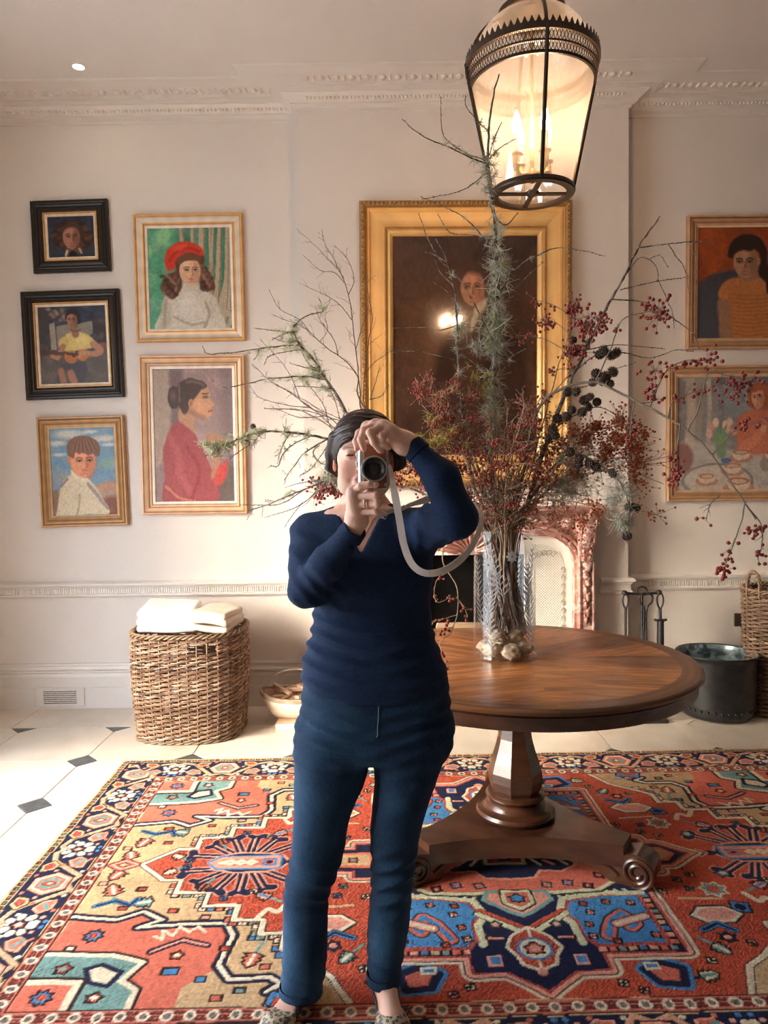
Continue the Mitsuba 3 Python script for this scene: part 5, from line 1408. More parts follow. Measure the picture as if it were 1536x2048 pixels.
k, c, Mx, gw, gh_ = picture([(716, 399), (1142, 396), (1147, 974), (724, 976)], YC, GRAND, p_gent, 'large dark portrait of a gentleman in a wide gilt frame over the fireplace', seed=8, surf='mat_vgilt', res=0.005)
scene[k + '__canvas']['bsdf'] = {'type': 'ref', 'id': 'mat_varnish'}
# carved ornament on the gilt frame: leaves round the outer moulding, beading round the inner
mat('mat_gilt', lambda p, n, uv: mix((0.20, 0.115, 0.04), (0.50, 0.30, 0.11), fbm(p.x * 40, p.y * 40, p.z * 40, 3)), 0.4, metal=0.4)
for d, hh, st, sz, nm in ((0.022, 0.062, 0.026, (0.010, 0.010, 0.015), 'carved_leaves'), (0.160, 0.034, 0.0125, (0.0042, 0.006, 0.0042), 'beading')):
    out = []
    for e in range(4):
        L = (gw if e % 2 == 0 else gh_) - 2 * d
        n = int(L / st)
        for i in range(n):
            s = (i + 0.5) / n - 0.5
            if e % 2 == 0:
                q, R = (s * L, -hh, (1 if e == 0 else -1) * (gh_ / 2 - d)), rotax((0, 1, 0), 0.55 if i % 2 else -0.55)
            else:
                q, R = ((1 if e == 1 else -1) * (gw / 2 - d), -hh, s * L), rotax((0, 1, 0), math.pi / 2 + (0.55 if i % 2 else -0.55))
            if st > 0.02:
                out.append(moved(blob((0, 0, 0), sz, i % 4, 0.3, 1), q, R))
                out.append(moved(blob((0.006, 0.006, 0), (0.006, 0.007, 0.016), i % 3, 0.3, 1), q, rotax((0, 1, 0), 1.57 if e % 2 else 0)))
            else:
                out.append(moved(blob((0, 0, 0), sz, 1, 0.1, 1), q, R))
    m = join(*out)
    put(k + '__' + nm, (m[0] @ Mx.T + c, m[1]), 'mat_gilt', smooth=True, kind='stuff')

# ------------------------------------------------------------------ the rug: every grid point is a knot with its own wool colour
RGX, RGY, RGW, RGH = 0.44, 2.775, 1.80, 1.065
RED, CORAL, NAVY, BLUE, CREAM, BEIGE, TEAL, DARK, PINK, ROSE, GREENISH = (168, 76, 58), (192, 104, 86), (30, 34, 58), (66, 118, 164), (222, 208, 180), (190, 160, 122), (104, 136, 132), (46, 34, 34), (214, 150, 130), (160, 72, 66), (206, 206, 168)
KN = 0.0050
nu, nv = int(2 * RGW / KN), int(2 * RGH / KN)
gu, gv = np.meshgrid(np.linspace(-RGW, RGW, nu), np.linspace(-RGH, RGH, nv))
gu, gv = gu.ravel(), gv.ravel()
U, V = np.abs(gu), np.abs(gv)
col = np.zeros((len(U), 3))
edge = np.minimum(RGW - U, RGH - V)
FU, FV = RGW - 0.285, RGH - 0.285          # half size of the field

# --- field
fi = np.flatnonzero((U < FU) & (V < FV))
rp = Paint(U[fi], V[fi], BEIGE, 3)
P = np.stack([gu[fi] * 9, gv[fi] * 9, 0 * gu[fi]], -1)
rp.u = U[fi] + 0.010 * (meshkit.fbm(P, 2, 2) - 0.5) + 0.004 * np.sin(gu[fi] * 3)
rp.v = V[fi] + 0.010 * (meshkit.fbm(P + 9, 2, 3) - 0.5)


def shape(pts, fill, out=None, w=0.006, out2=None):
    if out2 is not None:
        rp.line(list(pts) + [pts[0]], w * 2.0, out2, soft=0.2, smooth=False)
    rp.poly(pts, fill, False, soft=0)
    if out is not None:
        rp.line(list(pts) + [pts[0]], w, out, soft=0.2, smooth=False)


def rect(x, y, a, b, fill, out=None, w=0.004):
    shape([(x - a, y - b), (x + a, y - b), (x + a, y + b), (x - a, y + b)], fill, out, w)


def bloom(x, y, r, c1, c2, n=8, out=DARK):
    pts = []
    for k in range(2 * n):
        a = math.pi * k / n + 0.2
        q = r * (1.0 if k % 2 else 0.66)
        pts.append((x + q * math.cos(a), y + q * math.sin(a)))
    shape(pts, c1, out, 0.0035)
    rp.ell(x, y, r * 0.42, r * 0.42, c2, soft=0.05)


def leaf(x, y, L, ang, c1, c2, stem=TEAL):
    c, s = math.cos(ang), math.sin(ang)
    def q(a, b): return (x + a * c - b * s, y + a * s + b * c)
    rp.line([q(-L * 0.9, 0), q(0, 0)], 0.006, stem, soft=0.2)
    w = L * 0.5
    pts = [q(-0.1 * L, 0), q(0.05 * L, w), q(0.22 * L, w * 0.55), q(0.35 * L, w * 0.95), q(0.5 * L, w * 0.5), q(0.62 * L, w * 0.7), q(0.95 * L, 0), q(0.62 * L, -w * 0.7), q(0.5 * L, -w * 0.5), q(0.35 * L, -w * 0.95), q(0.22 * L, -w * 0.55), q(0.05 * L, -w)]
    shape(pts, c1, DARK, 0.0035)
    rp.line([q(0.05 * L, 0), q(0.7 * L, 0)], 0.006, c2, soft=0.2)


def hookline(pts, c1, c2, w):
    rp.line(pts, w * 2.1, DARK, soft=0.15, smooth=False)
    rp.line(pts, w * 1.7, c1, soft=0.15, smooth=False)
    rp.line(pts, w * 0.75, c2, soft=0.15, smooth=False)


# spandrels
coral = [(1.51, 0.34), (1.36, 0.36), (1.28, 0.32), (1.22, 0.40), (1.00, 0.38), (0.93, 0.44), (0.97, 0.62), (1.05, 0.70), (1.05, 0.79), (1.53, 0.79)]
shape(coral, CORAL)
hookline([(1.53, 0.33), (1.36, 0.355), (1.28, 0.31), (1.20, 0.36), (1.27, 0.40), (1.12, 0.385), (0.98, 0.385), (0.945, 0.45), (0.965, 0.60), (0.92, 0.66), (0.80, 0.66), (0.76, 0.69), (0.80, 0.72)], NAVY, CREAM, 0.010)
shape([(1.18, 0.79), (1.18, 0.70), (1.24, 0.66), (1.20, 0.58), (1.30, 0.54), (1.53, 0.53), (1.53, 0.79)], TEAL, CREAM, 0.010, DARK)
shape([(1.36, 0.79), (1.36, 0.66), (1.53, 0.66), (1.53, 0.79)], CORAL, CREAM, 0.012, DARK)
bloom(1.44, 0.725, 0.034, BLUE, RED)
shape([(1.25, 0.62), (1.32, 0.58), (1.36, 0.60), (1.33, 0.66), (1.27, 0.68)], CREAM, NAVY, 0.008)
hookline([(1.19, 0.53), (1.10, 0.47), (1.02, 0.50)], NAVY, PINK, 0.007)
rp.line([(1.20, 0.45), (1.17, 0.47), (1.18, 0.42), (1.14, 0.45), (1.13, 0.40), (1.09, 0.43), (1.07, 0.40), (1.04, 0.43)], 0.006, CREAM, soft=0.2, smooth=False)
bloom(1.40, 0.44, 0.035, BLUE, RED); bloom(1.43, 0.60, 0.028, RED, TEAL, 5); bloom(1.29, 0.73, 0.026, ROSE, CREAM, 5); rect(1.10, 0.62, 0.024, 0.016, BLUE, DARK); bloom(1.10, 0.55, 0.024, RED, CREAM, 5); rect(1.45, 0.505, 0.016, 0.012, CREAM, DARK)
# beige ground fillers
leaf(1.42, 0.20, 0.075, -1.2, CORAL, CREAM); leaf(1.27, 0.25, 0.07, 0.2, TEAL, CREAM, BEIGE); leaf(1.44, 0.05, 0.07, 1.2, CORAL, CREAM); leaf(0.86, 0.55, 0.07, 1.3, CORAL, CREAM); leaf(0.72, 0.72, 0.06, 0.3, CORAL, CREAM)
shape([(0.80, 0.79), (0.78, 0.73), (0.70, 0.75), (0.72, 0.79)], RED, BLUE, 0.008, DARK)
hookline([(1.46, 0.27), (1.40, 0.24), (1.34, 0.27), (1.32, 0.23)], BLUE, NAVY, 0.006)
for x, y, c in ((1.33, 0.17, RED), (1.48, 0.13, PINK), (1.18, 0.31, RED), (1.06, 0.35, PINK), (0.88, 0.47, BLUE), (1.36, 0.29, RED), (0.82, 0.61, CORAL), (0.94, 0.74, CORAL), (0.88, 0.71, TEAL), (1.0, 0.66, BLUE), (1.20, 0.20, CORAL), (0.96, 0.52, RED)):
    rect(x, y, 0.016, 0.012, c, DARK, 0.0035)
# the big red lozenge with its stepped white edge and chequers
steps = [(1.40, -0.02), (1.27, 0.115), (1.20, 0.115), (1.20, 0.20), (1.08, 0.20), (1.08, 0.285), (0.96, 0.285), (0.96, 0.37), (0.86, 0.37), (0.86, 0.45), (0.78, 0.45), (0.78, 0.53), (0.70, 0.60), (0.62, 0.66), (0.55, 0.80)]
shape(steps + [(-0.1, 0.80), (-0.1, -0.02)], RED)
for k in range(2, len(steps) - 3):
    a, b = np.array(steps[k]), np.array(steps[k + 1])
    n = max(1, int(np.linalg.norm(b - a) / 0.030))
    for i in range(n):
        p = a + (b - a) * (i + 0.5) / n + np.array([0.017, 0.017])
        rect(p[0], p[1], 0.014, 0.014, (CREAM, BLUE, CORAL, CREAM, TEAL)[(k + i) % 5], DARK, 0.003)
        rp.ell(p[0], p[1], 0.004, 0.004, RED, soft=0.1)
rp.line(steps, 0.013, DARK, soft=0.1, smooth=False); rp.line(steps, 0.0095, CREAM, soft=0.1, smooth=False)
hookline([(1.52, -0.02), (1.45, 0.03), (1.40, 0.0)], ROSE, PINK, 0.008)
# dark crab-like palmette on the long axis
for a in (8, 38, 66, 92, 118, 146):
    r = math.radians(a)
    c, s = math.cos(r), math.sin(r)
    L = 0.165 if a not in (8, 146) else 0.19
    p0 = (0.98 + 0.07 * c, 0.035 + 0.03 * s)
    p1 = (0.98 + L * c * 1.15, 0.03 + L * s)
    p2 = (p1[0] + 0.034 * math.cos(r + 1.1), p1[1] + 0.034 * math.sin(r + 1.1))
    p3 = (p1[0] + 0.03 * math.cos(r - 1.0), p1[1] + 0.03 * math.sin(r - 1.0))
    for w, cc in ((0.024, PINK), (0.018, NAVY)):
        rp.line([p0, p1, p2], w, cc, soft=0.15, smooth=False); rp.line([p1, p3], w * 0.8, cc, soft=0.15, smooth=False)
    rp.line([p0, p1], 0.0045, PINK, soft=0.2, smooth=False)
shape([(1.13, -0.02), (1.10, 0.045), (1.02, 0.075), (0.90, 0.07), (0.84, 0.045), (0.80, -0.02)], NAVY, PINK, 0.006)
shape([(1.12, -0.02), (1.08, 0.032), (0.86, 0.036), (0.86, -0.02)], CORAL, PINK, 0.010, BLUE)
rp.line([(1.08, 0.0), (1.04, 0.016), (1.02, 0.0), (1.0, 0.016), (0.98, 0.0), (0.96, 0.016), (0.94, 0.0)], 0.009, CREAM, soft=0.2, smooth=False)
rect(0.89, 0.0, 0.022, 0.022, CORAL, BLUE); rp.ell(0.89, 0, 0.011, 0.011, NAVY, soft=0.1)
rp.line([(0.81, 0.0), (0.70, 0.0)], 0.016, NAVY, soft=0.1); shape([(0.76, 0.03), (0.73, 0.0), (0.76, -0.03), (0.79, 0)], NAVY, PINK, 0.005)
# fillers on the red
leaf(1.24, 0.045, 0.055, 0.6, PINK, CREAM); leaf(1.10, 0.15, 0.05, 1.2, CORAL, DARK); leaf(0.86, 0.24, 0.06, -0.5, PINK, BLUE); bloom(0.70, 0.25, 0.050, TEAL, RED, 7, CREAM); bloom(0.78, 0.15, 0.03, BLUE, CREAM, 5); bloom(0.74, 0.36, 0.045, BLUE, NAVY, 4)
rp.line([(0.88, 0.36), (0.85, 0.31), (0.82, 0.33), (0.79, 0.28)], 0.010, CREAM, soft=0.2); rp.line([(0.56, 0.30), (0.70, 0.31)], 0.007, BEIGE, soft=0.2)
shape([(0.56, 0.40), (0.60, 0.36), (0.68, 0.36), (0.72, 0.40), (0.68, 0.44), (0.60, 0.44)], PINK, CREAM, 0.007, DARK); hookline([(0.56, 0.48), (0.62, 0.45), (0.66, 0.49)], BLUE, NAVY, 0.007)
leaf(0.56, 0.56, 0.06, 0.9, TEAL, CREAM); leaf(0.46, 0.70, 0.06, -0.2, GREENISH, TEAL, NAVY); bloom(0.62, 0.52, 0.03, NAVY, PINK, 6)
for k in range(5):
    rp.line([(0.33 + 0.02 * k, 0.66 + 0.012 * (k % 2)), (0.34 + 0.02 * k, 0.72 - 0.012 * k)], 0.010, (NAVY, NAVY, BLUE)[k % 3], soft=0.2)
shape([(0.30, 0.66), (0.36, 0.63), (0.42, 0.66), (0.40, 0.73), (0.33, 0.72)], CORAL, NAVY, 0.013, BLUE); rect(0.33, 0.645, 0.02, 0.012, BLUE, CREAM)
for x, y, c in ((0.22, 0.72, CREAM), (0.17, 0.67, BEIGE), (0.27, 0.75, PINK), (0.52, 0.63, CREAM), (0.62, 0.24, BLUE), (0.66, 0.15, PINK), (0.60, 0.18, TEAL), (0.92, 0.20, CREAM), (1.02, 0.24, BLUE), (0.68, 0.55, PINK), (0.52, 0.25, CREAM), (0.64, 0.10, CORAL), (1.20, 0.02, BLUE)):
    bloom(x, y, 0.020, c, DARK, 4)
# central medallion: navy with light blue corner boxes, pendants on both axes
med = [(0.74, -0.02), (0.62, 0.075), (0.56, 0.075), (0.56, 0.12), (0.46, 0.12), (0.46, 0.58), (0.20, 0.58), (0.20, 0.66), (0.10, 0.66), (0.0, 0.745), (-0.1, 0.66), (-0.1, -0.02)]
rp.line(med, 0.040, CREAM, soft=0.1, smooth=False); rp.line(med, 0.028, DARK, soft=0.1, smooth=False); rp.line(med, 0.024, PINK, soft=0.1, smooth=False); rp.line(med, 0.009, ROSE, soft=0.1, smooth=False)
shape(med, NAVY)
for x, y in [(0.455 + 0.0, 0.16 + 0.032 * k) for k in range(13)] + [(0.22 + 0.032 * k, 0.575) for k in range(8)]:
    rect(x - 0.012, y - 0.012, 0.014, 0.013, (CORAL, TEAL, BEIGE, BLUE, PINK)[int(x * 31 + y * 31) % 5], DARK, 0.003)
shape([(0.425, 0.27), (0.425, 0.545), (0.20, 0.545), (0.17, 0.50), (0.17, 0.42), (0.14, 0.38), (0.17, 0.30), (0.30, 0.27)], BLUE, ROSE, 0.008)
rp.line([(0.44, 0.26), (0.30, 0.255), (0.155, 0.29), (0.125, 0.38), (0.155, 0.43), (0.155, 0.53)], 0.013, GREENISH, soft=0.15, smooth=False)
for k in range(9):
    rp.line([(0.40 - 0.03 * k, 0.257 + 0.004 * k), (0.385 - 0.03 * k, 0.235 + 0.004 * k)], 0.006, GREENISH, soft=0.2)
hookline([(0.25, 0.50), (0.29, 0.42), (0.33, 0.38), (0.36, 0.44), (0.34, 0.46)], CORAL, BLUE, 0.013); hookline([(0.30, 0.44), (0.40, 0.40)], PINK, CREAM, 0.010)
for x, y, c in ((0.22, 0.32, ROSE), (0.30, 0.31, PINK), (0.38, 0.32, CREAM), (0.21, 0.44, PINK), (0.23, 0.37, CREAM), (0.40, 0.50, PINK), (0.27, 0.525, ROSE), (0.20, 0.50, CREAM)):
    bloom(x, y, 0.018, c, RED, 4, DARK)
rp.line([(0.15, 0.37), (0.02, 0.47)], 0.014, DARK, soft=0.1); rp.line([(0.15, 0.37), (0.02, 0.47)], 0.011, GREENISH, soft=0.1); rp.line([(0.14, 0.35), (0.01, 0.445)], 0.009, RED, soft=0.1)
shape([(0, 0.44), (0.06, 0.49), (0.085, 0.545), (0.06, 0.59), (0.05, 0.63), (0, 0.66)], RED, CREAM, 0.006); rp.ell(0, 0.555, 0.055, 0.055, BLUE, soft=0.05); rp.ell(0, 0.555, 0.046, 0.046, CREAM, soft=0.05); bloom(0, 0.555, 0.034, CORAL, PINK, 6, DARK); rp.ell(0, 0.665, 0.018, 0.018, PINK, soft=0.1)
bloom(0.10, 0.43, 0.022, TEAL, PINK, 5); bloom(0.13, 0.50, 0.016, RED, PINK, 4); rect(0.13, 0.61, 0.018, 0.022, BLUE, PINK); rp.line([(0.13, 0.5), (0.09, 0.5)], 0.005, PINK)
# inner field of the medallion: coral with navy arms
shape([(0.40, -0.02), (0.40, 0.16), (0.30, 0.235), (0.14, 0.25), (0, 0.235), (-0.1, 0.2), (-0.1, -0.02)], CORAL, GREENISH, 0.009, DARK)
shape([(0.10, 0.24), (0.12, 0.29), (0.04, 0.36), (0, 0.385), (-0.1, 0.36), (-0.1, 0.24)], PINK, TEAL, 0.008); shape([(0.045, 0.235), (0.045, 0.31), (0.0, 0.345), (-0.05, 0.3), (-0.05, 0.235)], CORAL, GREENISH, 0.007, DARK); bloom(0, 0.28, 0.03, BLUE, BLUE, 6)
shape([(0.28, -0.02), (0.26, 0.07), (0.20, 0.11), (0.12, 0.10), (0.09, 0.15), (0.0, 0.16), (-0.1, 0.16), (-0.1, -0.02)], NAVY, PINK, 0.007); rect(0, 0.0, 0.075, 0.05, ROSE, GREENISH, 0.008); bloom(0, 0, 0.035, BLUE, CREAM, 5)
for k in range(4):
    rp.line([(0.10 + 0.05 * k, 0.01 + 0.02 * (k % 2)), (0.13 + 0.05 * k, 0.06)], 0.007, (GREENISH, PINK)[k % 2], soft=0.2)
for x, y, c in ((0.20, 0.19, BLUE), (0.12, 0.20, TEAL), (0.33, 0.14, NAVY), (0.34, 0.07, BLUE), (0.27, 0.21, NAVY)):
    bloom(x, y, 0.024, c, CORAL, 4)
shape([(0.68, -0.02), (0.62, 0.045), (0.50, 0.05), (0.50, -0.02)], BEIGE, CORAL, 0.008, DARK); bloom(0.57, 0.0, 0.024, RED, TEAL, 5); bloom(0.43, 0.06, 0.026, CORAL, CREAM, 5)
col[fi] = rp.c

# --- borders: one repeat painted in (along, across) coordinates
bi = np.flatnonzero(edge < 0.290)
hor = (RGH - V[bi]) < (RGW - U[bi])
along = np.where(hor, gu[bi], gv[bi] + 0.37)
PER = 0.50
s = np.abs(((along / PER) % 1.0) - 0.5) * 2
t = edge[bi]
P = np.stack([gu[bi] * 12, gv[bi] * 12, 0 * t], -1)
bp = Paint(s * PER / 2 + 0.008 * (meshkit.fbm(P, 2, 7) - 0.5), t + 0.008 * (meshkit.fbm(P + 5, 2, 8) - 0.5), NAVY, 5)
rp = bp
shape([(-1, -0.1), (1, -0.1), (1, 0.036), (-1, 0.036)], BEIGE)
for k in range(10):
    rect(0.0 + 0.03 * k, 0.020, 0.009, 0.007, (CORAL, TEAL, RED)[k % 3], DARK, 0.003)
rp.line([(-1, 0.0385), (1, 0.0385)], 0.0035, NAVY, soft=0.1)
hookline([(-0.02, 0.18), (0.05, 0.215), (0.10, 0.15), (0.16, 0.075), (0.22, 0.055), (0.27, 0.09)], BEIGE, PINK, 0.006)
shape([(0.07, 0.125), (0.035, 0.185), (-0.05, 0.185), (-0.05, 0.065), (0.035, 0.065)], CREAM, PINK, 0.006, DARK); shape([(0.048, 0.125), (0.024, 0.165), (-0.05, 0.165), (-0.05, 0.085), (0.024, 0.085)], TEAL, CORAL, 0.006); rp.ell(0, 0.125, 0.018, 0.026, RED, soft=0.1); rp.ell(0, 0.125, 0.008, 0.012, CREAM, soft=0.1)
for k in range(8):
    a = k * math.pi / 4 + 0.2
    rp.ell(0.25 + 0.046 * math.cos(a), 0.13 + 0.046 * math.sin(a), 0.019, 0.015, CREAM, rot=a, soft=0.1)
bloom(0.25, 0.13, 0.026, CORAL, CREAM, 5)
shape([(0.11, 0.195), (0.16, 0.20), (0.185, 0.165), (0.16, 0.135), (0.12, 0.155)], CORAL, PINK, 0.005, DARK); rp.line([(0.135, 0.165), (0.165, 0.185)], 0.008, TEAL, soft=0.2)
shape([(0.09, 0.055), (0.13, 0.05), (0.155, 0.075), (0.13, 0.10), (0.10, 0.09)], ROSE, BEIGE, 0.005, DARK)
for x, y, c in ((0.09, 0.11, PINK), (0.19, 0.10, CREAM), (0.17, 0.21, CORAL), (0.21, 0.19, PINK), (0.08, 0.21, CREAM), (0.13, 0.12, CORAL), (0.20, 0.065, PINK), (0.235, 0.21, BLUE), (0.06, 0.05, CORAL)):
    rp.ell(x, y, 0.009, 0.009, c, soft=0.1)
shape([(-1, 0.222), (1, 0.222), (1, 0.226), (-1, 0.226)], BEIGE); shape([(-1, 0.228), (1, 0.228), (1, 0.287), (-1, 0.287)], (176, 104, 88))
rp.line([(-1, 0.2285), (1, 0.2285)], 0.003, DARK, soft=0.1); rp.line([(-1, 0.286), (1, 0.286)], 0.003, DARK, soft=0.1); rp.line([(-1, 0.291), (1, 0.291)], 0.004, BEIGE, soft=0.1)
for k in range(-1, 6):
    x = 0.0625 * k
    rp.ell(x, 0.257, 0.018, 0.020, CREAM, soft=0.1); rp.ell(x, 0.257, 0.010, 0.012, (110, 100, 96), soft=0.1)
    for dx in (-0.008, 0.008):
        for dy in (-0.012, 0.012):
            rp.line([(x + 0.03125 + dx - 0.004, 0.257 + dy), (x + 0.03125 + dx + 0.004, 0.257 + dy + 0.002)], 0.0055, (92, 44, 42), soft=0.2)
    rp.line([(x + 0.021, 0.257), (x + 0.041, 0.257)], 0.003, (92, 44, 42), soft=0.2)
col[bi] = bp.c
# wool: abrash bands and single-knot variation
rnd = np.random.RandomState(9)
n1 = meshkit.fbm(np.stack([gu * 2.2, gv * 8, 0 * gu], -1), 3, 4) - 0.5
col *= (1 + 0.22 * n1 + 0.07 * rnd.randn(len(gu)))[:, None]
pz = 0.010 + 0.0012 * meshkit.noise(np.stack([gu * 90, gv * 90, 0 * gu], -1), 3) + 0.0015 * np.where(col.sum(1) > 300, 1, 0)
i, j = np.meshgrid(np.arange(nv - 1), np.arange(nu - 1), indexing='ij')
f = tri(np.stack([i * nu + j, i * nu + j + 1, (i + 1) * nu + j + 1, (i + 1) * nu + j], -1).reshape(-1, 4))
R2 = rotz(math.radians(0.9))
pile = np.stack([gu, gv, pz], -1) @ R2.T + [RGX, RGY, 0]
mat('mat_wool', VC, 0.95, spec=0.1, sheen=0.15)
rg = thing('patterned_rug', 'large red and navy geometric patterned rug lying on the stone floor', 'rug')
put(rg + '__pile', (pile, f), 'mat_wool', smooth=False, color=np.clip(lin(np.clip(col, 0, 255)), 0, 1))
bk_ = [(-RGW, -RGH), (RGW, -RGH), (RGW, RGH), (-RGW, RGH)]
m = prism(np.array(bk_) @ R2[:2, :2].T + [RGX, RGY], 0.002, 0.0095)
put(rg + '__backing', m, matte('mat_backing', (0.45, 0.33, 0.24)))
fr_ = []
for sgn in (-1, 1):
    for y in np.arange(-RGH + 0.01, RGH, 0.011):
        fr_.append(strap(np.array([(sgn * RGW, y, 0.006), (sgn * (RGW + 0.012), y + 0.002 * rnd.randn(), 0.004), (sgn * (RGW + 0.026), y + 0.004 * rnd.randn(), 0.003)]) @ R2.T + [RGX, RGY, 0], (0, 1, 0), 0.005, 0.002))
put(rg + '__fringe', join(*fr_), matte('mat_fringe', (0.72, 0.64, 0.52)), kind='stuff')

# ------------------------------------------------------------------ the woman holding a camera
from scipy.interpolate import PchipInterpolator
D0 = 2.02


def loft(rows, ex=2.3):
    """rows of (image row, left, right, distance, half depth[, shift]): a body section by section; returns its distance function."""
    z, cx, cy, ax, ay = [], [], [], [], []
    for py, xl, xr, Y, hd in rows:
        a, b = at(xl, py, Y), at(xr, py, Y)
        z.append((a[2] + b[2]) / 2); cx.append((a[0] + b[0]) / 2); cy.append(Y); ax.append((b[0] - a[0]) / 2); ay.append(hd)
    o = np.argsort(z)
    z = np.array(z)[o]
    fs = [PchipInterpolator(z, np.array(q)[o]) for q in (cx, cy, ax, ay)]

    def f(p, grow=0.0):
        zz = np.clip(p[:, 2], z[0], z[-1])
        c, d, a, b = (g(zz) for g in fs)
        a, b = a + grow, b + grow
        r = (np.abs((p[:, 0] - c) / a) ** ex + np.abs((p[:, 1] - d) / b) ** ex) ** (1 / ex)
        dd = (r - 1) * np.minimum(a, b)
        dz = np.abs(p[:, 2] - (z[0] + z[-1]) / 2) - (z[-1] - z[0]) / 2
        return np.where(dz > 0, np.hypot(np.maximum(dd, 0), np.maximum(dz, 0)) + np.minimum(np.maximum(dd, dz), 0), np.maximum(dd, -0.02 + 0 * dd))
    return f


TORSO = [(1006, 682, 778, 2.03, 0.050), (1018, 652, 806, 2.035, 0.066), (1034, 622, 836, 2.035, 0.082), (1055, 606, 850, 2.03, 0.094), (1090, 604, 858, 2.02, 0.108), (1130, 611, 866, 2.01, 0.118), (1170, 620, 866, 2.01, 0.114), (1215, 627, 861, 2.015, 0.104), (1260, 622, 866, 2.02, 0.104),
         (1300, 611, 880, 2.02, 0.112), (1330, 604, 890, 2.02, 0.118), (1355, 604, 895, 2.02, 0.122), (1388, 607, 897, 2.02, 0.122)]
torso = loft(TORSO)
S1, E1, W1 = at(621, 1068, 2.03), at(614, 1180, 1.91), at(711, 1056, 1.80)
S2, E2, W2 = at(836, 1062, 2.03), at(911, 1036, 1.755), at(822, 889, 1.765)
M2 = at(884, 957, 1.745)


def arms(p, g=0.0, k=0.03):
    a = chain(p, [S1, (S1 + E1) / 2, E1], [0.056 + g, 0.052 + g, 0.046 + g], 0.02)
    a = smin(a, chain(p, [E1, (E1 * 0.55 + W1 * 0.45), W1], [0.046 + g, 0.044 + g, 0.028 + g], 0.02), 0.02)
    b = chain(p, [S2, (S2 + E2) / 2, E2], [0.060 + g, 0.056 + g, 0.049 + g], 0.02)
    b = smin(b, chain(p, [E2, M2, W2], [0.049 + g, 0.041 + g, 0.0255 + g], 0.02), 0.02)
    return a, b


def folds(p, c, n, wl, amp, R, seed=0):
    """Cloth folds: ridges across direction n around point c, fading over distance R."""
    d = p - np.asarray(c)
    n = np.asarray(n, float) / np.linalg.norm(n)
    w = np.exp(-(d * d).sum(1) / (R * R))
    ph = (d @ n) / wl * 2 * np.pi + 3.5 * meshkit.fbm(p * 9 + seed, 2, seed)
    return amp * w * (1 - np.abs(np.sin(ph / 2)) * 2)


VL, VR, VB = at(661, 1005, 1.95), at(777, 998, 1.95), at(722, 1108, 1.90)


def neckline(p):
    """Negative inside the V opening (front) and the neck hole."""
    def side(a, b):
        t = np.array([b[0] - a[0], b[2] - a[2]]); t /= np.linalg.norm(t)
        return (p[:, 0] - a[0]) * t[1] - (p[:, 2] - a[2]) * t[0]
    v = np.maximum(side(VL, VB), -side(VR, VB))
    v = np.maximum(v, p[:, 1] - 2.04)
    nk = seg(p, at(722, 1012, 2.02), at(726, 900, 2.03), 0.069, 0.075)
    return np.minimum(v, nk)


HEMZ = at(750, 1388, D0)[2]


def sweater(p):
    d = torso(p, 0.0)
    a, b = arms(p)
    d = smin(smin(d, a, 0.035), b, 0.045)
    d = d - folds(p, at(640, 1300, 1.93), (0.25, 0, 1), 0.045, 0.006, 0.13, 3) - folds(p, at(850, 1310, 1.93), (-0.25, 0, 1), 0.05, 0.004, 0.12, 4)
    d = d - folds(p, E1 + [0.03, -0.02, 0.02], (0.8, 0, 0.6), 0.035, 0.004, 0.07, 5) - folds(p, (E2 * 0.6 + S2 * 0.4), (1, 0.2, 0.35), 0.026, 0.0055, 0.09, 6) - folds(p, at(625, 1110, 2.0), (0.5, 0, 1), 0.05, 0.005, 0.09, 7)
    d = d - 0.003 * (meshkit.fbm(p * 11, 2, 9) - 0.5) * 2
    d = smax(d, -neckline(p), 0.004)
    hem = HEMZ + 0.045 * np.clip(np.abs(p[:, 0] - at(750, 1388, D0)[0]) / 0.2, 0, 1) ** 2 * 0.75
    d = np.maximum(d, np.where(np.hypot(p[:, 0] - at(750, 1300, D0)[0], p[:, 1] - D0) < 0.26, hem - p[:, 2], -1))
    # the sleeves end at the cuffs
    for w, e in ((W1, E1), (W2, M2)):
        t = (w - e) / np.linalg.norm(w - e)
        near = np.linalg.norm(p - w, axis=1) < 0.075
        d = np.maximum(d, np.where(near, (p - w) @ t, -1))
    return d


NAVYC = (0.0125, 0.025, 0.060)


def knit(p, n, uv):
    return mi.Color3f(*NAVYC) * (0.85 + 0.35 * fbm(p.x * 160, p.y * 160, p.z * 160, 2))


mat('mat_knit', knit, 0.9, spec=0.10, sheen=0.35, bump=lambda p, n, uv: 0.0007 * fbm(p.x * 260, p.y * 260, p.z * 260, 2))
pe = thing('person', 'dark haired woman in a navy jumper and jeans raising a camera to her eye', 'person')
sw = nets(sweater, (-0.36, 1.60, HEMZ - 0.05), (0.33, 2.22, at(728, 960, 2.0)[2] + 0.15), 0.0062)
put(pe + '__jumper', sw, 'mat_knit', smooth=True)
for c, w, e, r in ((0, W1, E1, 0.0305), (1, W2, M2, 0.028)):     # ribbed cuffs
    t = (w - e) / np.linalg.norm(w - e)
    a = np.cross(t, [0, 0, 1.0]); a /= np.linalg.norm(a); b = np.cross(t, a)
    th = np.arange(56) * 2 * np.pi / 56
    V_ = []
    for s, rr in ((-0.030, r + 0.003), (-0.002, r + 0.0005), (0.001, r - 0.002), (-0.004, r - 0.005)):
        q = rr + 0.0006 * np.cos(th * 28)
        V_.append(w + t * s + np.outer(q * np.cos(th), a) + np.outer(q * np.sin(th), b))
    q = np.array([[i * 56 + j, i * 56 + (j + 1) % 56, (i + 1) * 56 + (j + 1) % 56, (i + 1) * 56 + j] for i in range(3) for j in range(56)])
    put(pe + '__cuff', (np.vstack(V_), tri(q)), 'mat_knit', smooth=True)
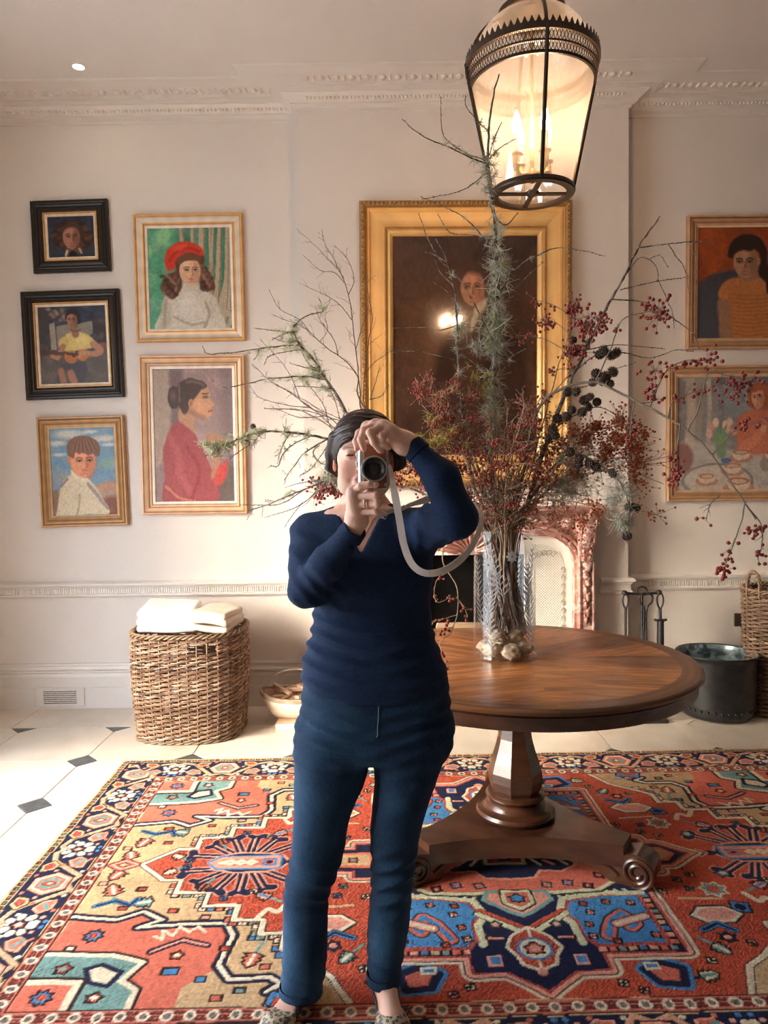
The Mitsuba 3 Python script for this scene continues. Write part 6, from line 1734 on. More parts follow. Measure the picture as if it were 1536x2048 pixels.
# neckband along the V
vb = spline([VR + [0.004, 0.065, 0.006], VR + [0.002, 0.0, -0.012], at(748, 1060, 1.925), VB, at(690, 1060, 1.925), VL + [-0.002, 0.0, -0.012], VL + [-0.004, 0.065, 0.006]], 10)


def snap(P, fn, it=12):                                            # draw points onto a surface
    P = np.array(P, float)
    for _ in range(it):
        d = fn(P)
        g = np.stack([fn(P + np.eye(3)[k] * 1e-3) - d for k in range(3)], 1) / 1e-3
        P -= 0.8 * d[:, None] * g / ((g * g).sum(1, keepdims=True) + 1e-6)
    return P

# --- jeans
LEFT = [(1440, 598, 752, 2.03, 0.110), (1480, 594, 748, 2.03, 0.100), (1520, 591, 741, 2.02, 0.094), (1560, 589, 732, 2.015, 0.090), (1605, 588, 711, 2.01, 0.084), (1653, 586, 695, 2.00, 0.078), (1700, 583, 688, 1.995, 0.070), (1735, 577, 679, 1.995, 0.066), (1775, 569, 664, 2.00, 0.066), (1800, 567, 657, 2.01, 0.068), (1850, 566, 655, 2.005, 0.066), (1900, 566, 654, 1.995, 0.062), (1950, 563, 650, 1.985, 0.056), (1984, 561, 643, 1.98, 0.055)]
RIGHT = [(1440, 742, 904, 2.03, 0.110), (1490, 743, 897, 2.03, 0.100), (1520, 744, 886, 2.02, 0.094), (1550, 748, 876, 2.015, 0.090), (1612, 745, 855, 2.01, 0.080), (1669, 740, 840, 2.00, 0.072), (1725, 742, 831, 1.995, 0.066), (1775, 741, 825, 2.0, 0.066), (1820, 738, 821, 2.0, 0.066), (1870, 735, 814, 1.995, 0.062), (1920, 734, 806, 1.99, 0.056), (1957, 735, 800, 1.985, 0.053)]
HIPS = [(1345, 610, 893, 2.02, 0.112), (1385, 604, 898, 2.02, 0.118), (1430, 599, 903, 2.025, 0.120), (1470, 595, 901, 2.03, 0.116), (1508, 600, 892, 2.03, 0.100)]
l1, l2, hp = loft(LEFT, 2.2), loft(RIGHT, 2.2), loft(HIPS, 2.4)


def jeans(p):
    d = smin(smin(l1(p), l2(p), 0.012), hp(p), 0.03)
    hc = at(750, 1500, 1.93)
    d = d - folds(p, hc + [-0.14, 0, 0.03], (0.30, 0, 1), 0.040, 0.0046, 0.13, 1) - folds(p, hc + [0.13, 0, 0.05], (-0.35, 0, 1), 0.042, 0.0046, 0.13, 2) - folds(p, hc + [0.01, 0, 0.0], (0.1, 0, 1), 0.035, 0.003, 0.07, 12)
    for q, s in ((at(610, 1780, 1.95), 3), (at(780, 1760, 1.95), 4)):
        d = d - folds(p, q, (0.35 if s == 3 else -0.4, 0, 1), 0.045, 0.0072, 0.09, s)
    for q, s in ((at(605, 1960, 1.98), 5), (at(768, 1930, 1.98), 6)):
        d = d - folds(p, q, (0.2, 0, 1), 0.040, 0.0055, 0.07, s)
    return d - 0.0025 * (meshkit.fbm(p * 9, 2, 5) - 0.5) * 2


def denim(p, n, uv):
    w = 0.75 + 0.5 * fbm(p.x * 420, p.y * 420, p.z * 90, 2)
    fade = smoothstep(0.35, 0.75, fbm(p.x * 7, p.y * 7, p.z * 5, 3))
    return mix((0.010, 0.026, 0.058), (0.026, 0.065, 0.125), fade) * w


mat('mat_denim', denim, 0.8, spec=0.12, sheen=0.2)
zlo = at(600, 1990, 1.98)[2] - 0.02
jm = nets(jeans, (-0.36, 1.82, zlo), (0.30, 2.19, at(750, 1340, 2.02)[2]), 0.0062)
put(pe + '__jeans', jm, 'mat_denim', smooth=True)
st = snap([at(758 - 4 * s ** 2, 1392 + 88 * s, 1.90) for s in np.linspace(0, 1, 14)], jeans) + [0, -0.0008, 0]
put(pe + '__fly_stitching', tube(st, 0.0016, 4), matte('mat_thread', (0.10, 0.20, 0.27)), smooth=True)
for rows, py in ((LEFT, 1980), (RIGHT, 1953)):
    y0, xl, xr, Yc, hd = rows[-1]
    a, b = at(xl, y0, Yc), at(xr, y0, Yc)
    cx, ax, z = (a[0] + b[0]) / 2, (b[0] - a[0]) / 2, (a[2] + b[2]) / 2
    th = np.arange(40) * 2 * np.pi / 40
    V_ = [np.stack([cx + (ax + o) * np.cos(th), Yc + (hd + o) * np.sin(th), np.full(40, z + dz)], -1) for o, dz in ((0.002, 0.022), (0.0035, 0.012), (0.0035, -0.002), (-0.006, -0.002))]
    q = np.array([[i * 40 + j, i * 40 + (j + 1) % 40, (i + 1) * 40 + (j + 1) % 40, (i + 1) * 40 + j] for i in range(3) for j in range(40)])
    put(pe + '__trouser_hem', (np.vstack(V_), tri(q)), 'mat_denim', smooth=True)

# --- skin: head, neck and chest, hands, ankles and feet
EY = 1.99
HC = at(727, 911, EY)                                 # between the eyes
def hd_(x, y, z):
    return HC + np.array([x, y, z])


def headf(p):
    d = ell(p, hd_(0, 0.020, 0.034), (0.076, 0.098, 0.090))
    d = smin(d, ell(p, hd_(0, -0.022, -0.038), (0.063, 0.066, 0.080)), 0.04)
    d = smin(d, ell(p, hd_(0, -0.060, -0.094), (0.027, 0.022, 0.020)), 0.035)
    for s in (-1, 1):
        d = smin(d, ell(p, hd_(s * 0.040, -0.060, -0.040), (0.024, 0.020, 0.022)), 0.022)           # cheeks
        d = smin(d, ell(p, hd_(s * 0.046, -0.030, -0.078), (0.020, 0.03, 0.024)), 0.03)             # jaw
        d = smax(d, -ell(p, hd_(s * 0.032, -0.098, -0.001), (0.020, 0.014, 0.011)), 0.016)          # eye sockets
        d = smin(d, ell(p, hd_(s * 0.032, -0.077, 0.0), (0.0135, 0.0125, 0.0105)), 0.006)           # lids over the eyeballs
        d = smin(d, seg(p, hd_(s * 0.014, -0.090, 0.018), hd_(s * 0.048, -0.074, 0.017), 0.007, 0.006), 0.012)
        d = smin(d, ell(p, hd_(s * 0.079, 0.012, -0.012), (0.007, 0.020, 0.031), rotax((1, 0, 0), 0.15)), 0.006)   # ears
        d = smax(d, -ell(p, hd_(s * 0.086, 0.006, -0.008), (0.005, 0.011, 0.018)), 0.004)
        d = smin(d, ell(p, hd_(s * 0.010, -0.096, -0.036), (0.007, 0.008, 0.006)), 0.006)
    d = smin(d, seg(p, hd_(0, -0.086, 0.004), hd_(0, -0.106, -0.034), 0.008, 0.0105), 0.010)         # nose
    d = smin(d, ell(p, hd_(0, -0.080, -0.062), (0.027, 0.012, 0.009)), 0.010)                       # lips
    d = smin(d, ell(p, hd_(0, -0.078, -0.073), (0.021, 0.011, 0.007)), 0.006)
    mo = hd_(0, -0.090, -0.0672)
    q = p - mo
    d = smax(d, -(np.maximum(np.hypot(q[:, 1] - 0.0, q[:, 2] - 5.5 * q[:, 0] ** 2) - 0.0022, np.abs(q[:, 0]) - 0.027)), 0.004)
    for s in (-1, 1):
        a, b = hd_(s * 0.017, -0.094, -0.040), hd_(s * 0.034, -0.078, -0.070)
        d = smax(d, -seg(p, a + [0, -0.004, 0], b + [0, -0.003, 0], 0.003, 0.004), 0.008)           # smile lines
    nk = seg(p, hd_(0, 0.030, -0.06), at(727, 1010, 2.035), 0.050, 0.052)
    d = smin(d, nk, 0.025)
    return d


def bust(p):
    d = torso(p, -0.007)
    nk = seg(p, hd_(0, 0.030, -0.06), at(727, 1012, 2.035), 0.050, 0.054)
    d = smin(d, nk, 0.05)
    for s, q in ((-1, at(700, 1022, 1.965)), (1, at(756, 1020, 1.965))):
        d = smin(d, seg(p, q + [0, 0, -0.006], q + [s * 0.06, 0.03, -0.004], 0.008, 0.006), 0.022)
    return d


hmesh = nets(headf, HC + [-0.11, -0.14, -0.17], HC + [0.11, 0.14, 0.14], 0.0026)
bmesh = nets(bust, at(727, 1150, 2.03) + [-0.24, -0.16, 0], at(727, 985, 2.03) + [0.24, 0.13, 0], 0.0065)

# hands: joints given as (pixel, pixel, distance)
J = lambda *q: [at(*x) for x in q]


def flat(p, pts, rs, k):
    d = None
    for a, r in zip(pts, rs):
        for b, r2 in zip(pts, rs):
            if tuple(a) < tuple(b):
                e = seg(p, a, b, r, r2)
                d = e if d is None else smin(d, e, k)
    return d


U_MCP = J((735, 855, 1.785), (752, 851, 1.768), (768, 853, 1.755), (781, 861, 1.748))
U_F = [J((735, 855, 1.785), (718, 866, 1.775), (712, 883, 1.768), (714, 897, 1.768)),
       J((752, 851, 1.768), (728, 862, 1.745), (722, 879, 1.742), (727, 896, 1.752)),
       J((768, 853, 1.755), (741, 865, 1.728), (748, 884, 1.730), (760, 900, 1.748)),
       J((781, 861, 1.748), (764, 872, 1.726), (766, 886, 1.735), (774, 894, 1.752))]
U_TH = J((795, 880, 1.775), (778, 884, 1.800), (762, 892, 1.822))


def hand_up(p):
    wr = [W2, at(834, 902, 1.76)]
    d = seg(p, at(838, 904, 1.765), W2, 0.026, 0.024)
    d = smin(d, flat(p, [at(808, 880, 1.768), at(806, 892, 1.756)] + U_MCP, [0.0185, 0.0175, 0.0115, 0.0120, 0.0120, 0.0115], 0.010), 0.015)
    for f, r in zip(U_F, (0.0086, 0.0096, 0.0100, 0.0092)):
        d = smin(d, chain(p, f, [r * 1.1, r * 1.04, r * 0.94, r * 0.84], 0.004), 0.0045)
    return smin(d, chain(p, U_TH, [0.013, 0.0105, 0.009], 0.006), 0.008)


L_F = [J((706, 985, 1.783), (721, 972, 1.764), (738, 969, 1.757), (752, 970, 1.757)),
       J((707, 993, 1.780), (752, 991, 1.752), (751, 994, 1.782), (728, 998, 1.788)),
       J((708, 1008, 1.782), (755, 1007, 1.754), (753, 1009, 1.784), (730, 1013, 1.790)),
       J((713, 1023, 1.786), (752, 1023, 1.761), (751, 1025, 1.788), (732, 1028, 1.794))]
L_TH = J((716, 1024, 1.815), (724, 998, 1.822), (740, 981, 1.800))


def hand_low(p):
    d = seg(p, at(700, 1068, 1.812), at(713, 1046, 1.802), 0.026, 0.0245)
    d = smin(d, flat(p, [at(717, 1036, 1.80), at(708, 1034, 1.80)] + [f[0] for f in L_F], [0.019, 0.018, 0.0120, 0.0125, 0.0125, 0.0120], 0.010), 0.014)
    for f, r in zip(L_F, (0.0092, 0.0092, 0.0092, 0.0084)):
        d = smin(d, chain(p, f, [r * 1.05, r * 1.02, r * 0.92, r * 0.82], 0.003), 0.0022)
    return smin(d, chain(p, L_TH, [0.014, 0.0108, 0.0092], 0.006), 0.007)


def span(pts, m):
    P = np.vstack(pts)
    return P.min(0) - m, P.max(0) + m


hu = nets(hand_up, *span([np.vstack(U_F), np.vstack(U_TH), [W2, at(838, 904, 1.765)]], 0.03), 0.0021)
hl = nets(hand_low, *span([np.vstack(L_F), np.vstack(L_TH), [at(698, 1070, 1.812)]], 0.03), 0.0021)

FEET = [(at(601, 1984, 1.98), np.array([-0.052, -0.155]), 1), (at(768, 1957, 1.985), np.array([0.022, -0.163]), -1)]


def foot(p, i, g=0.0, low=0.0):
    a, dr_, s = FEET[i]
    h = np.array([a[0], 2.03, 0.046])
    t = np.array([dr_[0], dr_[1], 0]); L = np.linalg.norm(t); t = t / L
    sd = np.array([-t[1], t[0], 0])
    d = seg(p, [a[0], 1.995, a[2] + 0.10], [a[0], 2.010, 0.075], 0.034 + g, 0.033 + g)
    heel = h + [0, 0.012, -0.004]
    ball = h + t * 0.150
    d = smin(d, seg(p, heel, ball + [0, 0, -0.010], 0.031 + g, 0.027 + g), 0.03)
    d = smin(d, seg(p, [a[0], 1.998, 0.090], ball + [0, 0, 0.006], 0.033 + g, 0.022 + g), 0.02)
    d = smin(d, ell(p, ball + t * 0.016 + [0, 0, -0.012], (0.042 + g, 0.042 + g, 0.021 + g)), 0.03)
    return np.maximum(d, 0.0165 - g - p[:, 2])


fm = []
for i in (0, 1):
    c = FEET[i][0]
    hz, lg = at(600, (1984, 1957)[i], 1.982)[2], (l1, l2)[i]
    fm.append(nets(lambda p: np.maximum(foot(p, i), np.where(p[:, 2] > hz + 0.004, lg(p, -0.012), -1)), (c[0] - 0.15, 1.76, 0.008), (c[0] + 0.14, 2.12, c[2] + 0.06), 0.0042))
# under the clothes the body runs on (coarse): torso, arms and legs join these pieces into one figure
inner = nets(lambda p: np.minimum(smin(torso(p, -0.012), np.minimum(*arms(p, -0.010)), 0.03), np.minimum(smin(l1(p, -0.012), l2(p, -0.012), 0.01), hp(p, -0.012))), (-0.36, 1.60, zlo), (0.33, 2.22, at(727, 1020, 2.03)[2]), 0.016)
inner = (inner[0], inner[1])


def keep(m, test):
    k = test(m[0])
    f = m[1][k[m[1]].all(1)]
    return m[0], f


inner = keep(inner, lambda v: (np.abs(neckline(v)) > 0.05) & (neckline(v) > 0.0) & (np.linalg.norm(v - W1, axis=1) > 0.06) & (np.linalg.norm(v - W2, axis=1) > 0.06) & (v[:, 2] > 0.2))
skin = [hmesh, bmesh, hu, hl, *fm, inner]
allm = join(*skin)
sk = np.tile(lin(236, 190, 168), (len(allm[0]), 1))
v = allm[0]
sk *= (0.97 + 0.10 * (meshkit.fbm(v * 28, 3, 2) - 0.5))[:, None]


def tint(c, r, color, k):
    global sk
    w = k * np.exp(-(((v - np.asarray(c)) / np.asarray(r)) ** 2).sum(1))[:, None]
    sk = sk * (1 - w) + lin(*color) * w


isH = np.arange(len(v)) < len(hmesh[0])
tint(hd_(0, -0.088, -0.062), (0.030, 0.03, 0.0058), (160, 58, 60), 0.95); tint(hd_(0, -0.085, -0.073), (0.018, 0.03, 0.0065), (186, 86, 84), 0.9)
for s in (-1, 1):
    tint(hd_(s * 0.044, -0.07, -0.040), (0.022, 0.03, 0.02), (222, 138, 120), 0.55)
    tint(hd_(s * 0.082, 0.01, -0.012), (0.012, 0.025, 0.03), (208, 110, 92), 0.7)
    for t_ in np.linspace(-1, 1, 9):
        tint(hd_(s * 0.032 + 0.013 * t_, -0.09, -0.0005 - 0.0025 * t_ * t_), (0.0024, 0.02, 0.0017), (48, 32, 28), 0.95)       # narrowed eyes: lash line
        tint(hd_(s * 0.034 + 0.016 * t_, -0.09, 0.0185 - 0.003 * t_ * t_), (0.0035, 0.03, 0.0028), (64, 44, 36), 0.8)            # brows
    tint(hd_(s * 0.032, -0.088, -0.009), (0.014, 0.02, 0.004), (196, 136, 116), 0.6)
for fingers in (U_F, L_F):
    for f in fingers:
        tint(f[1], (0.007,) * 3, (214, 140, 118), 0.5); tint(f[3], (0.006,) * 3, (222, 142, 124), 0.6)
mat('mat_skin', VC, 0.48, spec=0.35, sheen=0.1)
put(pe + '__body', allm, 'mat_skin', smooth=True, color=sk)
for s in (-1, 1):
    put(pe + '__eye', moved(blob((0, 0, 0), (0.0098, 0.0040, 0.0026), 1, 0.02, 2), hd_(s * 0.032, -0.0885, -0.0022)), mat('mat_eye', (0.035, 0.022, 0.018), 0.1, coat=1.0) if s < 0 else 'mat_eye', smooth=True)
mat('mat_nail', lin(236, 176, 162), 0.2, coat=0.6)
for fingers in (U_F, L_F[:1]):
    for f in fingers:
        t = (f[3] - f[2]) / np.linalg.norm(f[3] - f[2])
        nrm = np.array([0, -1.0, 0.25]); nrm -= t * (nrm @ t); nrm /= np.linalg.norm(nrm)
        R = np.stack([np.cross(t, nrm), t, nrm], 1)
        put(pe + '__fingernail', moved(blob((0, 0, 0), (0.0050, 0.0065, 0.0016), 1, 0.0, 2), f[3] + t * 0.001 + nrm * 0.0078, R), 'mat_nail', smooth=True)

# rings on the lower hand
mat('mat_gold', (0.85, 0.62, 0.35), 0.2, metal=1.0)
a, b = L_F[2][0], L_F[2][1]
t = (b - a) / np.linalg.norm(b - a)
o1 = np.cross(t, [0, 0, 1.0]); o1 /= np.linalg.norm(o1); o2 = np.cross(t, o1)
for s, m_ in ((0.52, 'mat_steel'), (0.63, 'mat_gold')):
    th = np.arange(30) * 2 * np.pi / 30
    q = a + t * np.linalg.norm(b - a) * s + np.outer(0.0112 * np.cos(th), o1) + np.outer(0.0112 * np.sin(th), o2)
    rk = put(pe + '__ring', tube(q, 0.0012, 6, closed=True), m_, smooth=True)
    if m_ == 'mat_steel':
        front = q[np.argmin(q[:, 1] - 0.6 * q[:, 2])]
        put(rk + '__stone', moved(blob((0, 0, 0), 0.0034, 1, 0.05, 1), front + [0, -0.002, 0.001]), mat('mat_gem', (0.9, 0.9, 0.92), 0.05, spec=1.0, coat=1.0))

# --- hair: a short dark bob, swept across the forehead and tucked behind the ear
HLX = [at(x, 900, 1.92)[0] - HC[0] for x in (664, 672, 684, 700, 722, 745, 765, 782, 792)]
HLZ = [at(727, y, 1.92)[2] - HC[2] for y in (952, 912, 889, 883, 876, 872, 874, 890, 935)]


def hairf(p):
    q = p - HC
    R = ell(p, hd_(0.004, 0.024, 0.028), (0.0925, 0.112, 0.098))
    R = smin(R, ell(p, hd_(0.0, 0.075, -0.015), (0.080, 0.055, 0.075)), 0.03)
    for pts, rs in (([(-0.078, -0.012, 0.045), (-0.090, 0.004, 0.005), (-0.092, 0.018, -0.030), (-0.074, 0.030, -0.052)], [0.016, 0.012, 0.0095, 0.006]),
                    ([(0.074, -0.020, 0.045), (0.090, -0.008, 0.005), (0.098, 0.0, -0.022), (0.080, 0.008, -0.040)], [0.022, 0.019, 0.015, 0.008])):
        R = smin(R, chain(p, [hd_(*x) for x in pts], rs, 0.012), 0.014)
    line = np.interp(q[:, 0], HLX, HLZ)
    face = np.maximum(np.maximum(q[:, 2] - line, q[:, 1] - (-0.004 + 0.25 * np.maximum(-q[:, 2], 0))), np.abs(q[:, 0]) - 0.083)
    R = smax(R, -face, 0.010)
    # locks: ridges that run from the parting down and across
    s = q[:, 0] * 0.85 + q[:, 2] * 0.35 + 0.22 * q[:, 1]
    side = np.where(q[:, 1] < 0, 1.0, 0.6)
    ph = (q[:, 2] * 0.55 + np.abs(q[:, 0] - 0.015) * -0.35 + q[:, 1] * 0.75) * 260 + 5 * meshkit.fbm(q * 24, 2, 3)
    R = R + side * (0.0016 * np.sin(ph) + 0.0009 * np.sin(ph * 2.3 + 1) + 0.0035 * (meshkit.fbm(q * np.array([18, 30, 30]), 2, 5) - 0.5))
    return R


hm = nets(hairf, HC + [-0.13, -0.13, -0.12], HC + [0.14, 0.17, 0.155], 0.0027)
q = hm[0] - HC
ph = (q[:, 2] * 0.55 + np.abs(q[:, 0] - 0.015) * -0.35 + q[:, 1] * 0.75) * 330 + 6 * meshkit.fbm(q * 24, 2, 3)
hc = lin(40, 26, 24)[None] * (0.75 + 0.45 * np.sin(ph)[:, None] * 0.5 + 0.5 * meshkit.fbm(q * 40, 2, 8)[:, None])
mat('mat_hair', VC, 0.42, spec=0.3)
put(pe + '__hair', hm, 'mat_hair', smooth=True, color=np.clip(hc, 0.004, 1))
nl = spline([at(694, 1012, 1.955), at(700, 1040, 1.925), at(720, 1066, 1.905), at(742, 1040, 1.925), at(764, 1004, 1.955)], 8)
put(pe + '__necklace', tube(snap(nl, bust) + [0, -0.001, 0], 0.0008, 4), 'mat_gold', smooth=True)

# --- shoes: leopard print ballet flats with a navy edge and bow


def leopard(p, n, uv):
    f1, f2, c = voronoi(p.x * 85 + 3 * p.z, p.y * 85 + 40 * p.z)
    d = f1 + 0.18 * (noise(p.x * 260, p.y * 260, p.z * 260) - 0.5)
    return mix((0.055, 0.045, 0.035), (0.40, 0.33, 0.23), smoothstep(0.30, 0.42, d) - 0.0 + smoothstep(0.16, 0.1, d) * 0.35)


mat('mat_leopard', leopard, 0.6)
mat('mat_navytrim', (0.03, 0.05, 0.10), 0.5)
for i in (0, 1):
    a, dr_, s_ = FEET[i]
    t = np.array([dr_[0], dr_[1], 0]); t /= np.linalg.norm(t)
    hh = np.array([a[0], 2.03, 0.046])

    def opening(p):
        u = (p - hh) @ t
        w = (p - hh) @ np.array([-t[1], t[0], 0])
        top = 0.046 + 0.012 * np.clip((0.02 - u) / 0.06, 0, 1)
        inside = np.maximum(np.abs(w) - 0.030, np.abs(u - 0.030) - 0.088)
        return np.where(inside < 0.012, p[:, 2] - np.where(inside < 0.006, np.where(u > 0.105, 0.06, top), 0.055), p[:, 2] - 0.055)

    def shoe(p):
        d = foot(p, i, 0.0042)
        u = (p - hh) @ t
        top = np.interp(u, [-0.05, -0.02, 0.03, 0.08, 0.108, 0.118, 0.2], [0.054, 0.048, 0.034, 0.030, 0.036, 0.052, 0.080])
        return np.maximum(d, p[:, 2] - top)

    sm = nets(shoe, (a[0] - 0.16, 1.73, 0.006), (a[0] + 0.15, 2.14, 0.09), 0.0036)
    k = put(pe + '__shoe', sm, 'mat_leopard', smooth=40)
    put(k + '__sole', nets(lambda p: np.maximum(np.maximum(foot(p, i, 0.0065), p[:, 2] - 0.0155), 0.0125 - p[:, 2] - 0.0), (a[0] - 0.16, 1.73, 0.004), (a[0] + 0.15, 2.14, 0.03), 0.0036), 'mat_navytrim', smooth=30)
    sd = np.array([-t[1], t[0], 0])
    rim = []
    for th in np.linspace(0, 2 * np.pi, 41)[:-1]:
        u, w = 0.035 + 0.080 * math.cos(th), 0.030 * math.sin(th)
        z = float(np.interp(u, [-0.05, -0.02, 0.03, 0.08, 0.108, 0.118, 0.2], [0.054, 0.048, 0.034, 0.030, 0.036, 0.052, 0.080]))
        rim.append(hh * [1, 1, 0] + t * u + sd * w + [0, 0, z])
    rim = np.array(rim)
    for _ in range(10):
        d = foot(rim, i, 0.0042)
        g = np.stack([foot(rim + np.eye(3)[q_] * 1e-3, i, 0.0042) - d for q_ in range(2)] + [0 * d], 1) / 1e-3
        rim = rim - 0.7 * d[:, None] * g / ((g * g).sum(1, keepdims=True) + 0.05)
    put(k + '__edging', tube(rim, 0.0030, 6, closed=True), 'mat_navytrim', smooth=True)
    fr = rim[np.argmax((rim - hh) @ t)]
    bw = [tube(spline([fr, fr + sd * 0.012 * e + t * 0.012 + [0, 0, 0.008], fr + sd * 0.020 * e + t * 0.004 + [0, 0, 0.004], fr], 5), 0.0026, 5) for e in (-1, 1)] + [tube([fr, fr + sd * 0.008 * e + t * 0.026 + [0, 0, -0.002]], 0.0024, 5) for e in (-1, 1)]
    put(k + '__bow', join(*bw), 'mat_navytrim', smooth=True)

# ------------------------------------------------------------------ the camera in her hands, with its strap
CYF = 1.790                                            # its front face
ca = at(749, 938, CYF)
SC = CYF / F
x0, x1, z0, z1 = ca[0] - 33 * SC, ca[0] + 29 * SC, ca[2] - 40 * SC, ca[2] + 58 * SC
cam = thing('photo_camera', 'silver compact camera with brown leather panels held upright before her face', 'camera')
mat('mat_leather', lambda p, n, uv: mix((0.17, 0.060, 0.028), (0.27, 0.105, 0.050), fbm(p.x * 500, p.y * 500, p.z * 500, 2)), 0.6)
mat('mat_silver', (0.72, 0.72, 0.73), 0.32, metal=0.85)
mat('mat_black', (0.012, 0.012, 0.013), 0.35)
put(cam + '__body', box((x0, CYF, z0), (x1, CYF + 0.034, z1), 0.005), 'mat_silver')
put(cam + '__leather_panel', box((x0 + 0.013, CYF - 0.0016, z0 + 0.0015), (x1 - 0.006, CYF + 0.004, z1 - 0.010), 0.002), 'mat_leather')
put(cam + '__screen', box((x0 + 0.012, CYF + 0.033, z0 + 0.012), (x1 - 0.006, CYF + 0.039, z1 - 0.014), 0.002), 'mat_black')


def fwd(prof, c):                                      # a lathe whose axis points at the viewer (-y)
    m = lathe(prof, 64)
    return np.stack([c[0] + m[0][:, 0], c[1] - m[0][:, 2], c[2] + m[0][:, 1]], -1), m[1][:, ::-1]


R0 = 26.5 * (CYF - 0.036) / F
put(cam + '__lens_barrel', fwd([(R0 * 1.0, -0.002), (R0 * 1.0, 0.010), (R0 * 0.97, 0.011), (R0 * 0.97, 0.016), (R0 * 1.0, 0.017), (R0 * 1.0, 0.034), (R0 * 0.96, 0.037), (R0 * 0.88, 0.037), (R0 * 0.80, 0.033)], ca), 'mat_silver', smooth=35)
put(cam + '__lens_hood', fwd([(R0 * 0.86, 0.0365), (R0 * 0.80, 0.0375), (R0 * 0.74, 0.034), (R0 * 0.55, 0.029), (R0 * 0.50, 0.028)], ca), 'mat_black', smooth=35)
put(cam + '__lens_glass', fwd([(R0 * 0.52, 0.0275), (R0 * 0.35, 0.0295), (R0 * 0.18, 0.0305), (0.0001, 0.031)], ca), mat('mat_lensglass', (0.004, 0.004, 0.006), 0.04, spec=0.9, coat=1.0, coat_gloss=1.0), smooth=True)
put(cam + '__lens_ring', fwd([(R0 * 0.47, 0.0290), (R0 * 0.44, 0.0300), (R0 * 0.41, 0.0296)], ca), 'mat_iron', smooth=True)
for z, r in ((ca[2] + 0.036, 0.0075), (ca[2] + 0.014, 0.009)):
    put(cam + '__dial', (lambda m: (np.stack([x0 - m[0][:, 2] + 0.001, CYF + 0.017 + m[0][:, 0], z + m[0][:, 1]], -1), m[1]))(lathe([(0.0001, 0.006), (r - 0.001, 0.006), (r, 0.005), (r, 0)], 28)), 'mat_silver', smooth=35)
put(cam + '__release_button', fwd([(0.0001, 0.004), (0.004, 0.0035), (0.0045, 0.0)], np.array([x1 - 0.008, CYF, z0 + 0.010])), 'mat_silver', smooth=35)
lug = at(778, 925, CYF + 0.012)
put(cam + '__lug', tube([lug + [-0.006, 0, 0.004], lug + [0.001, 0, 0.001], lug + [0.002, 0, -0.008], lug + [-0.006, 0, -0.010]], 0.0015, 6), 'mat_steel', smooth=True)
mat('mat_strap', (0.74, 0.67, 0.62), 0.55)
sp1 = spline([at(779, 930, 1.790), at(783, 950, 1.765), at(790, 990, 1.745), at(799, 1040, 1.735), at(808, 1090, 1.73), at(824, 1128, 1.725), at(850, 1146, 1.72), at(885, 1142, 1.72), at(918, 1122, 1.73), at(944, 1092, 1.76), at(959, 1058, 1.80), at(958, 1025, 1.845), at(930, 1000, 1.88), at(893, 993, 1.895), at(866, 996, 1.89), at(826, 1008, 1.875), at(812, 1014, 1.865)], 8)
d_ = np.gradient(sp1, axis=0)
sd_ = np.cross(d_, [0.1, 1.0, 0.05]); sd_ /= np.linalg.norm(sd_, axis=1, keepdims=True)
tw = np.interp(np.linspace(0, 1, len(sp1)), [0, 0.5, 0.62, 0.72, 0.8, 1], [0, 0.25, 0.9, 0.7, 0.2, 0.0])
nn = np.cross(d_ / np.linalg.norm(d_, axis=1, keepdims=True), sd_)
sd_ = sd_ * np.cos(tw)[:, None] + nn * np.sin(tw)[:, None]
wd = np.interp(np.linspace(0, 1, len(sp1)), [0, 0.04, 0.10, 0.12, 0.9, 0.93, 1.0], [0.007, 0.011, 0.013, 0.0175, 0.0165, 0.011, 0.010])
st_ = put(cam + '__strap', strap(sp1, sd_, wd, 0.0024), 'mat_strap', smooth=30)
sp2 = spline([at(810, 1014, 1.866), at(796, 1020, 1.84), at(782, 1022, 1.82), at(764, 1031, 1.80), at(752, 1034, 1.795)], 6)
put(st_ + '__tail', strap(sp2, np.cross(np.gradient(sp2, axis=0), [0, 1, 0.0]), 0.011, 0.0024), 'mat_strap', smooth=30)
bc = at(767, 1030, 1.798)
put(st_ + '__buckle', moved(tube(np.array([(-0.008, 0, -0.007), (0.008, 0, -0.007), (0.008, 0, 0.007), (-0.008, 0, 0.007)]), 0.0013, 5, closed=True), bc, rotax((0, 1, 0), 0.5)), 'mat_steel')

# ------------------------------------------------------------------ the arrangement of branches in the vase
mat('mat_larch', lambda p, n, uv: mix((0.06, 0.046, 0.038), (0.30, 0.26, 0.23), smoothstep(0.35, 0.75, fbm(p.x * 60, p.y * 60, p.z * 60, 3))), 0.85)
mat('mat_twig', (0.085, 0.058, 0.046), 0.75)
mat('mat_tan', lambda p, n, uv: mix((0.26, 0.165, 0.10), (0.60, 0.44, 0.30), fbm(p.x * 30, p.y * 30, p.z * 30, 2)), 0.75)
mat('mat_olive', lambda p, n, uv: mix((0.11, 0.085, 0.055), (0.24, 0.20, 0.145), fbm(p.x * 30, p.y * 30, p.z * 30, 2)), 0.7)
mat('mat_hip', (0.23, 0.022, 0.020), 0.28, coat=0.4)
mat('mat_orangehip', lambda p, n, uv: mix((0.30, 0.035, 0.014), (0.52, 0.13, 0.035), fbm(p.x * 50, p.y * 50, p.z * 50, 2)), 0.3, coat=0.4)
matte('mat_lichen', lambda p, n, uv: mix((0.40, 0.40, 0.34), (0.62, 0.64, 0.53), fbm(p.x * 30, p.y * 30, p.z * 30, 2)))
matte('mat_greenlichen', lambda p, n, uv: mix((0.46, 0.50, 0.34), (0.66, 0.70, 0.50), fbm(p.x * 30, p.y * 30, p.z * 30, 2)))
matte('mat_moss', (0.42, 0.36, 0.11))
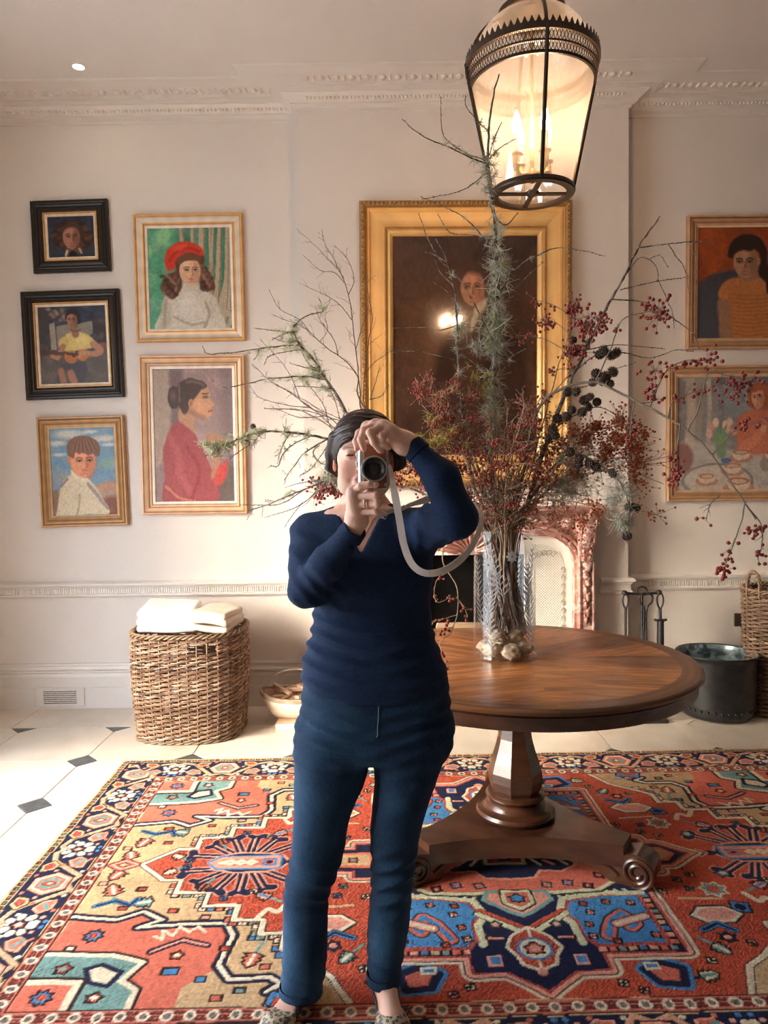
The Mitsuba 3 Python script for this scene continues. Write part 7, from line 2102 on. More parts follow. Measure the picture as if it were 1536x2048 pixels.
mat('mat_cone', (0.062, 0.042, 0.032), 0.8)
MZ = TZ + VH
rb = np.random.RandomState(21)


def unit(a):
    return a / (np.linalg.norm(a) + 1e-9)


def px(pts):
    return np.array([at(*q) for q in pts])


def from_vase(pts, k):
    """Starts a stem among the stones and leads it through the mouth of the vase."""
    a = k * 2.399
    P = px(pts)
    m = np.array([VX, VY, MZ]); d = P[0] - m; d[2] = 0
    r = 0.075 * min(1, np.linalg.norm(d) / 0.25)
    m = m + unit(d) * r + np.array([0.022 * math.cos(a), 0.022 * math.sin(a), 0])
    b = np.array([VX - unit(d)[0] * 0.035 + 0.055 * math.cos(a), VY - unit(d)[1] * 0.03 + 0.055 * math.sin(a), TZ + 0.11 + 0.02 * math.sin(k)])
    return np.vstack([b, (b + m) / 2 + [0.008 * math.sin(k), 0.008 * math.cos(k), 0], m, P])


def jag(P, amp, seed):
    n = meshkit.fbm(P * 28 + seed, 2, seed % 50)[:, None]
    m = meshkit.fbm(P * 28 + seed + 31, 2, seed % 47)[:, None]
    o = meshkit.fbm(P * 28 + seed + 77, 2, seed % 43)[:, None]
    return P + amp * 2 * (np.hstack([n, m, o]) - 0.5)


BERRY = trimesh.creation.icosphere(subdivisions=1, radius=1.0)
BERRY = (np.array(BERRY.vertices), np.array(BERRY.faces))
BUD = (np.array([(0, 0, 1.0), (1, 0, -0.3), (-0.5, 0.87, -0.3), (-0.5, -0.87, -0.3)]), np.array([(0, 1, 2), (0, 2, 3), (0, 3, 1), (1, 3, 2)]))


def cone_mesh():
    out = [blob((0, 0, 0), (0.72, 0.72, 0.88), 1, 0.1, 1)]
    for k in range(46):
        z = 1 - 2 * (k + 0.5) / 46
        a = k * 2.39996
        r = math.sqrt(1 - z * z)
        c = np.array([0.74 * r * math.cos(a), 0.74 * r * math.sin(a), 0.9 * z])
        o = np.array([math.cos(a) * r, math.sin(a) * r, z * 0.5 + 0.45]); o /= np.linalg.norm(o)
        s = np.array([-math.sin(a), math.cos(a), 0])
        w = 0.22 * r + 0.08
        u = np.cross(o, s)
        out.append((np.array([c + s * w, c - s * w, c + o * 0.34 + u * 0.10, c - u * 0.14, c + o * 0.30 - u * 0.02]), np.array([(0, 2, 1), (0, 3, 4), (1, 4, 3), (0, 4, 2), (1, 2, 4), (0, 1, 3)])))
    return join(*out)


CONE = cone_mesh()


class Plant:
    def __init__(self, seed):
        self.r = np.random.RandomState(seed)
        self.wood, self.hair, self.hair2, self.fruit, self.seed = [], [], [], [], seed

    def stem(self, P, r0, r1, n=5, amp=0.004, steps=7):
        Q = jag(spline(P, steps), amp, self.seed)
        self.wood.append(tube(Q, np.linspace(r0, r1, len(Q)), n))
        return Q

    def buds(self, Q, step=0.013, s=0.0030, t0=0.0):
        L = np.r_[0, np.cumsum(np.linalg.norm(np.diff(Q, axis=0), axis=1))]
        for l in np.arange(L[-1] * t0 + step, L[-1], step):
            i = min(np.searchsorted(L, l), len(Q) - 1)
            d = unit(self.r.randn(3))
            R = np.stack([unit(np.cross(d, [0.3, 0.1, 0.9])), np.cross(d, unit(np.cross(d, [0.3, 0.1, 0.9]))), d], 1)
            self.wood.append(moved(BUD, Q[i] + d * s * 0.7, R, s))

    def twigs(self, Q, n, Lm, r, ang=0.9, t0=0.15, droop=0.0, sub=0, bud=0.0, up=0.0, sides=4, taper=0.5, fl=0.7):
        tips = []
        for k in range(n):
            t = t0 + (1 - t0) * (k + self.r.rand()) / n
            i = min(int(t * (len(Q) - 1)), len(Q) - 2)
            T_ = unit(Q[i + 1] - Q[i])
            s = unit(np.cross(T_, self.r.randn(3) * [1, 0.5, 1]))
            s[1] *= fl
            d = unit(T_ * math.cos(ang) + unit(s) * math.sin(ang) + np.array([0, 0, up]))
            L = Lm * self.r.uniform(0.45, 1.15) * (1 - taper * t)
            bend = unit(self.r.randn(3)) * 0.35
            P = [Q[i]]
            for j in range(1, 5):
                d = unit(d + bend * 0.25 + np.array([0, 0, -droop * 0.25]) + 0.22 * self.r.randn(3))
                P.append(P[-1] + d * L / 4)
            P = np.array(P)
            self.wood.append(tube(P, np.linspace(r, r * 0.45, 5), sides))
            if bud:
                self.buds(P, bud, 0.0026)
            tips.append(P)
            if sub:
                tips += self.twigs(P, sub, L * 0.6, r * 0.65, ang=0.8, t0=0.25, droop=droop, sides=3, taper=0.3, bud=bud)
        return tips

    def tufts(self, Q, n, s, t0=0.0, t1=1.0, green=0.3, hairs=15, spread=0.5):
        for k in range(n):
            t = t0 + (t1 - t0) * self.r.rand()
            c = Q[int(t * (len(Q) - 1))]
            g = self.hair2 if self.r.rand() < green else self.hair
            sc = 1.2 * s * self.r.uniform(0.5, 1.2)
            c = c + self.r.randn(3) * sc * spread * 0.5
            for h in range(hairs):
                d = unit(self.r.randn(3) + [0, 0, -0.2])
                L = sc * self.r.uniform(0.5, 1.1)
                e = unit(self.r.randn(3))
                P = np.array([c, c + d * L * 0.35 + e * L * 0.08, c + d * L * 0.65 + e * L * 0.24, c + d * L * 0.8 + e * L * 0.5])
                g.append(tube(P, [0.0011, 0.0010, 0.0008, 0.0005], 3))

    def berries(self, tips, per, size, spread, stalk=True):
        for P in tips:
            for k in range(self.r.poisson(per)):
                t = self.r.uniform(0.35, 1.0)
                a = P[min(int(t * len(P)), len(P) - 1)]
                b = a + unit(self.r.randn(3) + [0, 0, -0.5]) * spread * self.r.uniform(0.4, 1.1)
                s = size * self.r.uniform(0.8, 1.15)
                self.fruit.append(moved(BERRY, b, None, s) if True else None)
                if stalk:
                    self.wood.append(tube([a, (a + b) / 2 + [0, 0, 0.002], b], 0.0007, 3))

    def spray(self, c, rad, n, size, fan=None):
        """Berries in a loose panicle about c."""
        for k in range(n):
            d = self.r.randn(3) * rad * 0.5
            b = c + d
            a = c + d * 0.45
            self.fruit.append(moved(BERRY, b, None, size * self.r.uniform(0.8, 1.15)))
            self.wood.append(tube([c + d * 0.05, a, b], 0.0008, 3))

    def build(self, name, label, wood, fruit='mat_hip', group=None, cones=(), cone_r=0.0185, hair='mat_lichen'):
        k = thing(name, label, 'branch', group)
        put(k + '__stem', join(*self.wood), wood, smooth=False)
        if self.hair:
            put(k + '__lichen', join(*self.hair), hair, smooth=False, label='grey green beard lichen', kind='stuff')
        if self.hair2:
            put(k + '__pale_lichen', join(*self.hair2), 'mat_greenlichen' if hair == 'mat_lichen' else hair, smooth=False, label='pale green beard lichen', kind='stuff')
        if self.fruit:
            put(k + '__berries', join(*self.fruit), fruit, smooth=True, label='small glossy berries', kind='stuff')
        for c in cones:
            d = unit(self.r.randn(3) + [0, -0.4, 0.2])
            R = np.stack([unit(np.cross(d, [0.3, 0.1, 0.9])), np.cross(d, unit(np.cross(d, [0.3, 0.1, 0.9]))), d], 1)
            put(k + '__cone', moved(CONE, c, R, cone_r * self.r.uniform(0.85, 1.15)), 'mat_cone')
        return k


# the tall larch branch in the middle, thick with lichen
p = Plant(1)
Q = p.stem(from_vase([(985, 985, 2.98), (982, 880, 2.96), (986, 790, 2.95), (990, 700, 2.94), (995, 600, 2.90), (993, 500, 2.84), (986, 420, 2.76), (978, 350, 2.68), (976, 320, 2.64), (978, 260, 2.60), (985, 205, 2.58), (998, 150, 2.57)], 1), 0.0125, 0.0022, 7, 0.006, 8)
p.buds(Q, 0.011, 0.0034, 0.35)
for pts, r in ([((977, 328, 2.65), (935, 312, 2.63), (890, 290, 2.6), (860, 280, 2.58), (830, 262, 2.56), (806, 240, 2.55)), 0.0032], [((976, 322, 2.64), (930, 305, 2.66), (900, 285, 2.68), (884, 260, 2.69), (882, 195, 2.7)), 0.0026], [((977, 262, 2.6), (952, 238, 2.6), (932, 212, 2.6), (930, 190, 2.6)), 0.002],
               [((978, 318, 2.64), (1000, 296, 2.62), (1030, 278, 2.6)), 0.002], [((979, 310, 2.63), (992, 270, 2.6), (1002, 245, 2.6)), 0.0017], [((985, 430, 2.77), (1010, 450, 2.77), (1030, 432, 2.76), (1036, 424, 2.76)), 0.003],
               [((990, 520, 2.85), (962, 470, 2.82), (925, 432, 2.8), (893, 416, 2.78), (842, 393, 2.76)), 0.0034], [((985, 480, 2.82), (945, 470, 2.8), (900, 465, 2.8), (875, 428, 2.8)), 0.0024], [((996, 590, 2.9), (1040, 530, 2.88), (1075, 510, 2.86), (1115, 496, 2.84), (1160, 500, 2.82), (1208, 512, 2.8)), 0.0034],
               [((990, 690, 2.93), (955, 620, 2.9), (920, 560, 2.88), (880, 520, 2.86), (855, 475, 2.85), (838, 428, 2.84)), 0.0036], [((985, 760, 2.94), (940, 720, 2.92), (900, 700, 2.9)), 0.003], [((986, 740, 2.94), (1020, 715, 2.92), (1055, 696, 2.9)), 0.003], [((994, 610, 2.9), (1020, 585, 2.88), (1085, 525, 2.86)), 0.0018], [((974, 345, 2.67), (940, 372, 2.66), (910, 385, 2.66), (845, 398, 2.65)), 0.0018]):
    q = p.stem(px(pts), r, 0.0011, 4, 0.003, 6)
    p.buds(q, 0.012, 0.0030)
    p.tufts(q, 3, 0.022, 0, 0.5)
p.tufts(Q, 60, 0.050, 0.28, 0.62, 0.35, 16); p.tufts(Q, 26, 0.030, 0.6, 0.80, 0.1, 14)
for y, n, s in ((530, 9, 0.055), (620, 8, 0.05), (660, 14, 0.065), (690, 10, 0.055), (560, 6, 0.05), (820, 10, 0.055), (850, 8, 0.055), (900, 10, 0.05), (780, 6, 0.05), (480, 6, 0.045)):
    p.tufts(np.array([at(988 + (8 if y < 640 else -2), y, 2.92)]), n, s, green=0.45)
p.build('larch_branch', 'tallest larch branch, thick with lichen, rising past the lantern', 'mat_larch')

# a thinner lichen branch beside it
p = Plant(2)
Q = p.stem(from_vase([(952, 985, 2.96), (935, 900, 2.92), (922, 800, 2.90), (916, 700, 2.88), (912, 610, 2.86), (903, 560, 2.85), (893, 520, 2.84), (874, 478, 2.83)], 2), 0.008, 0.0014, 6, 0.006)
p.buds(Q, 0.013, 0.003, 0.4)
for pts in ([(918, 720, 2.88), (880, 713, 2.86), (835, 702, 2.85), (786, 705, 2.84)], [(916, 650, 2.87), (880, 660, 2.86), (850, 655, 2.86), (786, 656, 2.85)], [(905, 570, 2.85), (880, 545, 2.84), (870, 520, 2.84)], [(912, 610, 2.86), (895, 585, 2.85), (868, 565, 2.85)], [(916, 700, 2.88), (950, 680, 2.87), (975, 640, 2.86)], [(893, 524, 2.84), (870, 510, 2.84), (850, 504, 2.84)]):
    q = p.stem(px(pts), 0.0024, 0.0009, 4, 0.003, 5)
    p.buds(q, 0.014, 0.0026)
p.tufts(Q, 26, 0.034, 0.35, 0.75, 0.15); p.tufts(np.array([at(917, 655, 2.88)]), 9, 0.045, green=0.1); p.tufts(np.array([at(950, 690, 2.9)]), 7, 0.04, green=0.2)
p.build('larch_branch', 'slim lichen spotted branch just left of the tallest one, before the dark portrait', 'mat_larch')

# the leaning larch branch on the right
p = Plant(3)
Q = p.stem(from_vase([(1050, 1030, 2.95), (1078, 930, 2.90), (1100, 865, 2.88), (1120, 815, 2.87), (1150, 740, 2.86), (1185, 672, 2.86), (1215, 612, 2.86), (1250, 552, 2.85), (1278, 493, 2.85), (1300, 462, 2.85), (1320, 434, 2.84)], 3), 0.0135, 0.0018, 7, 0.006, 8)
p.buds(Q, 0.012, 0.0034, 0.5)
for pts, r in ([((1277, 495, 2.85), (1315, 490, 2.82), (1345, 487, 2.8), (1400, 483, 2.77), (1425, 487, 2.76)), 0.0032], [((1255, 545, 2.85), (1280, 515, 2.83), (1305, 524, 2.82), (1316, 545, 2.81), (1314, 565, 2.81)), 0.0024], [((1240, 580, 2.85), (1290, 568, 2.83), (1335, 560, 2.8), (1376, 554, 2.78)), 0.0026], [((1225, 598, 2.86), (1285, 604, 2.84), (1330, 625, 2.82), (1362, 648, 2.8), (1390, 672, 2.78), (1397, 697, 2.77)), 0.003],
               [((1316, 560, 2.81), (1330, 590, 2.8), (1345, 625, 2.8), (1348, 655, 2.8)), 0.0018], [((1335, 488, 2.8), (1355, 515, 2.79), (1372, 545, 2.78), (1378, 585, 2.77)), 0.0019], [((1380, 484, 2.78), (1392, 515, 2.77), (1394, 565, 2.76)), 0.0017], [((1150, 742, 2.86), (1190, 712, 2.84), (1240, 705, 2.82), (1300, 716, 2.8), (1350, 700, 2.78), (1385, 702, 2.77)), 0.003],
               [((1170, 700, 2.86), (1230, 690, 2.84), (1290, 694, 2.82), (1330, 698, 2.8)), 0.0022], [((1135, 780, 2.87), (1180, 770, 2.84), (1215, 745, 2.82), (1270, 725, 2.8)), 0.0026], [((1100, 862, 2.88), (1150, 830, 2.86), (1200, 815, 2.84), (1260, 850, 2.8)), 0.003], [((1295, 520, 2.83), (1320, 512, 2.82), (1334, 534, 2.82)), 0.0016]):
    q = p.stem(px(pts), r, 0.0011, 4, 0.003, 6)
    p.buds(q, 0.0115, 0.0031)
p.tufts(Q, 20, 0.028, 0.25, 0.6, 0.1, 12)
cones = [(1146, 680), (1199, 709), (1208, 702), (1223, 711), (1232, 706), (1192, 747), (1212, 753), (1205, 764), (1226, 744), (1185, 765), (1221, 768), (1135, 786), (1152, 784), (1168, 801), (1179, 794), (1177, 814), (1194, 804), (1144, 820), (1115, 837), (1134, 833), (1165, 824), (1097, 878), (1111, 872), (1106, 860)]
p.build('larch_branch', 'stout larch branch leaning right with clusters of dark cones', 'mat_larch', cones=[at(x, y, 2.84 - 0.03 * (i % 3)) for i, (x, y) in enumerate(cones)])

p = Plant(4)
Q = p.stem(from_vase([(1060, 1000, 2.93), (1110, 930, 2.86), (1150, 905, 2.82), (1190, 928, 2.79), (1230, 950, 2.77), (1258, 1010, 2.75), (1256, 1072, 2.74)], 4), 0.006, 0.0016, 5, 0.005)
p.twigs(Q, 14, 0.10, 0.0016, t0=0.4, bud=0.014)
p.tufts(Q, 26, 0.05, 0.5, 1.0, 0.0, 16); p.tufts(np.array([at(1245, 1045, 2.75)]), 10, 0.05, green=0); p.tufts(np.array([at(1225, 1000, 2.77)]), 10, 0.055, green=0)
p.build('alder_branch', 'drooping branch with grey lichen and cones hanging right of the fireplace', 'mat_larch', cones=[at(x, y, 2.77) for x, y in ((1139, 904), (1159, 917), (1157, 930), (1179, 926), (1192, 934), (1225, 946), (1259, 1014), (1272, 1015), (1254, 1072))])

# the long arching rose stem that hangs over on the right
p = Plant(5)
Q = p.stem(from_vase([(1035, 1000, 2.93), (1050, 930, 2.88), (1060, 865, 2.84), (1085, 805, 2.78), (1128, 775, 2.74), (1185, 764, 2.70), (1240, 786, 2.66), (1290, 812, 2.62), (1340, 838, 2.58), (1378, 864, 2.55), (1420, 905, 2.52), (1455, 955, 2.50), (1490, 1005, 2.48), (1512, 1040, 2.47)], 5), 0.0075, 0.0022, 7, 0.004, 8)
subs = [[(1375, 862, 2.55), (1395, 820, 2.53), (1405, 785, 2.52), (1418, 745, 2.5), (1450, 750, 2.49), (1492, 756, 2.48)], [(1335, 835, 2.58), (1345, 805, 2.57), (1370, 790, 2.56), (1415, 775, 2.54)], [(1490, 1005, 2.48), (1482, 1045, 2.47), (1468, 1085, 2.47), (1452, 1125, 2.47), (1448, 1150, 2.47)], [(1500, 1020, 2.48), (1522, 1050, 2.47), (1524, 1090, 2.47), (1515, 1120, 2.47)], [(1425, 910, 2.52), (1465, 865, 2.5), (1505, 848, 2.49), (1530, 838, 2.48)], [(1440, 990, 2.5), (1420, 1010, 2.5), (1412, 1040, 2.5)],
        [(1190, 765, 2.70), (1220, 700, 2.69), (1245, 640, 2.68), (1290, 625, 2.67), (1330, 615, 2.66)], [(1300, 815, 2.62), (1330, 745, 2.6), (1370, 722, 2.59), (1410, 722, 2.58)], [(1085, 805, 2.78), (1130, 760, 2.77), (1180, 690, 2.75), (1200, 640, 2.74)], [(1270, 800, 2.64), (1262, 850, 2.63), (1260, 880, 2.63)], [(1360, 850, 2.56), (1352, 910, 2.55), (1350, 950, 2.55)], [(1280, 808, 2.63), (1310, 800, 2.62), (1300, 770, 2.62)]]
for i, s in enumerate(subs):
    q = p.stem(px(s), 0.0026, 0.0010, 5, 0.003, 6)
    t = p.twigs(q, 6, 0.05, 0.0012, ang=0.8, t0=0.35, droop=0.3)
    p.berries(t, 2.2 if i != 5 else 0.4, 0.0062, 0.022)
for x, y, r, n in ((1315, 630, 0.060, 48), (1180, 650, 0.05, 40), (1470, 775, 0.055, 34), (1500, 765, 0.04, 16), (1450, 1140, 0.03, 14), (1415, 722, 0.04, 14), (1310, 740, 0.05, 20), (1345, 960, 0.035, 14), (1505, 1060, 0.03, 10)):
    p.spray(at(x, y, 2.60 if x < 1380 else 2.48), r, n, 0.0062)
p.build('rose_hip_stem', 'long arching stem of dark red hips hanging over towards the right wall', 'mat_olive')

# sprays of red and orange berries
def sprayer(name, label, seed, pts, spots, wood, fruit, size, r0=0.004, n_tw=14, L=0.12, group=None, Y=None, sub=2, per=1.2):
    p = Plant(seed)
    Q = p.stem(from_vase(pts, seed), r0, 0.0014, 5, 0.006)
    t = p.twigs(Q, n_tw, L, 0.0017, ang=0.9, t0=0.4, droop=0.1, sub=sub)
    p.berries(t, per, size, 0.02)
    for x, y, Yc, r, n in spots:
        c = at(x, y, Yc)
        i = np.argmin(np.linalg.norm(Q - c, axis=1))
        mid = (Q[i] + c) / 2 + np.array([0, 0, 0.015])
        q = p.stem(np.array([Q[i], mid, c]), 0.0018, 0.0009, 4, 0.003, 5)
        t = p.twigs(q, 5, r * 1.3, 0.0010, ang=0.7, t0=0.5, sub=2)
        p.berries(t, n / 14, size, 0.022)
        p.spray(c, r, n // 2, size)
    return p.build(name, label, wood, fruit, group)


sprayer('berry_spray', 'dense mass of orange berries spilling right over the marble mantelpiece', 31, [(1080, 985, 2.95), (1140, 900, 2.95), (1200, 860, 2.95), (1250, 850, 2.95)],
        [(1180, 870, 2.95, 0.07, 70), (1230, 880, 2.92, 0.08, 90), (1265, 900, 2.95, 0.08, 90), (1285, 930, 2.93, 0.07, 70), (1270, 970, 2.95, 0.07, 60), (1200, 930, 3.0, 0.08, 60), (1130, 890, 2.98, 0.07, 50), (1240, 840, 2.98, 0.07, 50), (1290, 870, 2.95, 0.05, 40)], 'mat_tan', 'mat_orangehip', 0.0042, 0.005, 26, 0.15)
sprayer('berry_spray', 'low spray of orange berries in front of the marble frieze', 32, [(1060, 1010, 2.95), (1120, 1000, 2.9), (1180, 1010, 2.88)], [(1110, 1040, 2.9, 0.06, 36), (1165, 1045, 2.88, 0.06, 36), (1195, 1020, 2.86, 0.05, 26), (1315, 1030, 2.8, 0.05, 24), (1140, 1070, 2.9, 0.04, 20)], 'mat_tan', 'mat_orangehip', 0.0042, 0.0035, 14, 0.12)
sprayer('berry_spray', 'tall spray of dark red berries beside the right edge of the gilt frame', 33, [(1055, 960, 2.9), (1085, 850, 2.88), (1115, 740, 2.86), (1150, 640, 2.85)], [(1150, 620, 2.85, 0.05, 40), (1175, 655, 2.84, 0.05, 40), (1140, 700, 2.86, 0.05, 40), (1085, 640, 2.88, 0.05, 20), (1165, 705, 2.84, 0.04, 24), (1070, 600, 2.9, 0.03, 10), (1035, 670, 2.9, 0.04, 12), (1210, 640, 2.82, 0.04, 20)], 'mat_olive', 'mat_hip', 0.0052, 0.004, 10, 0.09)
sprayer('berry_spray', 'tangle of tan twigs and red berries before the lower part of the portrait', 34, [(965, 985, 2.92), (930, 880, 2.88), (880, 800, 2.85), (840, 770, 2.84)], [(840, 790, 2.84, 0.05, 36), (880, 800, 2.84, 0.06, 40), (850, 765, 2.85, 0.04, 24), (905, 770, 2.85, 0.05, 24), (940, 790, 2.86, 0.05, 22), (870, 850, 2.84, 0.06, 40), (905, 870, 2.83, 0.06, 40)], 'mat_tan', 'mat_hip', 0.0044, 0.0045, 40, 0.19, per=0.6)
sprayer('berry_spray', 'thicket of red berried twigs behind her raised arm', 35, [(955, 1010, 2.88), (910, 950, 2.82), (860, 930, 2.78), (810, 935, 2.76)], [(830, 930, 2.76, 0.06, 40), (870, 920, 2.78, 0.06, 46), (910, 930, 2.80, 0.06, 40), (800, 960, 2.75, 0.05, 34), (850, 970, 2.77, 0.06, 34), (930, 990, 2.85, 0.05, 30), (815, 900, 2.77, 0.05, 30)], 'mat_tan', 'mat_hip', 0.0044, 0.0045, 40, 0.18, per=0.7)
sprayer('berry_spray', 'red berries and twigs in the middle of the bunch above the vase', 36, [(1010, 990, 2.85), (1020, 910, 2.80), (1040, 850, 2.78), (1050, 800, 2.77)], [(1000, 930, 2.80, 0.06, 40), (1050, 905, 2.79, 0.06, 46), (960, 960, 2.82, 0.05, 36), (1075, 850, 2.78, 0.05, 26), (985, 880, 2.80, 0.05, 26), (1020, 1000, 2.84, 0.05, 26), (1090, 940, 2.8, 0.06, 40)], 'mat_tan', 'mat_hip', 0.0043, 0.0045, 44, 0.18, per=0.7)
sprayer('berry_spray', 'small sprig of red berries beside her shoulder on the left', 37, [(930, 1010, 2.95), (800, 960, 2.95), (700, 960, 2.95), (645, 975, 2.95)], [(650, 972, 2.95, 0.06, 16), (642, 990, 2.95, 0.05, 12), (672, 985, 2.95, 0.05, 12), (630, 965, 2.95, 0.04, 6)], 'mat_larch', 'mat_hip', 0.0055, 0.003, 20, 0.12, per=0.35)
# the sprig that hangs below her elbow
p = Plant(38)
m = np.array([VX - 0.11, VY - 0.05, MZ + 0.006])
Q = p.stem(np.vstack([[VX - 0.02, VY + 0.02, TZ + 0.2], [VX - 0.07, VY - 0.02, MZ - 0.08], m, px([(900, 1072, 2.72), (886, 1100, 2.66), (890, 1135, 2.62), (912, 1170, 2.60), (915, 1225, 2.58), (900, 1270, 2.57)])]), 0.0036, 0.0016, 5, 0.004)
for s in ([(895, 1145, 2.62), (875, 1160, 2.6), (868, 1185, 2.59), (876, 1205, 2.58), (900, 1195, 2.58)], [(912, 1195, 2.59), (928, 1215, 2.58), (935, 1235, 2.58)], [(914, 1230, 2.58), (885, 1238, 2.57), (866, 1245, 2.56), (862, 1262, 2.56)], [(900, 1268, 2.57), (880, 1285, 2.56), (888, 1310, 2.55), (900, 1335, 2.54)], [(905, 1255, 2.57), (870, 1262, 2.56)]):
    q = p.stem(px(s), 0.0017, 0.0009, 4, 0.003, 6)
    t = p.twigs(q, 6, 0.03, 0.0009, ang=0.9, t0=0.15, droop=0.4)
    p.berries(t, 1.8, 0.0055, 0.014)
p.build('berry_sprig', 'hanging sprig of dark red berries dangling below her elbow against the hearth', 'mat_tan')

# larch branches reaching left over the pale wall
p = Plant(41)
Q = p.stem(from_vase([(900, 960, 3.0), (780, 880, 3.0), (700, 835, 3.0), (680, 800, 3.0), (655, 765, 3.0), (625, 716, 3.0), (600, 690, 3.0), (588, 665, 3.0), (590, 648, 3.0), (612, 632, 3.0), (646, 622, 3.0)], 41), 0.008, 0.0016, 6, 0.004)
p.buds(Q, 0.011, 0.0034, 0.5)
for pts, r in ([((599, 690, 3.0), (560, 692, 2.98), (520, 697, 2.96), (470, 705, 2.94), (430, 708, 2.92), (412, 705, 2.92), (406, 694, 2.92)), 0.0028], [((590, 666, 3.0), (560, 662, 2.98), (535, 660, 2.96), (508, 656, 2.95)), 0.0022], [((652, 760, 3.0), (615, 753, 2.98), (570, 755, 2.96), (530, 758, 2.94), (490, 768, 2.92), (450, 774, 2.9), (430, 766, 2.9), (418, 752, 2.9)), 0.003], [((620, 712, 3.0), (600, 700, 2.98), (540, 712, 2.96), (528, 730, 2.96)), 0.0018], [((645, 745, 3.0), (610, 735, 2.98), (580, 726, 2.97)), 0.002], [((590, 660, 3.0), (560, 672, 2.98), (543, 682, 2.97)), 0.0018], [((640, 738, 3.0), (620, 730, 3.0), (600, 700, 3.0)), 0.0015], [((595, 680, 3.0), (570, 684, 3.0), (545, 676, 3.0)), 0.0016], [((664, 778, 3.0), (640, 775, 3.0), (590, 772, 2.97)), 0.0018], [((646, 622, 3.0), (643, 610, 3.0), (637, 596, 3.0)), 0.002], [((518, 698, 2.96), (514, 712, 2.96), (505, 722, 2.96)), 0.002]):
    q = p.stem(px(pts), r, 0.0010, 4, 0.003, 6)
    p.buds(q, 0.011, 0.0031)
    p.tufts(q, 6, 0.026, 0.05, 0.5, 0.7, 12)
p.tufts(Q, 24, 0.026, 0.55, 0.9, 0.5, 12); p.tufts(np.array([at(635, 750, 3.0)]), 7, 0.036, green=0.8); p.tufts(np.array([at(610, 757, 2.98)]), 6, 0.036, green=0.6); p.tufts(np.array([at(590, 686, 3.0)]), 5, 0.03, green=0.5)
p.build('larch_branch', 'crooked larch branch hooking upwards above her head on the left', 'mat_larch')
p = Plant(42)
Q = p.stem(from_vase([(880, 960, 2.98), (760, 900, 2.96), (690, 880, 2.95), (655, 878, 2.94), (625, 871, 2.93), (590, 866, 2.92), (550, 863, 2.91), (515, 865, 2.90), (480, 878, 2.89), (450, 890, 2.88), (425, 893, 2.87), (402, 888, 2.86)], 42), 0.0075, 0.0016, 6, 0.004)
p.buds(Q, 0.010, 0.0036, 0.45)
for pts, r in ([((655, 878, 2.94), (610, 905, 2.92), (590, 930, 2.91), (572, 955, 2.9), (570, 960, 2.9)), 0.0028], [((620, 872, 2.93), (585, 890, 2.92), (565, 910, 2.91), (555, 932, 2.9), (540, 930, 2.9)), 0.0022], [((580, 868, 2.92), (568, 885, 2.91), (560, 905, 2.91), (556, 925, 2.91)), 0.0018], [((640, 890, 2.93), (625, 905, 2.93), (640, 925, 2.92), (655, 930, 2.92)), 0.002], [((480, 880, 2.89), (500, 885, 2.89), (470, 910, 2.88), (460, 918, 2.88)), 0.0018], [((520, 866, 2.9), (512, 880, 2.9), (502, 890, 2.9)), 0.0014], [((450, 890, 2.88), (430, 905, 2.87), (410, 913, 2.86)), 0.0018], [((568, 862, 2.91), (570, 855, 2.91), (567, 852, 2.91)), 0.0018], [((440, 890, 2.88), (438, 905, 2.88), (436, 913, 2.88)), 0.0016], [((660, 885, 2.94), (650, 900, 2.94), (620, 940, 2.93), (600, 950, 2.93)), 0.0022]):
    q = p.stem(px(pts), r, 0.0010, 4, 0.003, 6)
    p.buds(q, 0.011, 0.0031)
    p.twigs(q, 4, 0.05, 0.001, bud=0.012)
    p.tufts(q, 4, 0.022, 0.1, 0.9, 0.7, 10)
p.tufts(Q, 70, 0.032, 0.70, 1.0, 0.55, 14); p.tufts(Q, 10, 0.03, 0.5, 0.7, 0.8, 12)
p.build('larch_branch', 'low larch branch furred with lichen reaching left across the red blouse painting', 'mat_larch', cones=[at(506, 853, 2.90)], cone_r=0.011)
p = Plant(43)
Q = p.stem(from_vase([(880, 1000, 3.0), (760, 960, 3.0), (690, 950, 3.0), (650, 962, 2.98), (610, 978, 2.96), (570, 994, 2.94), (530, 1012, 2.92), (497, 1022, 2.91)], 43), 0.006, 0.0012, 5, 0.004)
p.buds(Q, 0.012, 0.003, 0.5)
for pts, r in ([((610, 978, 2.96), (560, 1008, 2.95), (500, 1010, 2.93), (480, 1010, 2.93)), 0.0016], [((655, 962, 2.98), (615, 1000, 2.97), (580, 1020, 2.96), (530, 1034, 2.95)), 0.002], [((640, 960, 2.98), (605, 965, 2.97), (570, 975, 2.96)), 0.0016], [((605, 1005, 2.97), (585, 1030, 2.96), (570, 1055, 2.96)), 0.0014], [((640, 968, 2.98), (620, 1000, 2.98), (600, 1015, 2.98)), 0.0018]):
    q = p.stem(px(pts), r, 0.0008, 4, 0.003, 6)
    p.buds(q, 0.013, 0.0028)
p.twigs(Q, 14, 0.09, 0.0012, t0=0.5, bud=0.014)
p.tufts(Q, 10, 0.026, 0.5, 0.85, 0.6, 10); p.tufts(np.array([at(660, 950, 2.98)]), 12, 0.05, green=0.2)
p.build('larch_branch', 'thin bare larch branch sloping down left above her shoulder', 'mat_larch')
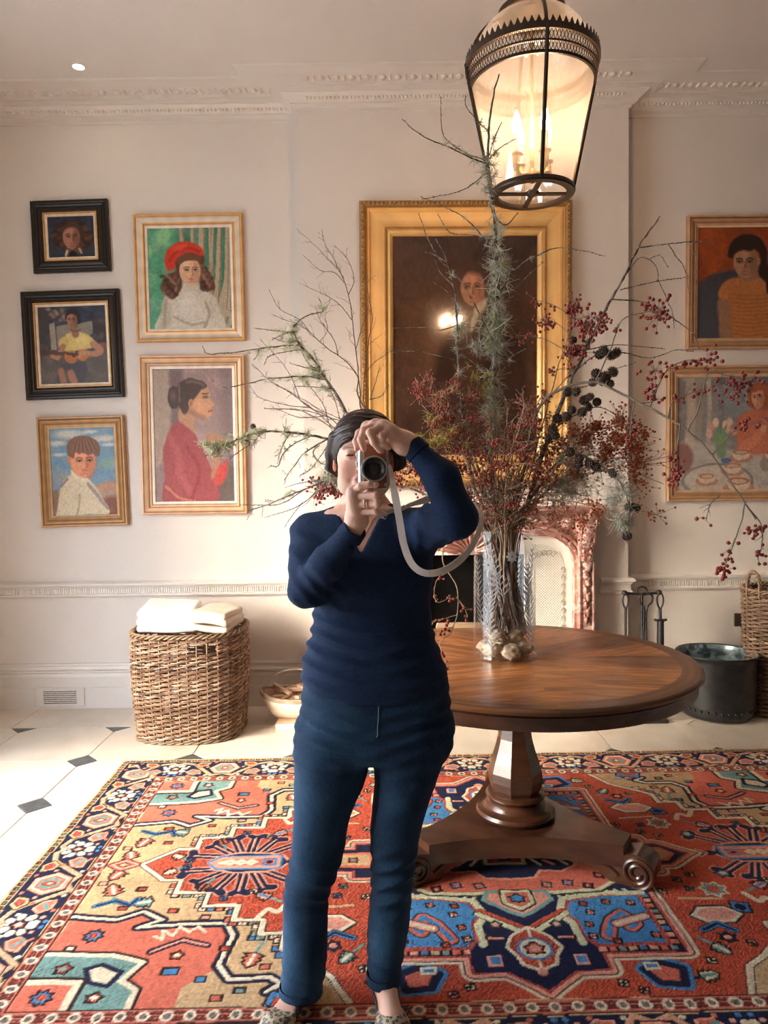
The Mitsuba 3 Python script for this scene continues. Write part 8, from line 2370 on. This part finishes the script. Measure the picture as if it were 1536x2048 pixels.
# fine birch twigs behind her head
BT = [('tall forked birch twig rising left of the gilt frame', [(728, 830, 3.05), (720, 780, 3.05), (714, 720, 3.05), (707, 660, 3.05), (701, 610, 3.05), (690, 566, 3.05), (676, 535, 3.05), (664, 512, 3.05), (650, 488, 3.05), (643, 458, 3.05)], [[(688, 556, 3.05), (676, 540, 3.05), (655, 518, 3.05), (630, 490, 3.05), (594, 458, 3.05)], [(690, 566, 3.05), (668, 545, 3.05), (640, 540, 3.05), (606, 510, 3.05)], [(704, 640, 3.05), (680, 610, 3.05), (650, 590, 3.05), (598, 566, 3.05)], [(697, 590, 3.05), (708, 560, 3.05), (696, 520, 3.05), (668, 490, 3.05)], [(712, 700, 3.05), (722, 660, 3.05), (735, 620, 3.05), (740, 590, 3.05)]]),
      ('birch twig fanning up left towards the girl in the beret', [(720, 800, 3.06), (716, 756, 3.06), (690, 722, 3.06), (660, 700, 3.06), (640, 684, 3.06), (620, 664, 3.06), (600, 640, 3.06), (560, 618, 3.06), (537, 578, 3.06)], [[(640, 684, 3.06), (655, 660, 3.06), (650, 630, 3.06), (660, 600, 3.06)], [(620, 664, 3.06), (600, 650, 3.06), (570, 640, 3.06), (546, 630, 3.06)], [(675, 710, 3.06), (668, 680, 3.06), (640, 640, 3.06), (630, 610, 3.06)]]),
      ('lower birch twig spreading left above her head', [(700, 868, 3.04), (660, 835, 3.04), (620, 815, 3.04), (580, 785, 3.04), (545, 765, 3.04), (503, 728, 3.04)], [[(620, 815, 3.04), (570, 810, 3.04), (520, 795, 3.04), (500, 770, 3.04)], [(650, 832, 3.04), (600, 835, 3.04), (545, 815, 3.04)], [(600, 800, 3.04), (585, 760, 3.04), (560, 720, 3.04), (520, 680, 3.04)]]),
      ('birch twigs curving over the left side of the gilt frame', [(735, 830, 3.0), (728, 760, 3.0), (738, 680, 3.0), (744, 630, 3.0), (735, 580, 3.0), (725, 540, 3.0)], [[(735, 740, 3.0), (755, 720, 3.0), (790, 700, 3.0), (810, 704, 3.0)], [(740, 800, 3.0), (752, 760, 3.0), (760, 730, 3.0)], [(738, 800, 3.0), (765, 790, 3.0), (775, 760, 3.0)]])]
for i, (lab, main, subs) in enumerate(BT):
    p = Plant(50 + i)
    Q = p.stem(from_vase([(900, 980, 3.02), (800, 910, 3.04)] + main, 50 + i), 0.0034, 0.0009, 5, 0.003)
    tp = p.twigs(Q, 12, 0.11, 0.0010, ang=0.6, t0=0.45, sub=1, sides=3)
    for s in subs:
        q = p.stem(px(s), 0.0016, 0.0007, 4, 0.003, 6)
        p.twigs(q, 6, 0.07, 0.0008, ang=0.6, t0=0.2, sub=1, sides=3)
    p.build('birch_twig', lab, 'mat_twig')
r_ = np.random.RandomState(77)
for i in range(9):
    p = Plant(70 + i)
    ex, ey = r_.uniform(520, 690), r_.uniform(690, 860)
    s0 = (r_.uniform(690, 740), r_.uniform(850, 900))
    mid = ((s0[0] * 0.5 + ex * 0.5) + r_.uniform(-15, 15), (s0[1] * 0.5 + ey * 0.5) + r_.uniform(-25, 5))
    Q = p.stem(from_vase([(900, 980, 3.02), (s0[0], s0[1], 3.03), (mid[0], mid[1], 3.03), (ex, ey, 3.02)], 70 + i), 0.0028, 0.0009, 4, 0.004)
    p.twigs(Q, 9, 0.10, 0.0010, ang=0.5, t0=0.5, sub=1, sides=3)
    p.buds(Q, 0.02, 0.0026, 0.5)
    p.build('bare_twig', 'thin bare brown twig fanning out behind her head', 'mat_twig', group='thin twigs behind her head')
for i in range(8):
    p = Plant(90 + i)
    ex, ey = r_.uniform(1230, 1345), r_.uniform(880, 1010)
    Q = p.stem(from_vase([(1090, 985, 3.0), (1170, 950 - 20 * (i % 3), 3.02), (ex, ey, 3.0)], 90 + i), 0.0026, 0.0009, 4, 0.005)
    p.twigs(Q, 12, 0.11, 0.0010, ang=0.7, t0=0.45, sub=2, sides=3)
    p.build('bare_twig', 'fine dark twig spreading right in front of the tea table painting', 'mat_twig', group='fine twigs at the right of the bunch')
for i in range(16):
    p = Plant(110 + i)
    a = i / 15
    ex, ey = 830 + 330 * a + r_.uniform(-20, 20), 760 + r_.uniform(0, 120)
    Q = p.stem(from_vase([(1000 + 60 * (a - 0.5), 1000, 2.9), (1000 + 160 * (a - 0.5), 900, 2.86), (ex, ey, 2.84)], 110 + i), 0.0045, 0.0012, 5, 0.008)
    p.twigs(Q, 11, 0.17, 0.0017, ang=0.85, t0=0.4, sub=2, sides=4)
    if i % 2:
        p.build('olive_twig', 'dark olive brown twig bending through the middle of the bunch', 'mat_olive', group='olive brown twigs in the middle of the bunch')
    else:
        p.build('tan_twig', 'pale tan twig bending through the middle of the bunch', 'mat_tan', group='tan twigs in the middle of the bunch')
# clumps of moss and lichen tucked among the stems
for x, y, Y, n, s, m_, lab in ((682, 962, 3.0, 40, 0.05, 'mat_lichen', 'grey lichen tuft behind her neck on the left'), (885, 868, 2.84, 40, 0.034, 'mat_moss', 'yellow green clump of moss caught in the twigs beside her wrist'), (945, 768, 2.9, 16, 0.03, 'mat_moss', 'small yellow moss clump on the dark portrait side'), (1130, 975, 2.95, 60, 0.05, 'mat_lichen', 'grey lichen mound over the mantelpiece edge'), (900, 985, 2.88, 50, 0.045, 'mat_lichen', 'grey lichen mound behind her shoulder'), (1010, 985, 2.9, 34, 0.045, 'mat_lichen', 'grey lichen tuft above the mouth of the vase')):
    p = Plant(int(x))
    c = at(x, y, Y)
    for k in range(n):
        p.tufts(np.array([c + r_.randn(3) * [0.05, 0.03, 0.03]]), 1, s, green=0, hairs=12)
    k = thing('moss_clump', lab, 'moss')
    put(k + '__strands', join(*p.hair), m_, kind='stuff')
# the dense fine growth low down in the bunch
for i, (lab, pts, spots, fr) in enumerate([
        ('bushy low spray of tan twigs and red berries left of the tall lichen branch', [(970, 990, 2.9), (930, 900, 2.87), (900, 830, 2.86)], [(900, 820, 2.86, 0.06, 30), (950, 840, 2.85, 0.06, 30), (920, 900, 2.85, 0.07, 36), (960, 900, 2.84, 0.06, 30)], 'mat_hip'),
        ('bushy low spray of tan twigs and red berries right of the tall lichen branch', [(1030, 990, 2.9), (1060, 900, 2.87), (1085, 830, 2.86)], [(1060, 820, 2.87, 0.06, 24), (1090, 790, 2.87, 0.05, 20), (1040, 870, 2.86, 0.07, 36), (1110, 900, 2.88, 0.07, 40), (1080, 960, 2.88, 0.07, 36)], 'mat_hip'),
        ('spreading orange berry twigs between the dark cones and the mantelpiece', [(1060, 1000, 2.96), (1120, 930, 2.96), (1170, 880, 2.96)], [(1150, 860, 2.96, 0.07, 50), (1190, 850, 2.95, 0.07, 50), (1215, 900, 2.95, 0.08, 60), (1160, 950, 2.96, 0.08, 50), (1230, 930, 2.94, 0.07, 50), (1120, 960, 2.96, 0.07, 40)], 'mat_orangehip')]):
    sprayer('berry_spray', lab, 140 + i, pts, spots, 'mat_tan', fr, 0.0043, 0.0042, 46, 0.19, per=0.7)
